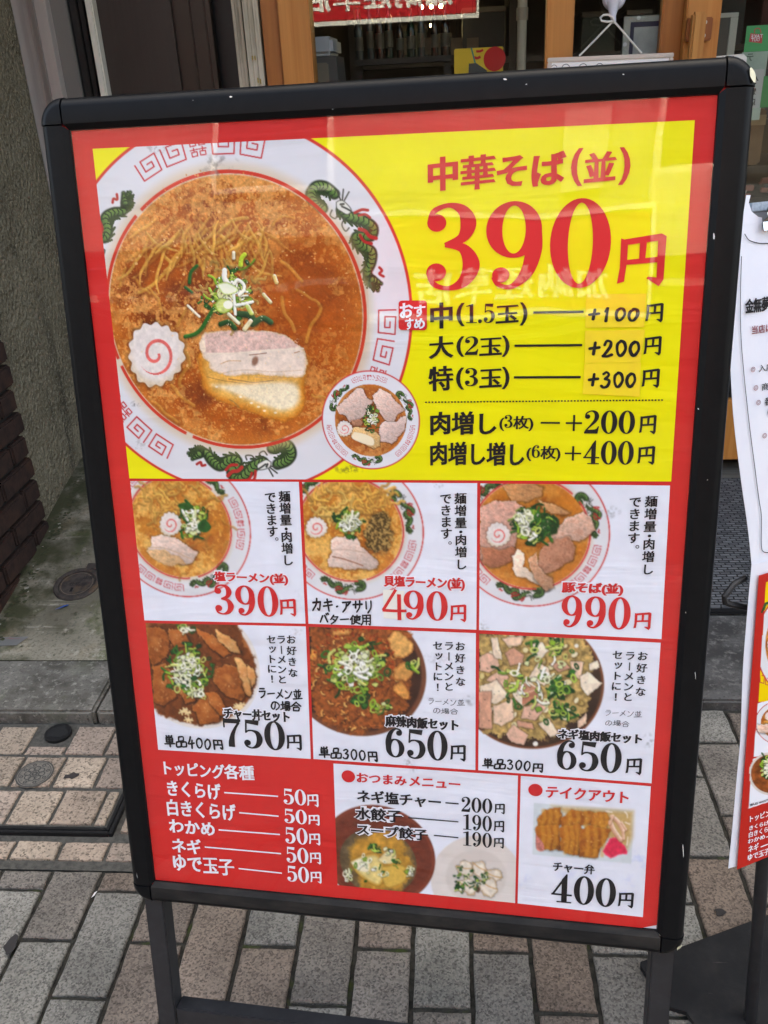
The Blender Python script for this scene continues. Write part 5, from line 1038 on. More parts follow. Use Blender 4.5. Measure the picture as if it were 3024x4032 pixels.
# neck of the notice left of its rounded cut-out
s = Letters(FLY, .0046); s.poly(Z0, [(2928, 770), (2945, 770), (2938, 800), (2950, 835), (2975, 855), (2990, 858), (2990, 885), (2910, 885)]); s.build('notice_neck', M_LAM, notice)
s = Letters(FLY, .0062)
s.path(Z0, [(2918, 922), (2935, 946), (2965, 957), (3000, 960), (3080, 957)], 3.0)
s.path(Z0, [(2906, 1010), (2902, 1150), (2903, 1300), (2914, 1450), (2935, 1650), (2958, 1830), (2975, 1960), (2985, 2030), (2985, 2140), (2995, 2168), (3030, 2170)], 2.6)
s.build('ruled_border', M_PEN, notice)
ZQ = (2820, 780, .50620)
Letters(FLY, .0064).line('金無夢才', ZQ, (196, 902), (452, 752), 'block', 1.0).build('notice_heading', M_BLK, notice)
M_DKRED = mat('dark_red_print', (120, 24, 40), .5)
Letters(FLY, .0064).line('当店は七', ZQ, (250, 1060), (460, 965), 'block', .5).build('notice_subheading', M_DKRED, notice)
l = Letters(FLY, .0064)
for txt, lb, rt in (('入店は', (304, 1352), (470, 1270)), ('商品', (326, 1495), (445, 1420)), ('番号', (350, 1612), (460, 1530)), ('(番', (372, 1695), (460, 1605))): l.line(txt, ZQ, lb, rt, 'plain', .8)
l.build('notice_text', M_BLK, notice)
for c in ((260, 1330), (282, 1472), (302, 1586), (350, 1842), (402, 2092)): Letters(FLY, .0064).ring(ZQ, c, 17, .2).ring(ZQ, c, 9, .3).build('notice_bullet', M_DKRED, notice)
# lower flyer: a small copy of the menu
le = [hp(*p, .007) for p in ((2960, 2222), (2950, 2330), (2938, 2470), (2925, 2650), (2916, 2900), (2900, 3080), (2884, 3260), (2868, 3420))]
FL_W = .30
flyer, _ = sheet_mesh(le, FL_W, 6, .004, .007, M_LAM, 'menu_flyer'); tag(flyer, 'small laminated copy of the red ramen menu with a wide white margin', 'flyer')
M_PR2 = print_mat('flyer_print', .3)
ZS = (2820, 2150, .58788)
P = Picture(FLY, ZS, [(249, 182), (420, 130), (420, 2010), (107, 2138)], 2.4, (186, 40, 32), .0104)
def quad_fill(P, pts, col): P.blob(pts, col, 2, curve=False)
quad_fill(P, [(298, 225), (430, 188), (430, 1010), (247, 1022)], (240, 206, 24)); quad_fill(P, [(246, 1030), (430, 985), (430, 1360), (216, 1388)], (232, 234, 240)); quad_fill(P, [(214, 1400), (430, 1340), (430, 1650), (182, 1732)], (232, 234, 240))
def sm_bowl(c, rx, ry, k):
    w = P.win(c[0] - rx - 4, c[1] - ry - 4, c[0] + rx + 4, c[1] + ry + 4); x, y = (P.x[w] - c[0]) / rx, (P.y[w] - c[1]) / ry; q = np.hypot(x, y)
    ins = (x * 0 + 1) * (P.x[w] > (np.interp(P.y[w], [225, 1022, 1030, 1388], [298, 247, 246, 216])))
    P.blend(w, (1 - sstep(.985, 1.0, q)) * ins, (190, 50, 44)); P.blend(w, (1 - sstep(.955, .975, q)) * ins, (222, 222, 224))
    n = fbm(x * 7, y * 7, k, 4)[..., None]; P.blend(w, (1 - sstep(k / 100 - .02, k / 100, q)) * ins, np.array([160, 84, 24.]) + (np.array([226, 164, 80.]) - np.array([160, 84, 24.])) * sstep(.35, .75, n))
sm_bowl((490, 640), 262, 355, 76); sm_bowl((400, 1160), 176, 150, 78)
P.stroke([(282, 405), (296, 370), (322, 360), (340, 330)], 18, (52, 84, 46), 3); P.stroke([(270, 425), (280, 400)], 12, (40, 66, 36), 3); P.stroke([(326, 330), (332, 312)], 8, (176, 40, 38), 3)
P.stroke([(258, 842), (258, 890), (285, 900), (290, 850), (270, 846)], 5, (190, 60, 60), 3, curve=False); P.stroke([(294, 860), (294, 905), (322, 912), (326, 868), (306, 864)], 5, (190, 60, 60), 3, curve=False)
P.naruto((350, 640), 44, 4, 62); P.naruto((318, 1118), 26, 4, 28); P.slice([(236, 1180), (300, 1170), (350, 1200), (340, 1240), (250, 1230)], (220, 190, 170))
w = P.win(185, 1370, 440, 1660); q = np.hypot((P.x[w] - 330) / 148, (P.y[w] - 1500) / 145)
P.blend(w, (1 - sstep(.97, 1, q)) * (P.x[w] > 190), (214, 206, 196)); P.blend(w, (1 - sstep(.86, .9, q)), np.array([140, 76, 36.]) * (.6 + .8 * fbm(P.x[w] / 24, P.y[w] / 24, 5, 4)[..., None]))
P.negi((320, 1460), 60, 90, 60, 26, 5, (.3, .3, .4))
P.build('menu_print', M_PR2, flyer)
l = Letters(FLY, .0112); l.line('単品400円', ZS, (190, 1718), (318, 1660), 'hand', 3.0); l.build('price_lettering', M_BLK, flyer)
l = Letters(FLY, .0112)
for txt, lb, rt in (('トッピング各種', (190, 1822), (440, 1700)), ('きくらげ', (186, 1876), (318, 1805)), ('白きくらげ', (182, 1925), (350, 1835)), ('わかめ', (176, 1965), (292, 1900)), ('ネギ', (178, 2025), (250, 1955)), ('ゆで玉子', (176, 2080), (322, 1990))): l.line(txt, ZS, lb, rt, 'brush', .8)
for a, c in (((328, 1815), (400, 1782)), ((300, 1920), (400, 1880)), ((262, 1985), (400, 1932)), ((335, 2010), (400, 1982))): l.path(ZS, [a, c], 7)
l.build('topping_lettering', M_WHT, flyer)
# clip and the small screen panel above
M_CHROME = mat('polished_clip_steel', (210, 208, 200), .18, metal=1.0)
clip = thing('binder_clip', 'shiny steel bulldog clip gripping the top of the white notice', 'clip', tuple(on_fly(3030, 840, .01)))
b = MB(); prf = [(0, .020), (.004, .016), (.010, .013), (.015, .016), (.020, .010), (.026, .011), (.030, .013)]; V = []
cu0, cv0 = hp(3003, 803, .01); cu0 += .004
for i, uu in enumerate((0, .05)):
    for j, (dv, w) in enumerate(prf): V.append(FLY.at(cu0 + uu - (.004 if (i == 0 and j > 3) else 0), cv0 + dv, w * .7 + .004))
n = len(prf); b.add(V, [(j, j + 1, n + j + 1, n + j) for j in range(n - 1)]); V2 = [v - FLY.n * .0012 for v in V]; b.add(V2, [(j, n + j, n + j + 1, j + 1) for j in range(n - 1)])
b.build('jaw', M_CHROME, clip, True)
MB().tube([FLY.at(cu0 + .004, cv0 - .002, .016), FLY.at(cu0 - .002, cv0 - .016, .018), FLY.at(cu0 + .002, cv0 - .030, .02), FLY.at(cu0 + .012, cv0 - .036, .02), FLY.at(cu0 + .03, cv0 - .03, .02)], .0016, 8).build('wire_handle', M_CHROME, clip, True)
M_MESHP = mat('pale_mesh_board', (176, 188, 198), .5, noise=(300, (150, 164, 176), .4, .6))
u0, v0 = hp(2950, 800, -.006); b = MB(); M = Matrix([[FLY.eu[i], FLY.ev[i], FLY.n[i], FLY.o[i]] for i in range(3)] + [[0, 0, 0, 1]])
b.box((u0, v0, -.010), (u0 + .2, v0 + .0105, -.002), .001, 0, M); b.box((u0, v0 + .0108, -.010), (u0 + .2, v0 + .15, -.003), .001, 1, M); b.build('top_board', [M_MESHP, mat('grey_board', (126, 128, 130), .5)], stand)

# ------------------------------------------------------------------ ground: pavers, tiled inspection cover, kerb, step, apron, street
def paver_mat(name, cols, grain=1.0, ramp=(.32, .58, .92)):
    m = bpy.data.materials.new(name); m.use_nodes = True; N = m.node_tree.nodes; L = m.node_tree.links; b = N['Principled BSDF']
    g = N.new('ShaderNodeTexCoord'); vc = N.new('ShaderNodeVertexColor'); vc.layer_name = 'tone'
    t1 = N.new('ShaderNodeTexVoronoi'); t1.inputs['Scale'].default_value = 330 * grain; L.new(g.outputs['Object'], t1.inputs['Vector'])
    hs = N.new('ShaderNodeSeparateColor'); L.new(t1.outputs['Color'], hs.inputs[0])
    t2 = N.new('ShaderNodeTexNoise'); t2.inputs['Scale'].default_value = 130 * grain; t2.inputs['Detail'].default_value = 6; L.new(g.outputs['Object'], t2.inputs['Vector'])
    t3 = N.new('ShaderNodeTexNoise'); t3.inputs['Scale'].default_value = 9; t3.inputs['Detail'].default_value = 4; L.new(g.outputs['Object'], t3.inputs['Vector'])
    ad = N.new('ShaderNodeMath'); ad.operation = 'ADD'; L.new(hs.outputs[0], ad.inputs[0]); L.new(t2.outputs[0], ad.inputs[1])
    cr = N.new('ShaderNodeValToRGB'); cr.color_ramp.elements[0].position = .62; cr.color_ramp.elements[1].position = 1.22 / 1.3
    cr.color_ramp.elements[0].color = (.19, .19, .19, 1); cr.color_ramp.elements[1].color = (1.5, 1.5, 1.5, 1)
    e = cr.color_ramp.elements.new(.78); e.color = (.82, .82, .82, 1); ml = N.new('ShaderNodeMath'); ml.operation = 'MULTIPLY'; ml.inputs[1].default_value = .62; L.new(ad.outputs[0], ml.inputs[0])
    cr.color_ramp.elements[0].position = .30; cr.color_ramp.elements[1].position = .48; cr.color_ramp.elements[2].position = .80
    for el, c in zip(cr.color_ramp.elements, ramp): el.color = (c, c, c, 1)
    L.new(ml.outputs[0], cr.inputs[0])
    mx = N.new('ShaderNodeMix'); mx.data_type = 'RGBA'; mx.blend_type = 'MULTIPLY'; mx.inputs[0].default_value = 1; L.new(vc.outputs[0], mx.inputs[6]); L.new(cr.outputs[0], mx.inputs[7])
    mr = N.new('ShaderNodeMapRange'); mr.inputs[1].default_value = .35; mr.inputs[2].default_value = .7; mr.inputs[3].default_value = .72; mr.inputs[4].default_value = 1.1; L.new(t3.outputs[0], mr.inputs[0])
    m2 = N.new('ShaderNodeMix'); m2.data_type = 'RGBA'; m2.blend_type = 'MULTIPLY'; m2.inputs[0].default_value = 1; L.new(mx.outputs[2], m2.inputs[6]); L.new(mr.outputs[0], m2.inputs[7]); L.new(m2.outputs[2], b.inputs['Base Color'])
    b.inputs['Roughness'].default_value = .8; b.inputs['Specular IOR Level'].default_value = .3
    bp = N.new('ShaderNodeBump'); bp.inputs['Strength'].default_value = .5; bp.inputs['Distance'].default_value = .0022; L.new(ad.outputs[0], bp.inputs['Height']); L.new(bp.outputs[0], b.inputs['Normal'])
    return m
def blocks(name, rects, z, tones, m, seed, bev=.004, kind='structure', label=None, parent=None, clipf=None, rough=.0012, pits=False):
    """A field of laid blocks: one mesh, each block bevelled and slightly uneven, its tone kept per block."""
    R = random.Random(seed); b = MB(); tn = []
    for (x0, y0, x1, y1) in rects:
        dz = R.uniform(-.0018, .0018); c = R.choice(tones); f = R.uniform(.85, 1.12); k0 = len(b.v)
        nx = max(3, int((x1 - x0) / .016)); ny = max(3, int((y1 - y0) / .016)); P1 = []; T = []
        outline = [(x0 + (x1 - x0) * i / nx, y0) for i in range(nx)] + [(x1, y0 + (y1 - y0) * i / ny) for i in range(ny)] + [(x1 - (x1 - x0) * i / nx, y1) for i in range(nx)] + [(x0, y1 - (y1 - y0) * i / ny) for i in range(ny)]
        cx, cy = (x0 + x1) / 2, (y0 + y1) / 2; o2 = []
        for (x, y) in outline:
            j = R.uniform(-rough, rough); dx, dy = (1 if x > cx else -1), (1 if y > cy else -1)
            on_x = abs(x - x0) < 1e-6 or abs(x - x1) < 1e-6; on_y = abs(y - y0) < 1e-6 or abs(y - y1) < 1e-6
            o2.append((x + (j * dx if on_x else 0), y + (j * dy if on_y else 0)))
        n = len(o2); sh = lambda p, k: (cx + (p[0] - cx) * (1 - k / (x1 - x0) * 2), cy + (p[1] - cy) * (1 - k / (y1 - y0) * 2))
        V = [(x, y, z - .012) for x, y in o2] + [(x, y, z + dz - bev * .9) for x, y in o2] + [(*sh(p, bev * .45), z + dz - bev * .28) for p in o2] + [(*sh(p, bev * 1.2), z + dz) for p in o2]
        F = [(r * n + i, r * n + (i + 1) % n, (r + 1) * n + (i + 1) % n, (r + 1) * n + i) for r in range(3) for i in range(n)] + [tuple(3 * n + i for i in range(n))]
        b.add(V, F); tn += [tuple(v * f for v in lin(c)) + (1,)] * len(V)
    o = b.build(name, m, parent); a = o.data.attributes.new('tone', 'FLOAT_COLOR', 'POINT'); a.data.foreach_set('color', np.array(tn, np.float32).ravel())
    if kind: o['kind'] = kind
    return o
M_JOINT = mat('mossy_joint_sand', (62, 60, 54), .95, spec=.1, noise=[(70, (40, 39, 36), .4, .65), (12, (66, 76, 36), .56, .7), (420, (120, 116, 108), .68, .74)], bump=(300, .6, .004))
M_PAVE = paver_mat('granite_paver', None)
g = MB(); g.add([(-40, -3.2, -.0075), (40, -3.2, -.0075), (40, 1.70, -.0075), (-40, 1.70, -.0075)], [(0, 1, 2, 3)]); tag(g.build('paving_bed', M_JOINT), kind='structure')
pitch, Lp, gp = .1023, .2148, .0042
rects = []
TONES = [(142, 138, 129), (136, 128, 118), (148, 144, 134), (134, 121, 109), (141, 135, 125), (138, 123, 109), (128, 123, 115), (132, 116, 102)]
for i in range(-9, 20):
    x0 = -.281 + pitch * i; ya = .9053 if i % 2 == 0 else 1.0126
    for j in range(-8, 6):
        y0 = ya + (j - 1) * Lp; y1 = y0 + Lp
        lim = 1.168 if x0 + pitch < -.30 else 1.665
        if y0 > lim - .02 or y1 < -.35: continue
        rects.append((x0 + gp, max(y0, -.6) + gp, x0 + pitch - gp, min(y1, lim) - gp))
blocks('paving_blocks', rects, 0.0, TONES, M_PAVE, 3)
far = MB(); far.add([(-40, -3.2, -.003), (40, -3.2, -.003), (40, -.40, -.003), (-40, -.40, -.003)], [(0, 1, 2, 3)])
tag(far.build('pavement', mat('grey_pavement', (120, 118, 114), .85, noise=(4, (104, 102, 99), .4, .7))), kind='structure')
rd = MB(); rd.add([(-60, -60, -.09), (60, -60, -.09), (60, -3.0, -.09), (-60, -3.0, -.09)], [(0, 1, 2, 3)]); tag(rd.build('road', mat('asphalt', (62, 62, 64), .9, noise=(30, (74, 74, 75), .4, .7))), kind='structure')
kb = MB(); kb.box((-40, -3.2, -.12), (40, -3.05, .004), .01); tag(kb.build('road_kerb', mat('kerb_stone', (128, 126, 122), .85, noise=(20, (112, 110, 106), .4, .7))), kind='structure')
# tiles in front of the kerb and the tiled inspection cover
M_TILE = paver_mat('buff_pitted_tile', None, .8, (.36, .82, 1.1))
M_MORT = mat('tile_mortar', (84, 82, 76), .95, spec=.1, noise=[(90, (66, 64, 60), .4, .65), (300, (130, 126, 118), .68, .74)], bump=(260, .5, .003))
m_ = MB(); m_.add([(-4, 1.168, -.0035), (-.40, 1.168, -.0035), (-.40, 1.6, -.0035), (-4, 1.6, -.0035)], [(0, 1, 2, 3)]); tag(m_.build('tile_bed', M_MORT), kind='structure')
TT = [(164, 146, 128), (157, 140, 125), (168, 151, 132), (152, 136, 121)]
tr = []
for k in range(-20, 6):
    x0 = -.896 + .0985 * k
    tr.append((x0 + .004, 1.190, x0 + .0945, 1.234))
for yy in (1.262, 1.372, 1.478): tr.append((-.690, yy, -.60, yy + .09)); tr.append((-.590, yy, -.50, yy + .09))
blocks('border_tiles', tr, .0035, TT, M_TILE, 5, .003)
cover = thing('inspection_cover', 'tiled square inspection cover in a black steel edge, set in the pavement', 'manhole cover', (-1.0, 1.41, 0))
M_STEEL = mat('blackened_steel', (20, 20, 21), .55, metal=.3, noise=(50, (38, 37, 36), .5, .75), bump=(200, .3, .002))
b = MB(); b.box((-1.62, 1.2525, -.004), (-.7110, 1.2600, .0068), .001); b.box((-1.62, 1.2625, -.004), (-.7210, 1.2705, .0058), .001); b.box((-.7105, 1.2530, -.004), (-.7025, 1.592, .0068), .001); b.box((-.7205, 1.2630, -.004), (-.7125, 1.592, .0058), .001)
b.build('steel_edge', M_STEEL, cover)
b = MB(); b.add([(-1.62, 1.2700, .0015), (-.7210, 1.2700, .0015), (-.7210, 1.592, .0015), (-1.62, 1.592, .0015)], [(0, 1, 2, 3)]); b.build('mortar_bed', M_MORT, cover)
ct = []
for (ya, yb) in ((1.277, 1.371), (1.384, 1.475), (1.487, 1.579)):
    off = {1.277: -.9455, 1.384: -.984, 1.487: -.998}[ya]
    for k in range(-6, 4):
        x0 = off + .0965 * k
        if ya == 1.487 and k == 0: x0_ = x0; ct.append((x0 + .004, 1.487, x0 + .0925, 1.512)); continue
        x1 = min(x0 + .0925, -.727)
        if x1 - x0 > .02: ct.append((x0 + .004, ya, x1, yb))
blocks('cover_tiles', ct, .0075, TT, M_TILE, 6, .0035, kind=None, parent=cover)
hc = ground(292 * .7828, 2300 + 760 * .7828)
b = MB(); b.disc((hc[0] + .002, hc[1]), .0315, .002, .0092, 28); b.build('lifting_socket', M_STEEL, cover); b = MB(); b.disc((hc[0] + .002, hc[1]), .022, .0093, .0095, 24, 0, .12, 3); b.build('socket_hole', mat('socket_dark', (8, 8, 8), .9), cover)
pc = ground(175 * .7828, 2300 + 955 * .7828, .008); M_PLUG = mat('grey_plug', (116, 110, 100), .7, noise=(120, (84, 80, 74), .4, .65)); b = MB(); b.disc(pc, .0415, .006, .0088, 36); plug = b.build('round_plug', M_PLUG, cover)
M_EMB = mat('dark_emblem', (62, 60, 56), .8); b = MB()
def flat_ring(b, c, r0, r1, z, n=40, mi=0):
    V = [(c[0] + r * math.cos(2 * math.pi * k / n), c[1] + r * math.sin(2 * math.pi * k / n), z) for r in (r0, r1) for k in range(n)]
    b.add(V, [(k, (k + 1) % n, n + (k + 1) % n, n + k) for k in range(n)], mi)
flat_ring(b, pc, .0385, .0415, .0091); flat_ring(b, pc, .0345, .0362, .0091)
for k in range(8):
    a = math.pi / 4 * k; flat_ring(b, (pc[0] + .016 * math.cos(a), pc[1] + .016 * math.sin(a)), .0055, .0082, .0091 + .00004 * k, 14); flat_ring(b, (pc[0] + .0285 * math.cos(a + .39), pc[1] + .0285 * math.sin(a + .39)), .002, .0046, .0091 + .00004 * k, 10)
flat_ring(b, pc, .003, .007, .0091, 14); b.build('flower_emblem', M_EMB, plug)
# kerb stones, entrance step, concrete apron rising to the wall
M_KERB = mat('weathered_kerb', (110, 106, 98), .9, spec=.2, noise=[(13, (76, 73, 66), .40, .62), (60, (138, 134, 124), .54, .70), (170, (66, 63, 57), .55, .7), (7, (90, 92, 74), .55, .75)], bump=(120, .4, .004))
k = MB(); k.box((-2.4, 1.602, -.05), (-.868, 1.812, .034), .007); k.box((-.862, 1.602, -.05), (-.25, 1.812, .034), .007); tag(k.build('kerb', M_KERB), kind='structure')
M_STEP = mat('dark_stone_step', (88, 86, 83), .85, spec=.25, noise=[(11, (60, 58, 56), .42, .60), (60, (110, 107, 102), .52, .68), (190, (56, 54, 52), .55, .7), ((6, 90, 20), (132, 128, 122), .68, .76)], bump=(150, .3, .003))
k = MB(); k.box((-.245, 1.667, -.05), (3.0, 2.033, .022), .006); k.box((-.245, 2.0355, -.05), (3.0, 2.99, .020), .004); tag(k.build('door_step', M_STEP), kind='structure')
ap = MB(); nx, ny = 40, 44; V = []
def apz(x, y):
    t = (y - 1.81) / (2.95 - 1.81); z = .030 + .19 * (3 * t * t - 2 * t ** 3) * .9 + .03 * t
    f = min(1, max(0, (-.25 - x) / .35)); return .018 + (z - .018) * (f * f * (3 - 2 * f)) + .004 * math.sin(7 * x + 3 * y) * t
for j in range(ny + 1):
    for i in range(nx + 1):
        x = -1.40 + 1.15 * i / nx; y = 1.814 + 1.28 * j / ny; V.append((x, y, apz(x, y)))
ap.add(V, [(j * (nx + 1) + i, j * (nx + 1) + i + 1, (j + 1) * (nx + 1) + i + 1, (j + 1) * (nx + 1) + i) for j in range(ny) for i in range(nx)])
M_APRON = mat('mossy_concrete', (142, 135, 118), .92, spec=.2, noise=[(4, (104, 99, 84), .38, .58), (9, (84, 88, 56), .54, .66), (22, (164, 158, 142), .58, .70), ((3, 34, 3), (156, 150, 134), .60, .7), (3.4, (132, 114, 84), .58, .70), (36, (58, 58, 44), .60, .70), (130, (92, 88, 76), .5, .7)], bump=(60, .5, .008))
_N = M_APRON.node_tree.nodes; _L = M_APRON.node_tree.links; _b = _N['Principled BSDF']; _src = _b.inputs['Base Color'].links[0].from_socket   # moss grown out from the foot of the wall
_g = _N.new('ShaderNodeTexCoord'); _s = _N.new('ShaderNodeSeparateXYZ'); _L.new(_g.outputs['Object'], _s.inputs[0]); _r = _N.new('ShaderNodeMapRange'); _r.inputs[1].default_value = -1.02; _r.inputs[2].default_value = -1.30; _L.new(_s.outputs[0], _r.inputs[0])
_t = _N.new('ShaderNodeTexNoise'); _t.inputs['Scale'].default_value = 16; _t.inputs['Detail'].default_value = 7; _L.new(_g.outputs['Object'], _t.inputs['Vector']); _m = _N.new('ShaderNodeMath'); _m.operation = 'MULTIPLY_ADD'; _m.inputs[1].default_value = .42; _L.new(_r.outputs[0], _m.inputs[0]); _L.new(_t.outputs[0], _m.inputs[2])
_k = _N.new('ShaderNodeMapRange'); _k.inputs[1].default_value = .66; _k.inputs[2].default_value = .92; _L.new(_m.outputs[0], _k.inputs[0]); _x = _N.new('ShaderNodeMix'); _x.data_type = 'RGBA'; _x.inputs[7].default_value = rgba((70, 70, 50)); _L.new(_k.outputs[0], _x.inputs[0]); _L.new(_src, _x.inputs[6]); _L.new(_x.outputs[2], _b.inputs['Base Color'])
o = ap.build('concrete_apron', M_APRON, None, True); tag(o, kind='structure')
# moss and crumbs gathered along the foot of the wall
mo = MB(); R = random.Random(12)
for i in range(300):
    y = R.uniform(1.86, 2.93); x = -1.287 + abs(R.gauss(0, .022)) + .004; z = apz(x, y); r = R.uniform(.002, .0075); n = 7; ph = R.uniform(0, 6)
    V = [(x + r * (1 + .3 * math.sin(3 * a + ph)) * math.cos(a), y + r * (1 + .3 * math.sin(2 * a + ph)) * math.sin(a), z + .001) for a in np.linspace(0, 6.28, n + 1)[:-1]] + [(x + r * .2, y, z + r * R.uniform(.25, .5))]
    mo.add(V, [(a, (a + 1) % n, n) for a in range(n)], 0 if R.random() < .93 else 1)
tag(mo.build('moss', [mat('dark_moss', (70, 74, 44), .95, noise=(60, (52, 54, 36), .4, .65)), mat('pale_crumbs', (150, 146, 132), .9)]), 'dark moss and crumbs along the foot of the stucco wall', 'moss', kind='stuff')
# small iron drain cover in the apron
dc = ground(815 * .37372, 1900 + 1080 * .37372, .07); dz = apz(dc[0], dc[1]); slope = math.atan2(apz(dc[0], dc[1] + .06) - apz(dc[0], dc[1] - .06), .12)
drain = thing('drain_cover', 'small round rusty iron drain cover set in the mossy concrete', 'drain cover', (dc[0], dc[1], dz)); drain.rotation_euler = (slope, 0, 0)
def local(b, name, m, parent, smooth=False):
    o0 = origin_of(parent); b.v = [(x + o0.x, y + o0.y, z + o0.z) for x, y, z in b.v]; return b.build(name, m, parent, smooth)
M_RUST = mat('rusty_iron', (74, 66, 60), .8, metal=.2, noise=[(60, (54, 48, 44), .4, .65), (22, (98, 78, 56), .55, .72)], bump=(150, .3, .002))
b = MB(); b.disc((0, 0), .052, -.002, .0045, 40); local(b, 'lid', M_RUST, drain)
b = MB(); V = []
for r, z in ((.054, -.004), (.054, .0065), (.057, .008), (.066, .008), (.069, .004), (.069, -.004)):
    for q in range(44): V.append((r * math.cos(2 * math.pi * q / 44), r * math.sin(2 * math.pi * q / 44), z))
b.add(V, [(r * 44 + q, r * 44 + (q + 1) % 44, (r + 1) * 44 + (q + 1) % 44, (r + 1) * 44 + q) for r in range(5) for q in range(44)]); b.box((.004, .062, -.003), (.046, .092, .0065), .002); local(b, 'rim', M_RUST, drain)
b = MB(); b.box((-.012, -.034, .0042), (-.004, -.016, .0052), .0005); local(b, 'key_slot', mat('slot_dark', (10, 9, 9), .9), drain)
b = MB(); flat_ring(b, (0, 0), .046, .048, .0050); local(b, 'raised_ring', mat('polished_rust', (104, 90, 74), .6), drain)
DRP = Plane(np.array([dc[0], dc[1], dz]), [1, 0, 0], [0, -math.cos(slope), -math.sin(slope)])
l = Letters(DRP, .0056)
for txt, u, v, k_ in (('止水', .010, -.022, .018), ('仕切弁', -.022, .008, .016)):
    x = u
    for ch in txt:
        gg = glyph(ch, False); Vv = gg[0] + gg[4] * .02; l._put(Vv * k_, gg[1], gg[3], lambda a, c: (x + a, v - c)); x += gg[2] * k_ * 1.1
oo = l.mb; wz = origin_of(drain); rm = Matrix.Rotation(-slope, 3, 'X'); oo.v = [tuple(rm @ (Vector(p) - wz) + wz) for p in oo.v]; oo.build('cast_lettering', mat('cast_dark', (40, 36, 34), .8), drain)
# bits on the ground
def litter(name, label, cat, px, py, z, pts, m, th=.0008, group=None):
    c = ground(px, py, z); b = MB(); b.prism([(c[0] + x, c[1] + y) for x, y in pts], c[2] + .0006, c[2] + .0006 + th); return tag(b.build(name, m), label, cat, group)
M_BLUE = mat('blue_plastic', (52, 84, 150), .5)
c0 = ground(240, 2392, .045); litter('plastic_scrap', 'blue scrap of plastic lying on the concrete in front of the drain cover', 'litter', 240, 2392, apz(c0[0], c0[1]) + .002, [(-.012, -.012), (.016, .008), (.018, .014), (.004, .008)], M_BLUE)
M_GUM = mat('trodden_gum', (38, 34, 32), .8)
blob = lambda r, s, n=14: [(r * (1 + .25 * math.sin(3 * a + s) + .15 * math.sin(5 * a + 2 * s)) * math.cos(a), r * (1 + .2 * math.sin(2 * a + s)) * math.sin(a)) for a in np.linspace(0, 6.28, n + 1)[:-1]]
litter('gum_spot', 'dark gum spot on the grey paver right of the sign, near the stand base', 'stain', 2834, 3593, .0015, blob(.0088, 1), M_GUM)
litter('gum_spot', 'dark flattened spot on the paver at the lower left edge of the photo', 'stain', 45, 3720, .0015, [(x * 1.1, y * 1.9) for x, y in blob(.0095, 4, 22)], M_GUM)
litter('dead_leaf', 'small dark leaf lying on a cover tile beside the round emblem plug', 'leaf', 283, 3056, .0085, [(-.016, -.008), (-.004, -.006), (.004, -.010), (.016, .002), (.014, .008), (.006, .008), (.0, .012), (-.008, .004), (-.016, .002)], mat('dry_leaf', (44, 38, 36), .8))
litter('paper_crumb', 'tiny white paper crumb in the joint right of the first front paver', 'litter', 372, 3522, .001, [(-.003, -.008), (.001, -.003), (.003, .007), (-.001, .003)], mat('white_crumb', (206, 204, 200), .8))
c0 = ground(70, 2515, .04); litter('packet_scrap', 'pale crumpled packet scrap with a red line by the brick wall foot', 'litter', 40, 2520, apz(-1.2, 1.86) + .003, [(-.05, -.03), (.03, -.026), (.05, .02), (-.02, .03), (-.055, .018)], mat('pale_packet', (112, 112, 108), .5, noise=((10, 60, 10), (150, 92, 92), .62, .66)))
# ------------------------------------------------------------------ neighbouring wall and brick pier
M_STUC = mat('rough_stucco', (150, 141, 118), .95, spec=.15, noise=[(5, (122, 114, 94), .35, .65), ((9, 9, 1.0), (86, 81, 68), .58, .72), (6, (74, 69, 56), .60, .76), (150, (170, 161, 138), .50, .66), (110, (104, 97, 82), .53, .68)], bump=(70, 1.0, .035))
XW = -1.31
st = thing('stucco_wall', 'rough grey stucco side wall with dark stains, left of the sign', 'wall', (-1.5, 2.7, 0))
MB().box((-1.9, 2.375, -.05), (XW, 3.3, 4.2), .012).build('render', M_STUC, st)
pier = thing('brick_pier', 'dark brown brick end of the wall at the left edge of the photo', 'brick wall', (-1.5, 2.1, 0))
M_BRK = mat('dark_brown_brick', (62, 46, 40), .9, spec=.2, noise=[(30, (46, 37, 34), .4, .65), (8, (74, 52, 42), .5, .7)], bump=(120, .4, .003))
MB().box((-1.9, 1.86, -.05), (XW + .004, 2.374, 4.2), .004).build('mortar', mat('dark_mortar', (34, 32, 29), .95, noise=(60, (26, 25, 23), .4, .65)), pier)
b = MB(); R = random.Random(2); z = .02; k = 0; ch = .0735
while z < 2.6:
    y1 = 2.392 + R.uniform(-.006, .006); off = .105 if k % 2 else .21; y = y1; first = True
    while y > 1.87:
        L_ = off if first else .21; y0 = max(y - L_ + .010, 1.85); b.box((-1.60, y0, z), (XW + .020 + R.uniform(-.002, .002), y, z + ch - .011), .006); y -= L_; first = False
    z += ch; k += 1
b.build('bricks', M_BRK, pier)

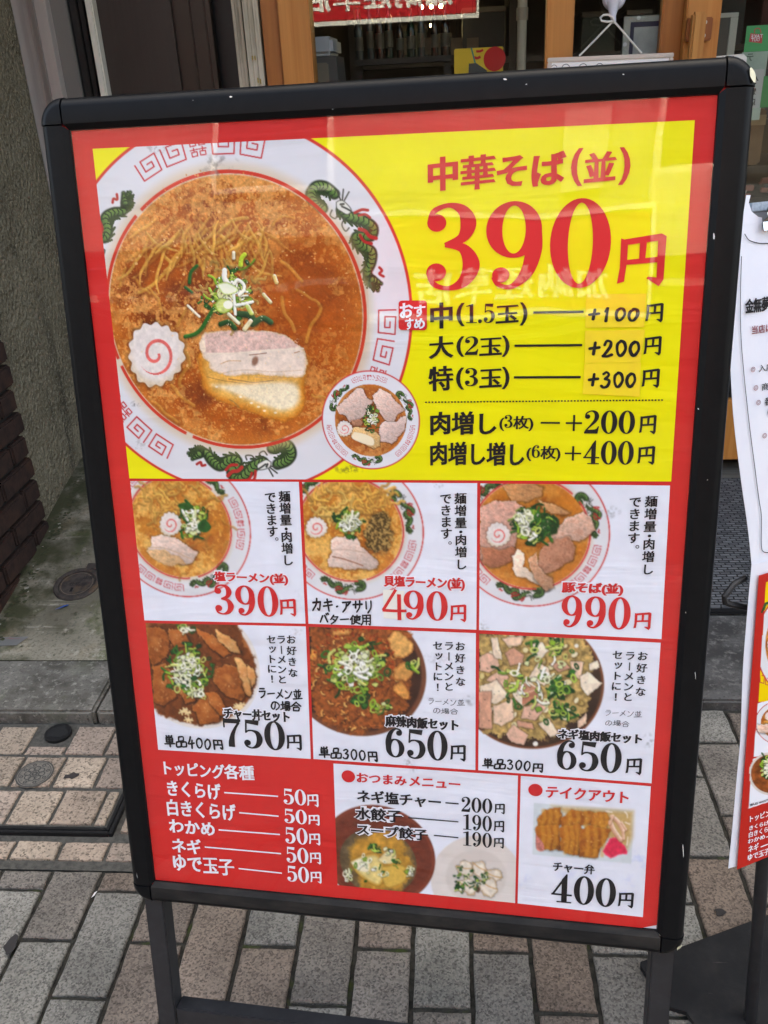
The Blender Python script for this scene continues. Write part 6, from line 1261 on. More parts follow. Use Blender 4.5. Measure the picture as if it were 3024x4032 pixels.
# ------------------------------------------------------------------ shop front
YF = 2.95
def col(b, px0, px1, Y0, Y1, z0=.0, z1=2.46, bev=.002, mi=0, py=0): return b.box((FX(px0, Y0, py), Y0, z0), (FX(px1, Y0, py), Y1, z1), bev, mi)
guide = thing('shutter_guide', 'tall grey metal shutter guide between the stucco wall and the brown door', 'shutter guide', (-1.25, 3.0, 0))
M_ALU = mat('taupe_coated_metal', (176, 167, 160), .45, metal=.15, spec=.4, noise=((30, 30, 2), (164, 155, 148), .4, .7))
M_ALU2 = mat('grey_coated_metal', (112, 110, 105), .5, metal=.15, spec=.4)
M_BLACKP = mat('black_plastic', (18, 18, 18), .5, spec=.4)
xs = [(FX(40, YF), YF)]
for k in range(7): t = k / 6; xs.append((FX(44 + 62 * t, 2.96), 2.955 + .05 * math.sin(math.pi * t * .9)))
xs += [(FX(127, 2.955), 2.952), (FX(130, 2.955), 2.958), (FX(132.5, 2.955), 2.952), (FX(176, 2.955), 2.95), (FX(178, 2.955), 2.955), (FX(178, 2.955), 3.1), (FX(40, YF), 3.1)]
MB().prism(xs, 0, 2.46).build('channel', M_ALU, guide)
b = MB(); col(b, 186, 257, 2.985, 3.06, bev=.003); b.build('flat_cover', M_ALU2, guide)
b = MB(); col(b, 177, 188, 3.0, 3.04, bev=.0); col(b, 256, 262, 2.995, 3.06); col(b, 262, 296, 3.01, 3.06); col(b, 296, 322, 3.03, 3.07); b.build('rubber_seal', M_BLACKP, guide)
side = thing('side_door', 'dark brown flush door with a thin white trim, left of the timber boards', 'door', (-.8, 3.0, 0))
M_TRIM = mat('off_white_trim', (212, 208, 194), .6, noise=[((20, 20, 3), (198, 192, 172), .4, .7), (60, (150, 130, 90), .70, .76)])
M_BROWN = mat('dark_brown_laminate', (46, 38, 34), .45, spec=.4, noise=((90, 90, 3), (40, 33, 29), .4, .7))
M_BROWN2 = mat('deep_brown_frame', (40, 28, 20), .4, spec=.4, noise=((60, 60, 3), (34, 24, 18), .4, .7))
b = MB(); col(b, 331, 353, 2.985, 3.03, bev=.002); col(b, 353, 361, 2.993, 3.03, bev=.001); b.build('trim', M_TRIM, side)
b = MB(); col(b, 361, 668, 3.03, 3.07, bev=.001); b.build('leaf', M_BROWN, side)
b = MB(); col(b, 669, 742, 3.05, 3.1, bev=.003); col(b, 744, 800, 3.055, 3.1, bev=.003); col(b, 802, 822, 3.06, 3.1, bev=.002); b.build('frame', M_BROWN2, side)
b = MB(); col(b, 820, 1024, 3.13, 3.16, bev=0); b.build('recess', M_BLACKP, side)
M_WOODW = mat('weathered_plank_wood', (196, 186, 164), .85, spec=.15, noise=[((70, 70, 2.2), (140, 132, 114), .42, .66), ((180, 180, 4), (104, 96, 82), .60, .72), (6, (206, 198, 178), .5, .7)], bump=(70, .4, .003))
for p0_, p1_, Y_, lab in ((907, 946, 3.0, 'narrow weathered white plank standing left of the wider plank beside the orange post'), (950, 1011, 2.97, 'wider weathered white plank with brown specks standing against the orange post')):
    t = thing('timber_plank', lab, 'plank', (FX((p0_ + p1_) / 2, Y_), Y_, 0), 'weathered planks beside the window')
    b = MB(); w_ = (p1_ - p0_) / 3
    for j in range(3): col(b, p0_ + w_ * j + .4, p0_ + w_ * (j + 1) - .4, Y_ + (.004 if j == 1 else 0), Y_ + .05, .02, 2.44, .002)
    b.build('board', M_WOODW, t)
    if p0_ == 950:
        for px, py, sx, sz in ((994, 228, .0016, .006), (1004, 228, .0016, .006), (1016, 316, .0018, .007), (1026, 320, .0018, .007)):
            c = onY(px, py, Y_ - .0008); MB().box((c[0] - sx, c[1] - .0004, c[2] - sz), (c[0] + sx, c[1] + .0004, c[2] + sz)).build('stain_speck', mat('ochre_specks', (150, 122, 30), .8), t)
# timber window and sliding doors
def wood(name, c1, c2, sc=(60, 60, 1.6)): return mat(name, c1, .45, spec=.35, noise=[(sc, c2, .38, .68), ((14, 14, .8), tuple(int(v * .93) for v in c1), .4, .7)], bump=None)
M_WD = wood('orange_varnished_wood', (196, 132, 66), (174, 108, 46)); M_WD2 = wood('darker_varnished_wood', (168, 104, 48), (146, 86, 36))
M_GLASS = clear_mat('window_glass', 1.52, (.93, .95, .94), 0.0, 1.05)
win = thing('shop_window', 'fixed shop window in orange varnished wood, with the tobacco shop mirrored in it', 'window', (-.2, 3.0, 0))
b = MB(); col(b, 1022, 1088, 2.975, 3.05, .02, bev=.003); b.build('jamb', M_WD2, win); b = MB(); col(b, 1089, 1213, 2.95, 3.05, .02, bev=.004); b.build('post', M_WD, win)
YG = 3.0
b = MB(); b.box((FX(1206, YG), YG - .002, .42), (FX(2170, YG), YG + .002, 2.46)); b.build('pane', M_GLASS, win)
b = MB(); b.box((FX(1089, YG), 2.96, .03), (FX(2160, YG), 3.05, .42), .004); b.build('lower_panel', M_WD, win)
dA = thing('sliding_door', 'glazed orange wooden door leaf carrying the hanging whiteboard', 'sliding door', (.55, 3.02, 0), 'sliding doors of the shop')
b = MB(); col(b, 2154, 2265, 2.99, 3.03, .03, bev=.004); b.build('stile', M_WD, dA); b = MB(); col(b, 2612, 2700, 2.99, 3.03, .03, bev=.004); b.build('stile', M_WD2, dA)
b = MB(); b.box((FX(2258, 3.01), 3.008, .33), (FX(2620, 3.01), 3.012, 2.46)); b.build('pane', M_GLASS, dA)
b = MB(); b.box((FX(2265, 2.99) + .001, 2.992, .03), (FX(2612, 2.99) - .001, 3.028, .33), .003); b.build('bottom_rail', M_WD, dA)
dB = thing('sliding_door', 'glazed orange wooden door leaf with an upright bar handle', 'sliding door', (1.1, 2.97, 0), 'sliding doors of the shop')
b = MB(); col(b, 2709, 2846, 2.94, 2.98, .03, bev=.004); b.build('stile', M_WD, dB)
b = MB(); b.box((FX(2838, 2.96), 2.958, .33), (2.1, 2.962, 2.46)); b.build('pane', M_GLASS, dB)
zr = float(onY(2868, 1578, 2.94)[2]); zb = float(onY(2868, 1812, 2.94)[2])
b = MB(); b.box((FX(2846, 2.94) + .001, 2.942, zb), (2.1, 2.978, zr), .004); b.build('bottom_rail', M_WD, dB)
hd = MB(); x0, x1 = FX(2722, 2.90, 100), FX(2776, 2.90, 100); zt = float(onY(2740, 48, 2.90)[2]); hd.box((x0, 2.885, .62), (x1, 2.915, zt), .006)
handle = hd.build('handle', wood('pale_handle_wood', (190, 134, 70), (160, 100, 44)), dB)
bk = MB(); c0 = onY(2706, 72, 2.925); c1 = onY(2796, 160, 2.925); bk.box((c0[0], 2.914, c1[2]), (c1[0], 2.939, c0[2]), .003); brk = bk.build('bracket', wood('red_brown_block', (150, 88, 44), (130, 72, 34)), handle)
sc = MB()
for px, py in ((2776, 87), (2770, 140)):
    c = onY(px, py, 2.9125)
    V = [(c[0] + .0065 * math.cos(a), 2.9130, c[2] + .0065 * math.sin(a)) for a in np.linspace(0, 6.28, 13)[:-1]]; sc.add(V, [tuple(range(12))])
sc.build('screws', mat('screw_steel', (190, 188, 184), .3, metal=1), brk)
sil = MB(); sil.box((FX(2154, 2.98), 2.93, .018), (2.2, 3.05, .032), .003); tag(sil.build('door_track', mat('door_track', (118, 112, 102), .6, metal=.3, noise=((3, 120, 3), (90, 84, 76), .4, .65))), 'worn metal door track under the sliding doors', 'door track')
# doormat: woven ribs, dark rubber rim
M_MAT = bpy.data.materials.new('woven_charcoal_mat'); M_MAT.use_nodes = True
N = M_MAT.node_tree.nodes; L = M_MAT.node_tree.links; pb_ = N['Principled BSDF']; g = N.new('ShaderNodeTexCoord'); mp = N.new('ShaderNodeMapping'); mp.inputs['Rotation'].default_value = (0, 0, math.radians(0)); L.new(g.outputs['Object'], mp.inputs[0])
wv = N.new('ShaderNodeTexBrick'); wv.inputs['Scale'].default_value = 1.0; wv.inputs['Brick Width'].default_value = .030; wv.inputs['Row Height'].default_value = .0135; wv.inputs['Mortar Size'].default_value = .0026; wv.inputs['Mortar Smooth'].default_value = .6
wv.inputs['Color1'].default_value = (.17, .17, .17, 1); wv.inputs['Color2'].default_value = (.075, .075, .077, 1); wv.inputs['Mortar'].default_value = (.006, .006, .006, 1); wv.offset = .5
tn_ = N.new('ShaderNodeTexNoise'); tn_.inputs['Scale'].default_value = 60; L.new(g.outputs['Object'], tn_.inputs['Vector']); mxv = N.new('ShaderNodeMix'); mxv.data_type = 'VECTOR'; mxv.inputs[0].default_value = .004
L.new(mp.outputs[0], mxv.inputs[4]); L.new(tn_.outputs['Color'], mxv.inputs[5]); L.new(mxv.outputs[1], wv.inputs['Vector']); L.new(wv.outputs['Color'], pb_.inputs['Base Color']); pb_.inputs['Roughness'].default_value = .9
bp_ = N.new('ShaderNodeBump'); bp_.inputs['Strength'].default_value = .8; bp_.inputs['Distance'].default_value = .006; bp_.invert = True; L.new(wv.outputs['Fac'], bp_.inputs['Height']); L.new(bp_.outputs[0], pb_.inputs['Normal'])
dm = thing('doormat', 'charcoal woven doormat with a black rubber rim in front of the sliding door', 'doormat', (1.1, 2.5, .022))
MB().box((.30, 2.056, .0225), (1.75, 2.90, .034), .002).build('pile', M_MAT, dm); MB().box((.285, 2.030, .0225), (1.765, 2.055, .031), .004).box((.285, 2.0555, .0225), (.299, 2.90, .031), .003).build('rubber_rim', mat('black_rubber', (16, 16, 17), .7, spec=.3), dm)

# the building round the shop front: shop room, added overhang, storeys above
shop = thing('shop_building', 'ramen shop building with an unseen overhang added to shade its wooden front', 'building', (0, 3.6, 0))
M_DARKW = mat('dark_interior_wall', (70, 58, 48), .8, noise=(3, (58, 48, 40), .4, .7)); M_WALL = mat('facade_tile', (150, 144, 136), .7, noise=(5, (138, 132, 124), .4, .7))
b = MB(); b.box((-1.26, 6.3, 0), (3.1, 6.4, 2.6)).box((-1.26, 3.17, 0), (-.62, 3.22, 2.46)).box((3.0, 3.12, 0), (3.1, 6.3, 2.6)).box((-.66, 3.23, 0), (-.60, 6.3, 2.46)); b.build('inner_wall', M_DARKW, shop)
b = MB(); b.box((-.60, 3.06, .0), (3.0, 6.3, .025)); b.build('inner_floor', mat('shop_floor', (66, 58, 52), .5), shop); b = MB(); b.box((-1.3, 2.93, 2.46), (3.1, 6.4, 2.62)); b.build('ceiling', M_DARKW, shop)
b = MB(); b.box((-3.5, 2.05, 2.50), (4.5, 2.92, 2.72), .01); b.build('shade_canopy', mat('canopy_metal', (92, 88, 84), .6), shop)  # unseen overhang, added to darken the left wall and the doors
b = MB(); b.box((-9, 2.95, 2.63), (9, 3.4, 8.2)).box((3.1, 2.93, 0), (9, 3.4, 2.62)).box((-9, 3.31, 0), (-1.9, 3.6, 2.62)); b.build('wall', M_WALL, shop)

# ---- hanging whiteboard with its string and hook
wb = thing('whiteboard', 'small framed whiteboard hanging on a string against the glass, topped by four drawn loops', 'whiteboard', (.62, 2.93, 1.3))
tlc = onY(2157, 228, 2.925); trc = onY(2655, 207, 2.925); dxv = (trc - tlc); wlen = float(np.linalg.norm(dxv)); ex_ = dxv / wlen; ez_ = np.array([-ex_[2], 0, ex_[0]])
WB = Plane(tlc, ex_, -ez_); Mw = Matrix([[WB.eu[i], WB.ev[i], WB.n[i], WB.o[i]] for i in range(3)] + [[0, 0, 0, 1]])
b = MB(); b.box((0, 0, -.012), (wlen, .0125, 0), .002, 0, Mw).box((0, .30, -.012), (wlen, .3125, 0), .002, 0, Mw).box((0, .0127, -.012), (.0125, .2998, 0), .002, 0, Mw).box((wlen - .0125, .0127, -.012), (wlen, .2998, 0), .002, 0, Mw); b.build('frame', mat('pale_aluminium', (196, 188, 180), .4, metal=.3), wb)
b = MB(); b.box((.0127, .0127, -.010), (wlen - .0127, .2998, -.004), 0, 0, Mw); b.build('board', mat('whiteboard_face', (236, 234, 230), .25), wb)
for px, py, r in ((2182, 268, 12), (2228, 270, 17), (2296, 268, 17), (2361, 266, 16)):
    l = Letters(WB, -.0036); l.ring(Z0, (px, py), r, .14)
    if px < 2300: l.ring(Z0, (px, py + 4), r * .5, .25)
    l.build('drawn_loop', M_PEN, wb)
kn = onY(2414, 82, 2.925); M_STR = mat('white_cord', (214, 210, 200), .7)
b = MB(); a0 = onY(2281, 220, 2.922); a1 = onY(2526, 209, 2.922); kk = np.array(kn) + np.array([0, -.006, 0]); b.tube([a0, (a0 + kk) / 2 + np.array([0, 0, -.001]), kk], .0028, 8).tube([kk, (a1 + kk) / 2, a1], .0028, 8)
b.tube([onY(x, y, 2.915) for x, y in ((2412, 84), (2390, 86), (2368, 82), (2364, 70), (2376, 59), (2396, 58), (2412, 70), (2416, 80))], .003, 8); b.build('string', M_STR, wb, True)
hk = thing('suction_hook', 'white suction hook on the glass from which the whiteboard hangs', 'hook', tuple(onY(2416, 10, 2.96)))
M_HOOK = mat('grey_white_plastic', (206, 206, 214), .4)
b = MB(); c = onY(2418, -8, 2.985); V = []
for r, y in ((.0, 2.958), (.018, 2.960), (.030, 2.968), (.034, 2.980), (.034, 2.986)):
    for q in range(24): V.append((c[0] + max(r, .0005) * math.cos(2 * math.pi * q / 24), y, c[2] + max(r, .0005) * math.sin(2 * math.pi * q / 24)))
b.add(V, [(r * 24 + q, r * 24 + (q + 1) % 24, (r + 1) * 24 + (q + 1) % 24, (r + 1) * 24 + q) for r in range(4) for q in range(24)]); b.build('cup', M_HOOK, hk, True)
b = MB(); b.tube([onY(2416, 4, 2.95), onY(2414, 40, 2.95), onY(2414, 62, 2.94), onY(2416, 88, 2.93)], [.019, .014, .0085, .007], 12); b.build('hook', M_HOOK, hk, True)

# ---- things inside the shop
M_GREYM = mat('grey_machine_paint', (104, 100, 98), .4, spec=.4)
tm = thing('ticket_machine', 'grey slope fronted ticket machine just inside the shop window', 'machine', (-.3, 3.45, 0))
ZT = float(onY(1290, 140, 3.3)[2]); xa, xb = FX(1150, 3.3, 200), FX(1330, 3.3, 200)
b = MB(); b.add([(xa, 3.30, .03), (xb + .05, 3.30, .03), (xb - .012, 3.34, ZT - .06), (xa, 3.34, ZT - .06), (xa, 3.62, .03), (xb + .05, 3.62, .03), (xb - .012, 3.60, ZT - .06), (xa, 3.60, ZT - .06)], [(0, 1, 2, 3), (5, 4, 7, 6), (1, 5, 6, 2), (4, 0, 3, 7), (3, 2, 6, 7)]); b.build('cabinet', M_GREYM, tm)
MB().box((xa, 3.33, ZT - .058), (xb - .02, 3.61, ZT), .012).build('top_cover', mat('pale_machine_top', (206, 210, 218), .35), tm)
MB().box((xa + .01, 3.318, ZT - .5), (FX(1285, 3.3, 200), 3.332, ZT - .08), .004).build('front_panel', mat('taupe_panel', (150, 136, 120), .5), tm)
shelf = thing('shelf_rack', 'tall dark shelf rack behind the window crowded with odds and ends', 'shelf', (.1, 4.6, 0))
M_DKW = mat('dark_shelf_wood', (48, 38, 30), .6)
b = MB()
for x in (-.45, .30, 1.05, 1.8, 2.6): b.box((x, 4.6, .03), (x + .03, 5.0, 2.3))
for z in (.35, .75, 1.1, 1.42, 1.72, 2.05): b.box((-.45, 4.595, z), (2.63, 5.0, z + .025))
b.build('frame', M_DKW, shelf)
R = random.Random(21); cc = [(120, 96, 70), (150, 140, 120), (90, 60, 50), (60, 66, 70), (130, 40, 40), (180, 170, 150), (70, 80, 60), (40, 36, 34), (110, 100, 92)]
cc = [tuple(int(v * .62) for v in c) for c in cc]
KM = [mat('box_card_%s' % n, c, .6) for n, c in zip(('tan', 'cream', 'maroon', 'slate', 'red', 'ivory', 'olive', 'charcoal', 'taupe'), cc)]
names = ['tan', 'cream', 'maroon', 'slate', 'red', 'ivory', 'olive', 'charcoal', 'taupe']; ORD = ('first second third fourth fifth sixth seventh eighth ninth tenth eleventh twelfth thirteenth fourteenth fifteenth sixteenth seventeenth eighteenth nineteenth twentieth'.split() + ['last'] * 20); ordn = ['lowest', 'second lowest', 'third', 'fourth', 'top']
for zi, z in enumerate((.375, .775, 1.125, 1.445, 1.745)):
    x = -.40; nbx = 0
    while x < 2.5:
        w_ = R.uniform(.08, .2); h_ = R.uniform(.10, .26); i = R.randrange(9)
        near = any(abs(x + w_ / 2 - q) < w_ / 2 + .035 for q in (-.435, .315, 1.065, 1.815))
        if not near and z > 1.0 and (-.35 < x < 1.8):
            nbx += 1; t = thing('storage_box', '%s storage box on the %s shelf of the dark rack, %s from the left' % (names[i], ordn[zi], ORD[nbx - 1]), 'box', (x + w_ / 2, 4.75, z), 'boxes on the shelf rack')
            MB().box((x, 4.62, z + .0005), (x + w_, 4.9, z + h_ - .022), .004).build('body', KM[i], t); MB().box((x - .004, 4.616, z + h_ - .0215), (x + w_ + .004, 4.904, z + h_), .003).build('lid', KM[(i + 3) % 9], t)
        x += w_ + R.uniform(.02, .09)
M_BOT = [mat('brown_bottle_glass', (52, 30, 16), .15, spec=.6), mat('green_bottle_glass', (24, 44, 26), .15, spec=.6), mat('clear_bottle_glass', (70, 74, 70), .12, spec=.6)]
M_BLAB = mat('bottle_label', (92, 84, 66), .6); nb_ = ('brown', 'green', 'clear'); R = random.Random(5)
bz = float(onY(1500, 232, 3.75)[2])
bs = thing('narrow_shelf', 'narrow wooden shelf of bottles just behind the shop window', 'shelf', (0, 3.75, 0))
MB().box((FX(1395, 3.7, 230), 3.70, bz - .02), (FX(1775, 3.7, 230), 3.86, bz)).build('board', M_DKW, bs); MB().box((FX(1395, 3.7, 230), 3.74, .03), (FX(1395, 3.7, 230) + .025, 3.8, bz - .0205)).box((FX(1775, 3.7, 230) - .025, 3.74, .03), (FX(1775, 3.7, 230), 3.8, bz - .0205)).build('post', M_DKW, bs)
for i in range(9):
    x = FX(1412 + 42 * i, 3.75, 230) + R.uniform(-.006, .006); k = R.randrange(3); hh = R.uniform(.15, .22); rr = R.uniform(.013, .018)
    t = thing('glass_bottle', '%s glass bottle on the narrow shelf behind the window, %s from the left' % (nb_[k], ORD[i]), 'bottle', (x, 3.78, bz), 'bottles on the narrow shelf')
    V = []; pf = ((0, 0), (rr, .0), (rr, hh * .55), (rr * .85, hh * .66), (rr * .35, hh * .76), (rr * .33, hh), (0, hh))
    for r_, zz in pf:
        for q in range(14): V.append((x + max(r_, .0003) * math.cos(q * math.pi / 7), 3.78 + max(r_, .0003) * math.sin(q * math.pi / 7), bz + .0006 + zz))
    b = MB(); b.add(V, [(j * 14 + q, j * 14 + (q + 1) % 14, (j + 1) * 14 + (q + 1) % 14, (j + 1) * 14 + q) for j in range(6) for q in range(14)]); b.build('glass', M_BOT[k], t, True)
    V = [(x + rr * 1.03 * math.cos(q * math.pi / 7), 3.78 + rr * 1.03 * math.sin(q * math.pi / 7), bz + hh * zz) for zz in (.18, .45) for q in range(14)]; b = MB(); b.add(V, [(q, (q + 1) % 14, 14 + (q + 1) % 14, 14 + q) for q in range(14)]); b.build('label', M_BLAB, t)
M_STRIP = mat('aged_menu_paper', (126, 104, 78), .7, noise=(20, (108, 88, 66), .4, .7))
for i in range(5):
    px = 1590 + 62 * i; c0 = onY(px, 150, 4.2); c1 = onY(px + 46, 214, 4.2); t = thing('menu_strip', 'aged paper strip hanging in the dark shop behind the window, %s from the left' % ORD[i], 'paper', tuple(c0), 'paper strips inside the shop')
    MB().box((c0[0], 4.198, c1[2]), (c1[0], 4.2, c0[2])).build('paper', M_STRIP, t); MB().tube([((c0[0] + c1[0]) / 2, 4.199, c0[2] + .001), ((c0[0] + c1[0]) / 2, 4.199, 2.46)], .0012, 6).build('thread', M_BLACKP, t)
yb = thing('yellow_placard', 'yellow placard with a red disc standing behind the shop window', 'placard', tuple(onY(1885, 300, 3.35)))
PLQ = Plane(onY(1788, 193, 3.35), [1, 0, 0], [0, 0, -1]); Mq = Matrix([[PLQ.eu[i], PLQ.ev[i], PLQ.n[i], PLQ.o[i]] for i in range(3)] + [[0, 0, 0, 1]])
wq = float(onY(1982, 186, 3.35)[0] - PLQ.o[0]); MB().box((0, 0, -.02), (wq, .32, 0), .003, 0, Mq).build('card', mat('yellow_card', (236, 196, 40), .5), yb)
ZY = (1200, 0, .60277)
l = Letters(PLQ, .0006); l.spot(ZY, (1240, 385), 72).path(ZY, [(1100, 372), (1125, 380), (1148, 370)], 16).path(ZY, [(1120, 335), (1145, 335), (1165, 325)], 14); l.build('red_disc', M_INKRED, yb)
l = Letters(PLQ, .0010); l.poly(ZY, [(1072, 415), (1120, 412), (1190, 460), (1195, 520), (1068, 520)]); l.build('dark_photo', mat('dark_photo_print', (52, 60, 66), .4), yb)
l = Letters(PLQ, .0008); l.path(ZY, [(1088, 312), (1105, 380), (1122, 450), (1138, 500)], 10); l.build('green_stripe', mat('teal_stripe', (70, 140, 120), .5), yb)
pp = thing('standing_pipe', 'pale vertical pipe behind the window, left of the middle post', 'pipe', (FX(2056, 3.6, 80), 3.6, 0)); MB().tube([(FX(2056, 3.6, 80), 3.6, .03), (FX(2056, 3.6, 80), 3.6, 2.4)], .017, 12).build('tube', mat('pale_pipe', (196, 186, 164), .5), pp, True); b = MB(); zc = float(onY(2054, 55, 3.6)[2]); b.tube([(FX(2056, 3.6, 80), 3.6, zc - .02), (FX(2056, 3.6, 80), 3.6, zc + .02)], .021, 12); b.build('coupling', mat('pipe_coupling', (170, 158, 138), .5), pp, True)
fr = thing('framed_notice', 'pale framed notice with a blue inner border taped inside the door glass', 'notice', tuple(onY(2520, 130, 3.06)))
NB = Plane(onY(2455, 62, 3.06), [1, 0, 0], [0, 0, -1]); Mn = Matrix([[NB.eu[i], NB.ev[i], NB.n[i], NB.o[i]] for i in range(3)] + [[0, 0, 0, 1]])
MB().box((0, 0, -.006), (.17, .5, 0), .003, 0, Mn).build('frame', mat('pale_grey_frame', (176, 178, 170), .4, noise=(30, (150, 152, 140), .5, .7)), fr)
u_, v_ = NB.hit(2484, 88); MB().box((u_, v_, .0004), (.165, .46, .002), 0, 0, Mn).build('inner_border', mat('dark_navy', (34, 34, 66), .5), fr); u_, v_ = NB.hit(2497, 108); MB().box((u_, v_, .0024), (.162, .44, .004), 0, 0, Mn).build('sheet', mat('grey_sheet', (176, 178, 176), .5, noise=(14, (150, 154, 152), .4, .7)), fr)
b = MB()
for px, py in ((2515, 70), (2461, 175)):
    c = onY(px, py, 3.052); b.add([(c[0] + .006 * math.cos(a), 3.0530, c[2] + .006 * math.sin(a)) for a in np.linspace(0, 6.28, 13)[:-1]], [tuple(range(12))])
b.build('screws', mat('white_screw', (226, 226, 226), .3), fr)
mw = thing('clear_frame', 'clear acrylic frame with pale edges inside the right door', 'frame', tuple(onY(2880, 130, 3.03)))
FB = Plane(onY(2838, 52, 3.03), [1, 0, 0], [0, 0, -1]); Mf = Matrix([[FB.eu[i], FB.ev[i], FB.n[i], FB.o[i]] for i in range(3)] + [[0, 0, 0, 1]]); u_, v_ = FB.hit(2910, 50); u2_, _ = FB.hit(2880, 50)
MB().box((-.03, 0, -.005), (u_, .012, 0), .001, 0, Mf).box((u2_, .0125, -.005), (u_, .4, 0), .001, 0, Mf).build('edge', mat('pale_acrylic_edge', (172, 172, 160), .4), mw); MB().box((-.03, .0125, -.004), (u2_ - .001, .4, -.001), 0, 0, Mf).build('sheet', mat('smoky_acrylic', (60, 58, 56), .35), mw)
tag_ = lambda nm, lab, cat, px, py: thing(nm, lab, cat, tuple(onY(px, py, 3.0)))
PG = Plane(onY(2941, 102, 3.02), [1, 0, 0], [0, 0, -1]); Mg = Matrix([[PG.eu[i], PG.ev[i], PG.n[i], PG.o[i]] for i in range(3)] + [[0, 0, 0, 1]])
gp_ = tag_('takeout_poster', 'green poster with a red bag, seen from behind through the right door glass', 'poster', 2985, 150)
w1_, h1_ = PG.hit(3026, 200); MB().box((0, 0, -.001), (w1_, h1_, 0), 0, 0, Mg).build('green_half', mat('green_print', (66, 160, 94), .5), gp_); MB().box((-.004, h1_ + .0005, -.001), (w1_, h1_ + .19, 0), 0, 0, Mg).build('pale_half', mat('pale_green_paper', (168, 184, 170), .5, noise=(18, (150, 168, 154), .4, .7)), gp_)
Z4 = (2750, 0, .36148)
l = Letters(PG, .0006); l.poly(Z4, [(568, 362), (700, 378), (690, 472), (548, 455)]).path(Z4, [(612, 358), (612, 325), (640, 308), (670, 318), (682, 365)], 9); l.build('red_bag', mat('rose_print', (196, 62, 70), .5), gp_)
class Mir(Letters):
    """Writing seen from behind: mirrored left to right."""
    def line(s, body, Z, lb, rt, *a, **k): return Letters.line(s, body, Z, (rt[0], lb[1]), (lb[0], rt[1]), *a, **k)
Mir(PG, .0009).line('TAKE', Z4, (575, 412), (698, 378), 'plain').line('OUT', Z4, (578, 448), (665, 418), 'plain').build('bag_lettering', M_WHT, gp_)
Mir(PG, .0009).line('テ', Z4, (530, 665), (592, 585), 'block', .6).build('poster_lettering', mat('grey_green_ink', (84, 100, 88), .5), gp_)
PS = Plane(onY(2945, 275, 3.018), [1, 0, 0], [0, 0, -1]); Ms = Matrix([[PS.eu[i], PS.ev[i], PS.n[i], PS.o[i]] for i in range(3)] + [[0, 0, 0, 1]])
ps_ = tag_('paper_strip', 'white paper strip with black brush writing, seen from behind below the green poster', 'paper', 2970, 350)
u_, v_ = PS.hit(2990, 424); MB().box((-.03, 0, -.001), (u_, v_, 0), 0, 0, Ms).build('paper', mat('grey_white_paper', (184, 184, 180), .6), ps_)
l = Mir(PS, .0006)
for ch, a, c in (('ケ', (578, 915), (650, 835)), ('惣', (560, 1035), (622, 962)), ('店', (558, 1150), (618, 1068))): l.line(ch, Z4, a, c, 'block', .5)
l.build('brush_writing', M_BLK, ps_)
gs = tag_('green_sheet', 'bright green sheet behind the right door glass, beside the paper strip', 'sheet', 3015, 360); c = onY(3008, 300, 3.02); c2_ = onY(3006, 423, 3.02); MB().box((c[0], 3.019, c2_[2]), (c[0] + .2, 3.021, c[2])).build('sheet', mat('strong_green', (32, 132, 66), .5), gs)
lt = tag_('paper_tag', 'creased white paper label with pencil marks at the top right corner of the sign', 'label', 2880, 230); PLt = Plane(onY(2822, 220, 2.93), [1, 0, 0], [0, 0, -1])
l = Letters(PLt, .0005); l.poly(Z4, [(195, 612), (490, 585), (528, 625), (520, 705), (195, 690)]); l.build('paper', mat('creased_paper', (206, 204, 196), .6, noise=(40, (184, 180, 172), .5, .7)), lt)
Mir(PLt, .0010).line('225N', Z4, (265, 645), (385, 608), 'hand', 1).build('pencil_marks', M_PEN, lt)
cb = thing('cardboard_box', 'brown cardboard box standing inside the right door', 'box', (1.25, 3.25, 0)); za = float(onY(2960, 430, 3.12)[2]); zbt = float(onY(2960, 650, 3.12)[2])
MB().box((FX(2880, 3.12, 500), 3.12, zbt), (FX(3012, 3.12, 500), 3.5, za), .006).build('carton', mat('brown_card', (112, 84, 56), .8, noise=(12, (98, 72, 48), .4, .7)), cb); MB().box((FX(2880, 3.12, 500), 3.1185, zbt + .12), (FX(3012, 3.12, 500), 3.1195, zbt + .15)).build('tape', mat('packing_tape', (150, 126, 92), .3), cb)
ct_ = thing('counter_shelf', 'black shelf inside the right door carrying the cardboard box', 'shelf', (1.3, 3.25, 0)); MB().box((FX(2830, 3.12, 700), 3.10, zbt - .024), (2.2, 3.55, zbt - .001), .003).build('board', M_DKW, ct_); MB().box((FX(2830, 3.12, 700), 3.14, .03), (FX(2830, 3.12, 700) + .03, 3.5, zbt - .0245)).build('leg', M_DKW, ct_)
R = random.Random(31)
for i in range(16):
    px, py = R.uniform(2900, 3050), R.uniform(690, 830); c = onY(px, py, 3.11); s_ = R.uniform(.006, .016); cl_ = R.choice([(60, 130, 170), (180, 170, 160), (150, 50, 50), (210, 206, 196), (40, 40, 44), (120, 60, 50)])
    sm = MB(); sm.box((c[0] - s_, 3.105, c[2] - s_ * .6), (c[0] + s_, 3.12, c[2] + s_ * .6), .003)
    tag(sm.build('glass_sticker', mat('sticker_%02d' % i if False else 'sticker_%s' % ['a', 'b', 'c', 'd', 'e', 'f'][i % 6], cl_, .5)), 'tiny coloured sticker inside the lower part of the right door glass', 'sticker', 'stickers inside the right door')
M_BULB = mat('lit_warm_bulb', (255, 226, 170), .5, emit=14)
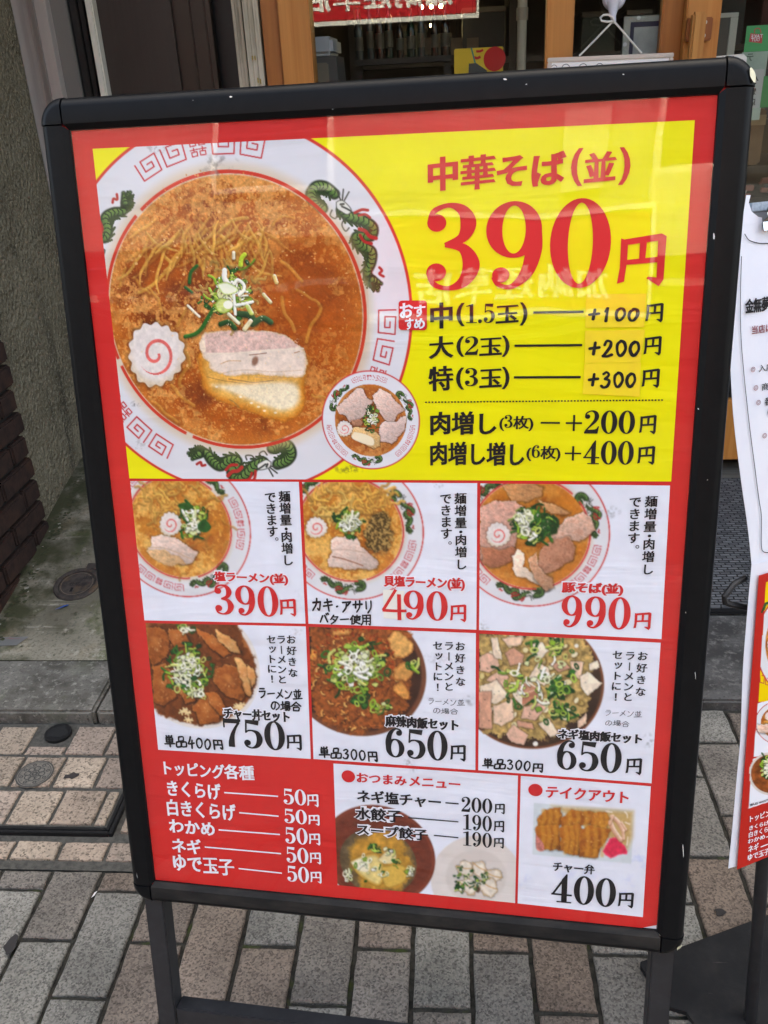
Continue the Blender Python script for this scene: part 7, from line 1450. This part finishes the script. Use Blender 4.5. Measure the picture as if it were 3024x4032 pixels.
for i, (px, py, Y) in enumerate(((1660, 28, 4.3), (1698, 26, 4.3), (1736, 24, 4.3), (1660, 106, 5.2), (1698, 100, 5.2), (1650, 166, 5.6))):
    c = onY(px, py, Y); t = thing('pendant_lamp', 'small lit pendant bulb inside the dark shop, %s' % ('left of the front three', 'middle of the front three', 'right of the front three', 'left of the two lower ones', 'right of the two lower ones', 'lowest of all and farthest back')[i], 'lamp', tuple(c), 'pendant bulbs in the shop')
    b = MB(); V = []
    for a in range(7):
        for q in range(12): V.append((c[0] + 0.008 * math.sin(math.pi * a / 6) * math.cos(q * math.pi / 6), c[1] + 0.008 * math.sin(math.pi * a / 6) * math.sin(q * math.pi / 6), c[2] + 0.008 * math.cos(math.pi * a / 6)))
    b.add(V, [(a * 12 + q, a * 12 + (q + 1) % 12, (a + 1) * 12 + (q + 1) % 12, (a + 1) * 12 + q) for a in range(6) for q in range(12)]); b.build('bulb', M_BULB, t, True); MB().tube([(c[0], c[1], c[2] + .0085), (c[0], c[1], 2.46)], .003, 6).build('cord', M_BLACKP, t)

# ------------------------------------------------------------------ across the street: what the glass and the film mirror
YO = -6.5
OPP = Plane([0, YO, 0], [-1, 0, 0], [0, 0, -1])
def mir_glass(px, py, Yg=YG):
    r = ray(px, py); p = EYE + r * (Yg / r[1]); d = np.array([r[0], -r[1], r[2]]); return p + d * ((p[1] - YO) / r[1])
def mir_film(px, py):
    u, v = SIGN.hit(px, py, .004); p = SIGN.at(u, v, .004); r = ray(px, py); d = r - 2 * (r @ SIGN.n) * SIGN.n
    return p + d * ((YO - p[1]) / d[1])
opp = thing('tobacco_shop_building', 'pale tiled building across the street with a red tobacco shop sign', 'building', (0, YO - 2, 0))
M_OPP = bpy.data.materials.new('pale_facade_tiles'); M_OPP.use_nodes = True; N = M_OPP.node_tree.nodes; L = M_OPP.node_tree.links; pb_ = N['Principled BSDF']
g = N.new('ShaderNodeTexCoord'); mp = N.new('ShaderNodeMapping'); mp.inputs['Rotation'].default_value = (math.radians(90), 0, 0); L.new(g.outputs['Object'], mp.inputs[0]); bt = N.new('ShaderNodeTexBrick'); L.new(mp.outputs[0], bt.inputs[0]); bt.offset = 0
bt.inputs['Scale'].default_value = 1; bt.inputs['Brick Width'].default_value = .3; bt.inputs['Row Height'].default_value = .15; bt.inputs['Mortar Size'].default_value = .012; bt.inputs['Color1'].default_value = (.20, .19, .175, 1); bt.inputs['Color2'].default_value = (.17, .165, .15, 1); bt.inputs['Mortar'].default_value = (.10, .10, .09, 1)
L.new(bt.outputs['Color'], pb_.inputs['Base Color']); pb_.inputs['Roughness'].default_value = .6
MB().box((-14, YO - 8, 2.9), (14, YO, 5.0)).build('wall', M_OPP, opp); MB().box((-14, YO - 8, -.09), (14, YO - .35, 2.899)).build('ground_floor', mat('ground_floor_shopfront', (70, 62, 54), .5, noise=(1.2, (44, 40, 36), .4, .6)), opp)
MB().box((-14, YO - .34, 2.30), (14, YO + .55, 2.36)).build('awning', mat('striped_awning', (150, 146, 138), .7, noise=((8, .1, .1), (96, 40, 36), .48, .52)), opp)
M_WING = mat('dark_window_glass', (30, 34, 38), .1, spec=.6)
for k, x in enumerate((-9.6, -6.4, -3.2, 1.0, 4.2, 7.4)):
    for z in (3.35,):
        wnd = MB().box((x - .62, YO + .001, z), (x + .62, YO + .06, z + 1.35)).build('window', mat('window_frame_white', (206, 204, 198), .5), opp)
        MB().box((x - .56, YO + .0602, z + .06), (x + .56, YO + .0622, z + 1.29)).build('pane', M_WING, wnd)
def raw(pl, body, u, v, size, w, m, name, parent, pitch=1.0, style=(.035, .02)):
    l = Letters(pl, w)
    for i, ch in enumerate(body):
        gg = glyph(ch, False); V = gg[0] + gg[4] * np.array(style); c = (gg[0].min(0) + gg[0].max(0)) / 2; l._put((V - c) * size, gg[1], gg[3], lambda a, q, i=i: (u + i * size * pitch + a, v - q))
    return l.build(name, m, parent)
s0 = mir_glass(1190, 96); s1 = mir_glass(1868, 60); zb_ = float((s0[2] + s1[2]) / 2) - .02; zt_ = zb_ + .86
xl, xr = float(min(s0[0], s1[0])) - .25, float(max(s0[0], s1[0]))
sb = MB().box((xl, YO + .56, zb_), (xr, YO + .70, zt_), .01).build('sign_board', mat('tobacco_red', (178, 22, 36), .4), opp)
b = MB(); b.box((xl - .03, YO + .56, zb_ - .05), (xr + .03, YO + .72, zb_ - .002)).box((xl - .03, YO + .56, zt_ + .002), (xr + .03, YO + .72, zt_ + .05)).box((xr + .002, YO + .56, zb_ - .0018), (xr + .03, YO + .72, zt_ + .0018)); b.build('sign_frame', mat('white_sign_frame', (220, 220, 218), .5), sb)
SPL = Plane([0, YO + .702, 0], [-1, 0, 0], [0, 0, -1])
ga = mir_glass(1275, 8); gb = mir_glass(1730, -18); n_ = 4; pit = (float(gb[0] - ga[0]) ) / n_
zc_ = zb_ + .42; size_ = abs(pit) * .92
raw(SPL, '加納煙草店', -float(gb[0]), -float(ga[2]), size_, .001, mat('sign_white_letters', (238, 238, 236), .5), 'sign_lettering', sb, 1 / .92)
# pale panels added so that the sign's film mirrors bright streaks
M_PANEL = mat('pale_streak_panel', (176, 174, 168), .6); M_GRID = mat('panel_joint', (150, 148, 142), .7)
def mir_quad(name, a, c, m, depth=.02, grid=0):
    p, q = mir_film(*a), mir_film(*c); x0, x1 = sorted((float(p[0]), float(q[0]))); z0, z1 = sorted((float(p[2]), float(q[2])))
    o = MB().box((x0, YO + .07, z0), (x1, YO + .07 + depth, z1)).build(name, m, opp)
    if grid:
        g = MB(); n = int((z1 - z0) / grid)
        for i in range(1, n): g.box((x0, YO + .0705 + depth, z0 + i * grid - .006), (x1, YO + .072 + depth, z0 + i * grid + .006))
        for i in range(1, int((x1 - x0) / grid)): g.box((x0 + i * grid - .006, YO + .0725 + depth, z0), (x0 + i * grid + .006, YO + .0735 + depth, z1))
        g.build('panel_joints', M_GRID, o)
mir_quad('streak_panel', (2230, 440), (2400, 720), M_PANEL, .02, .12); mir_quad('streak_panel', (2580, 690), (2830, 1000), M_PANEL, .02, .10);
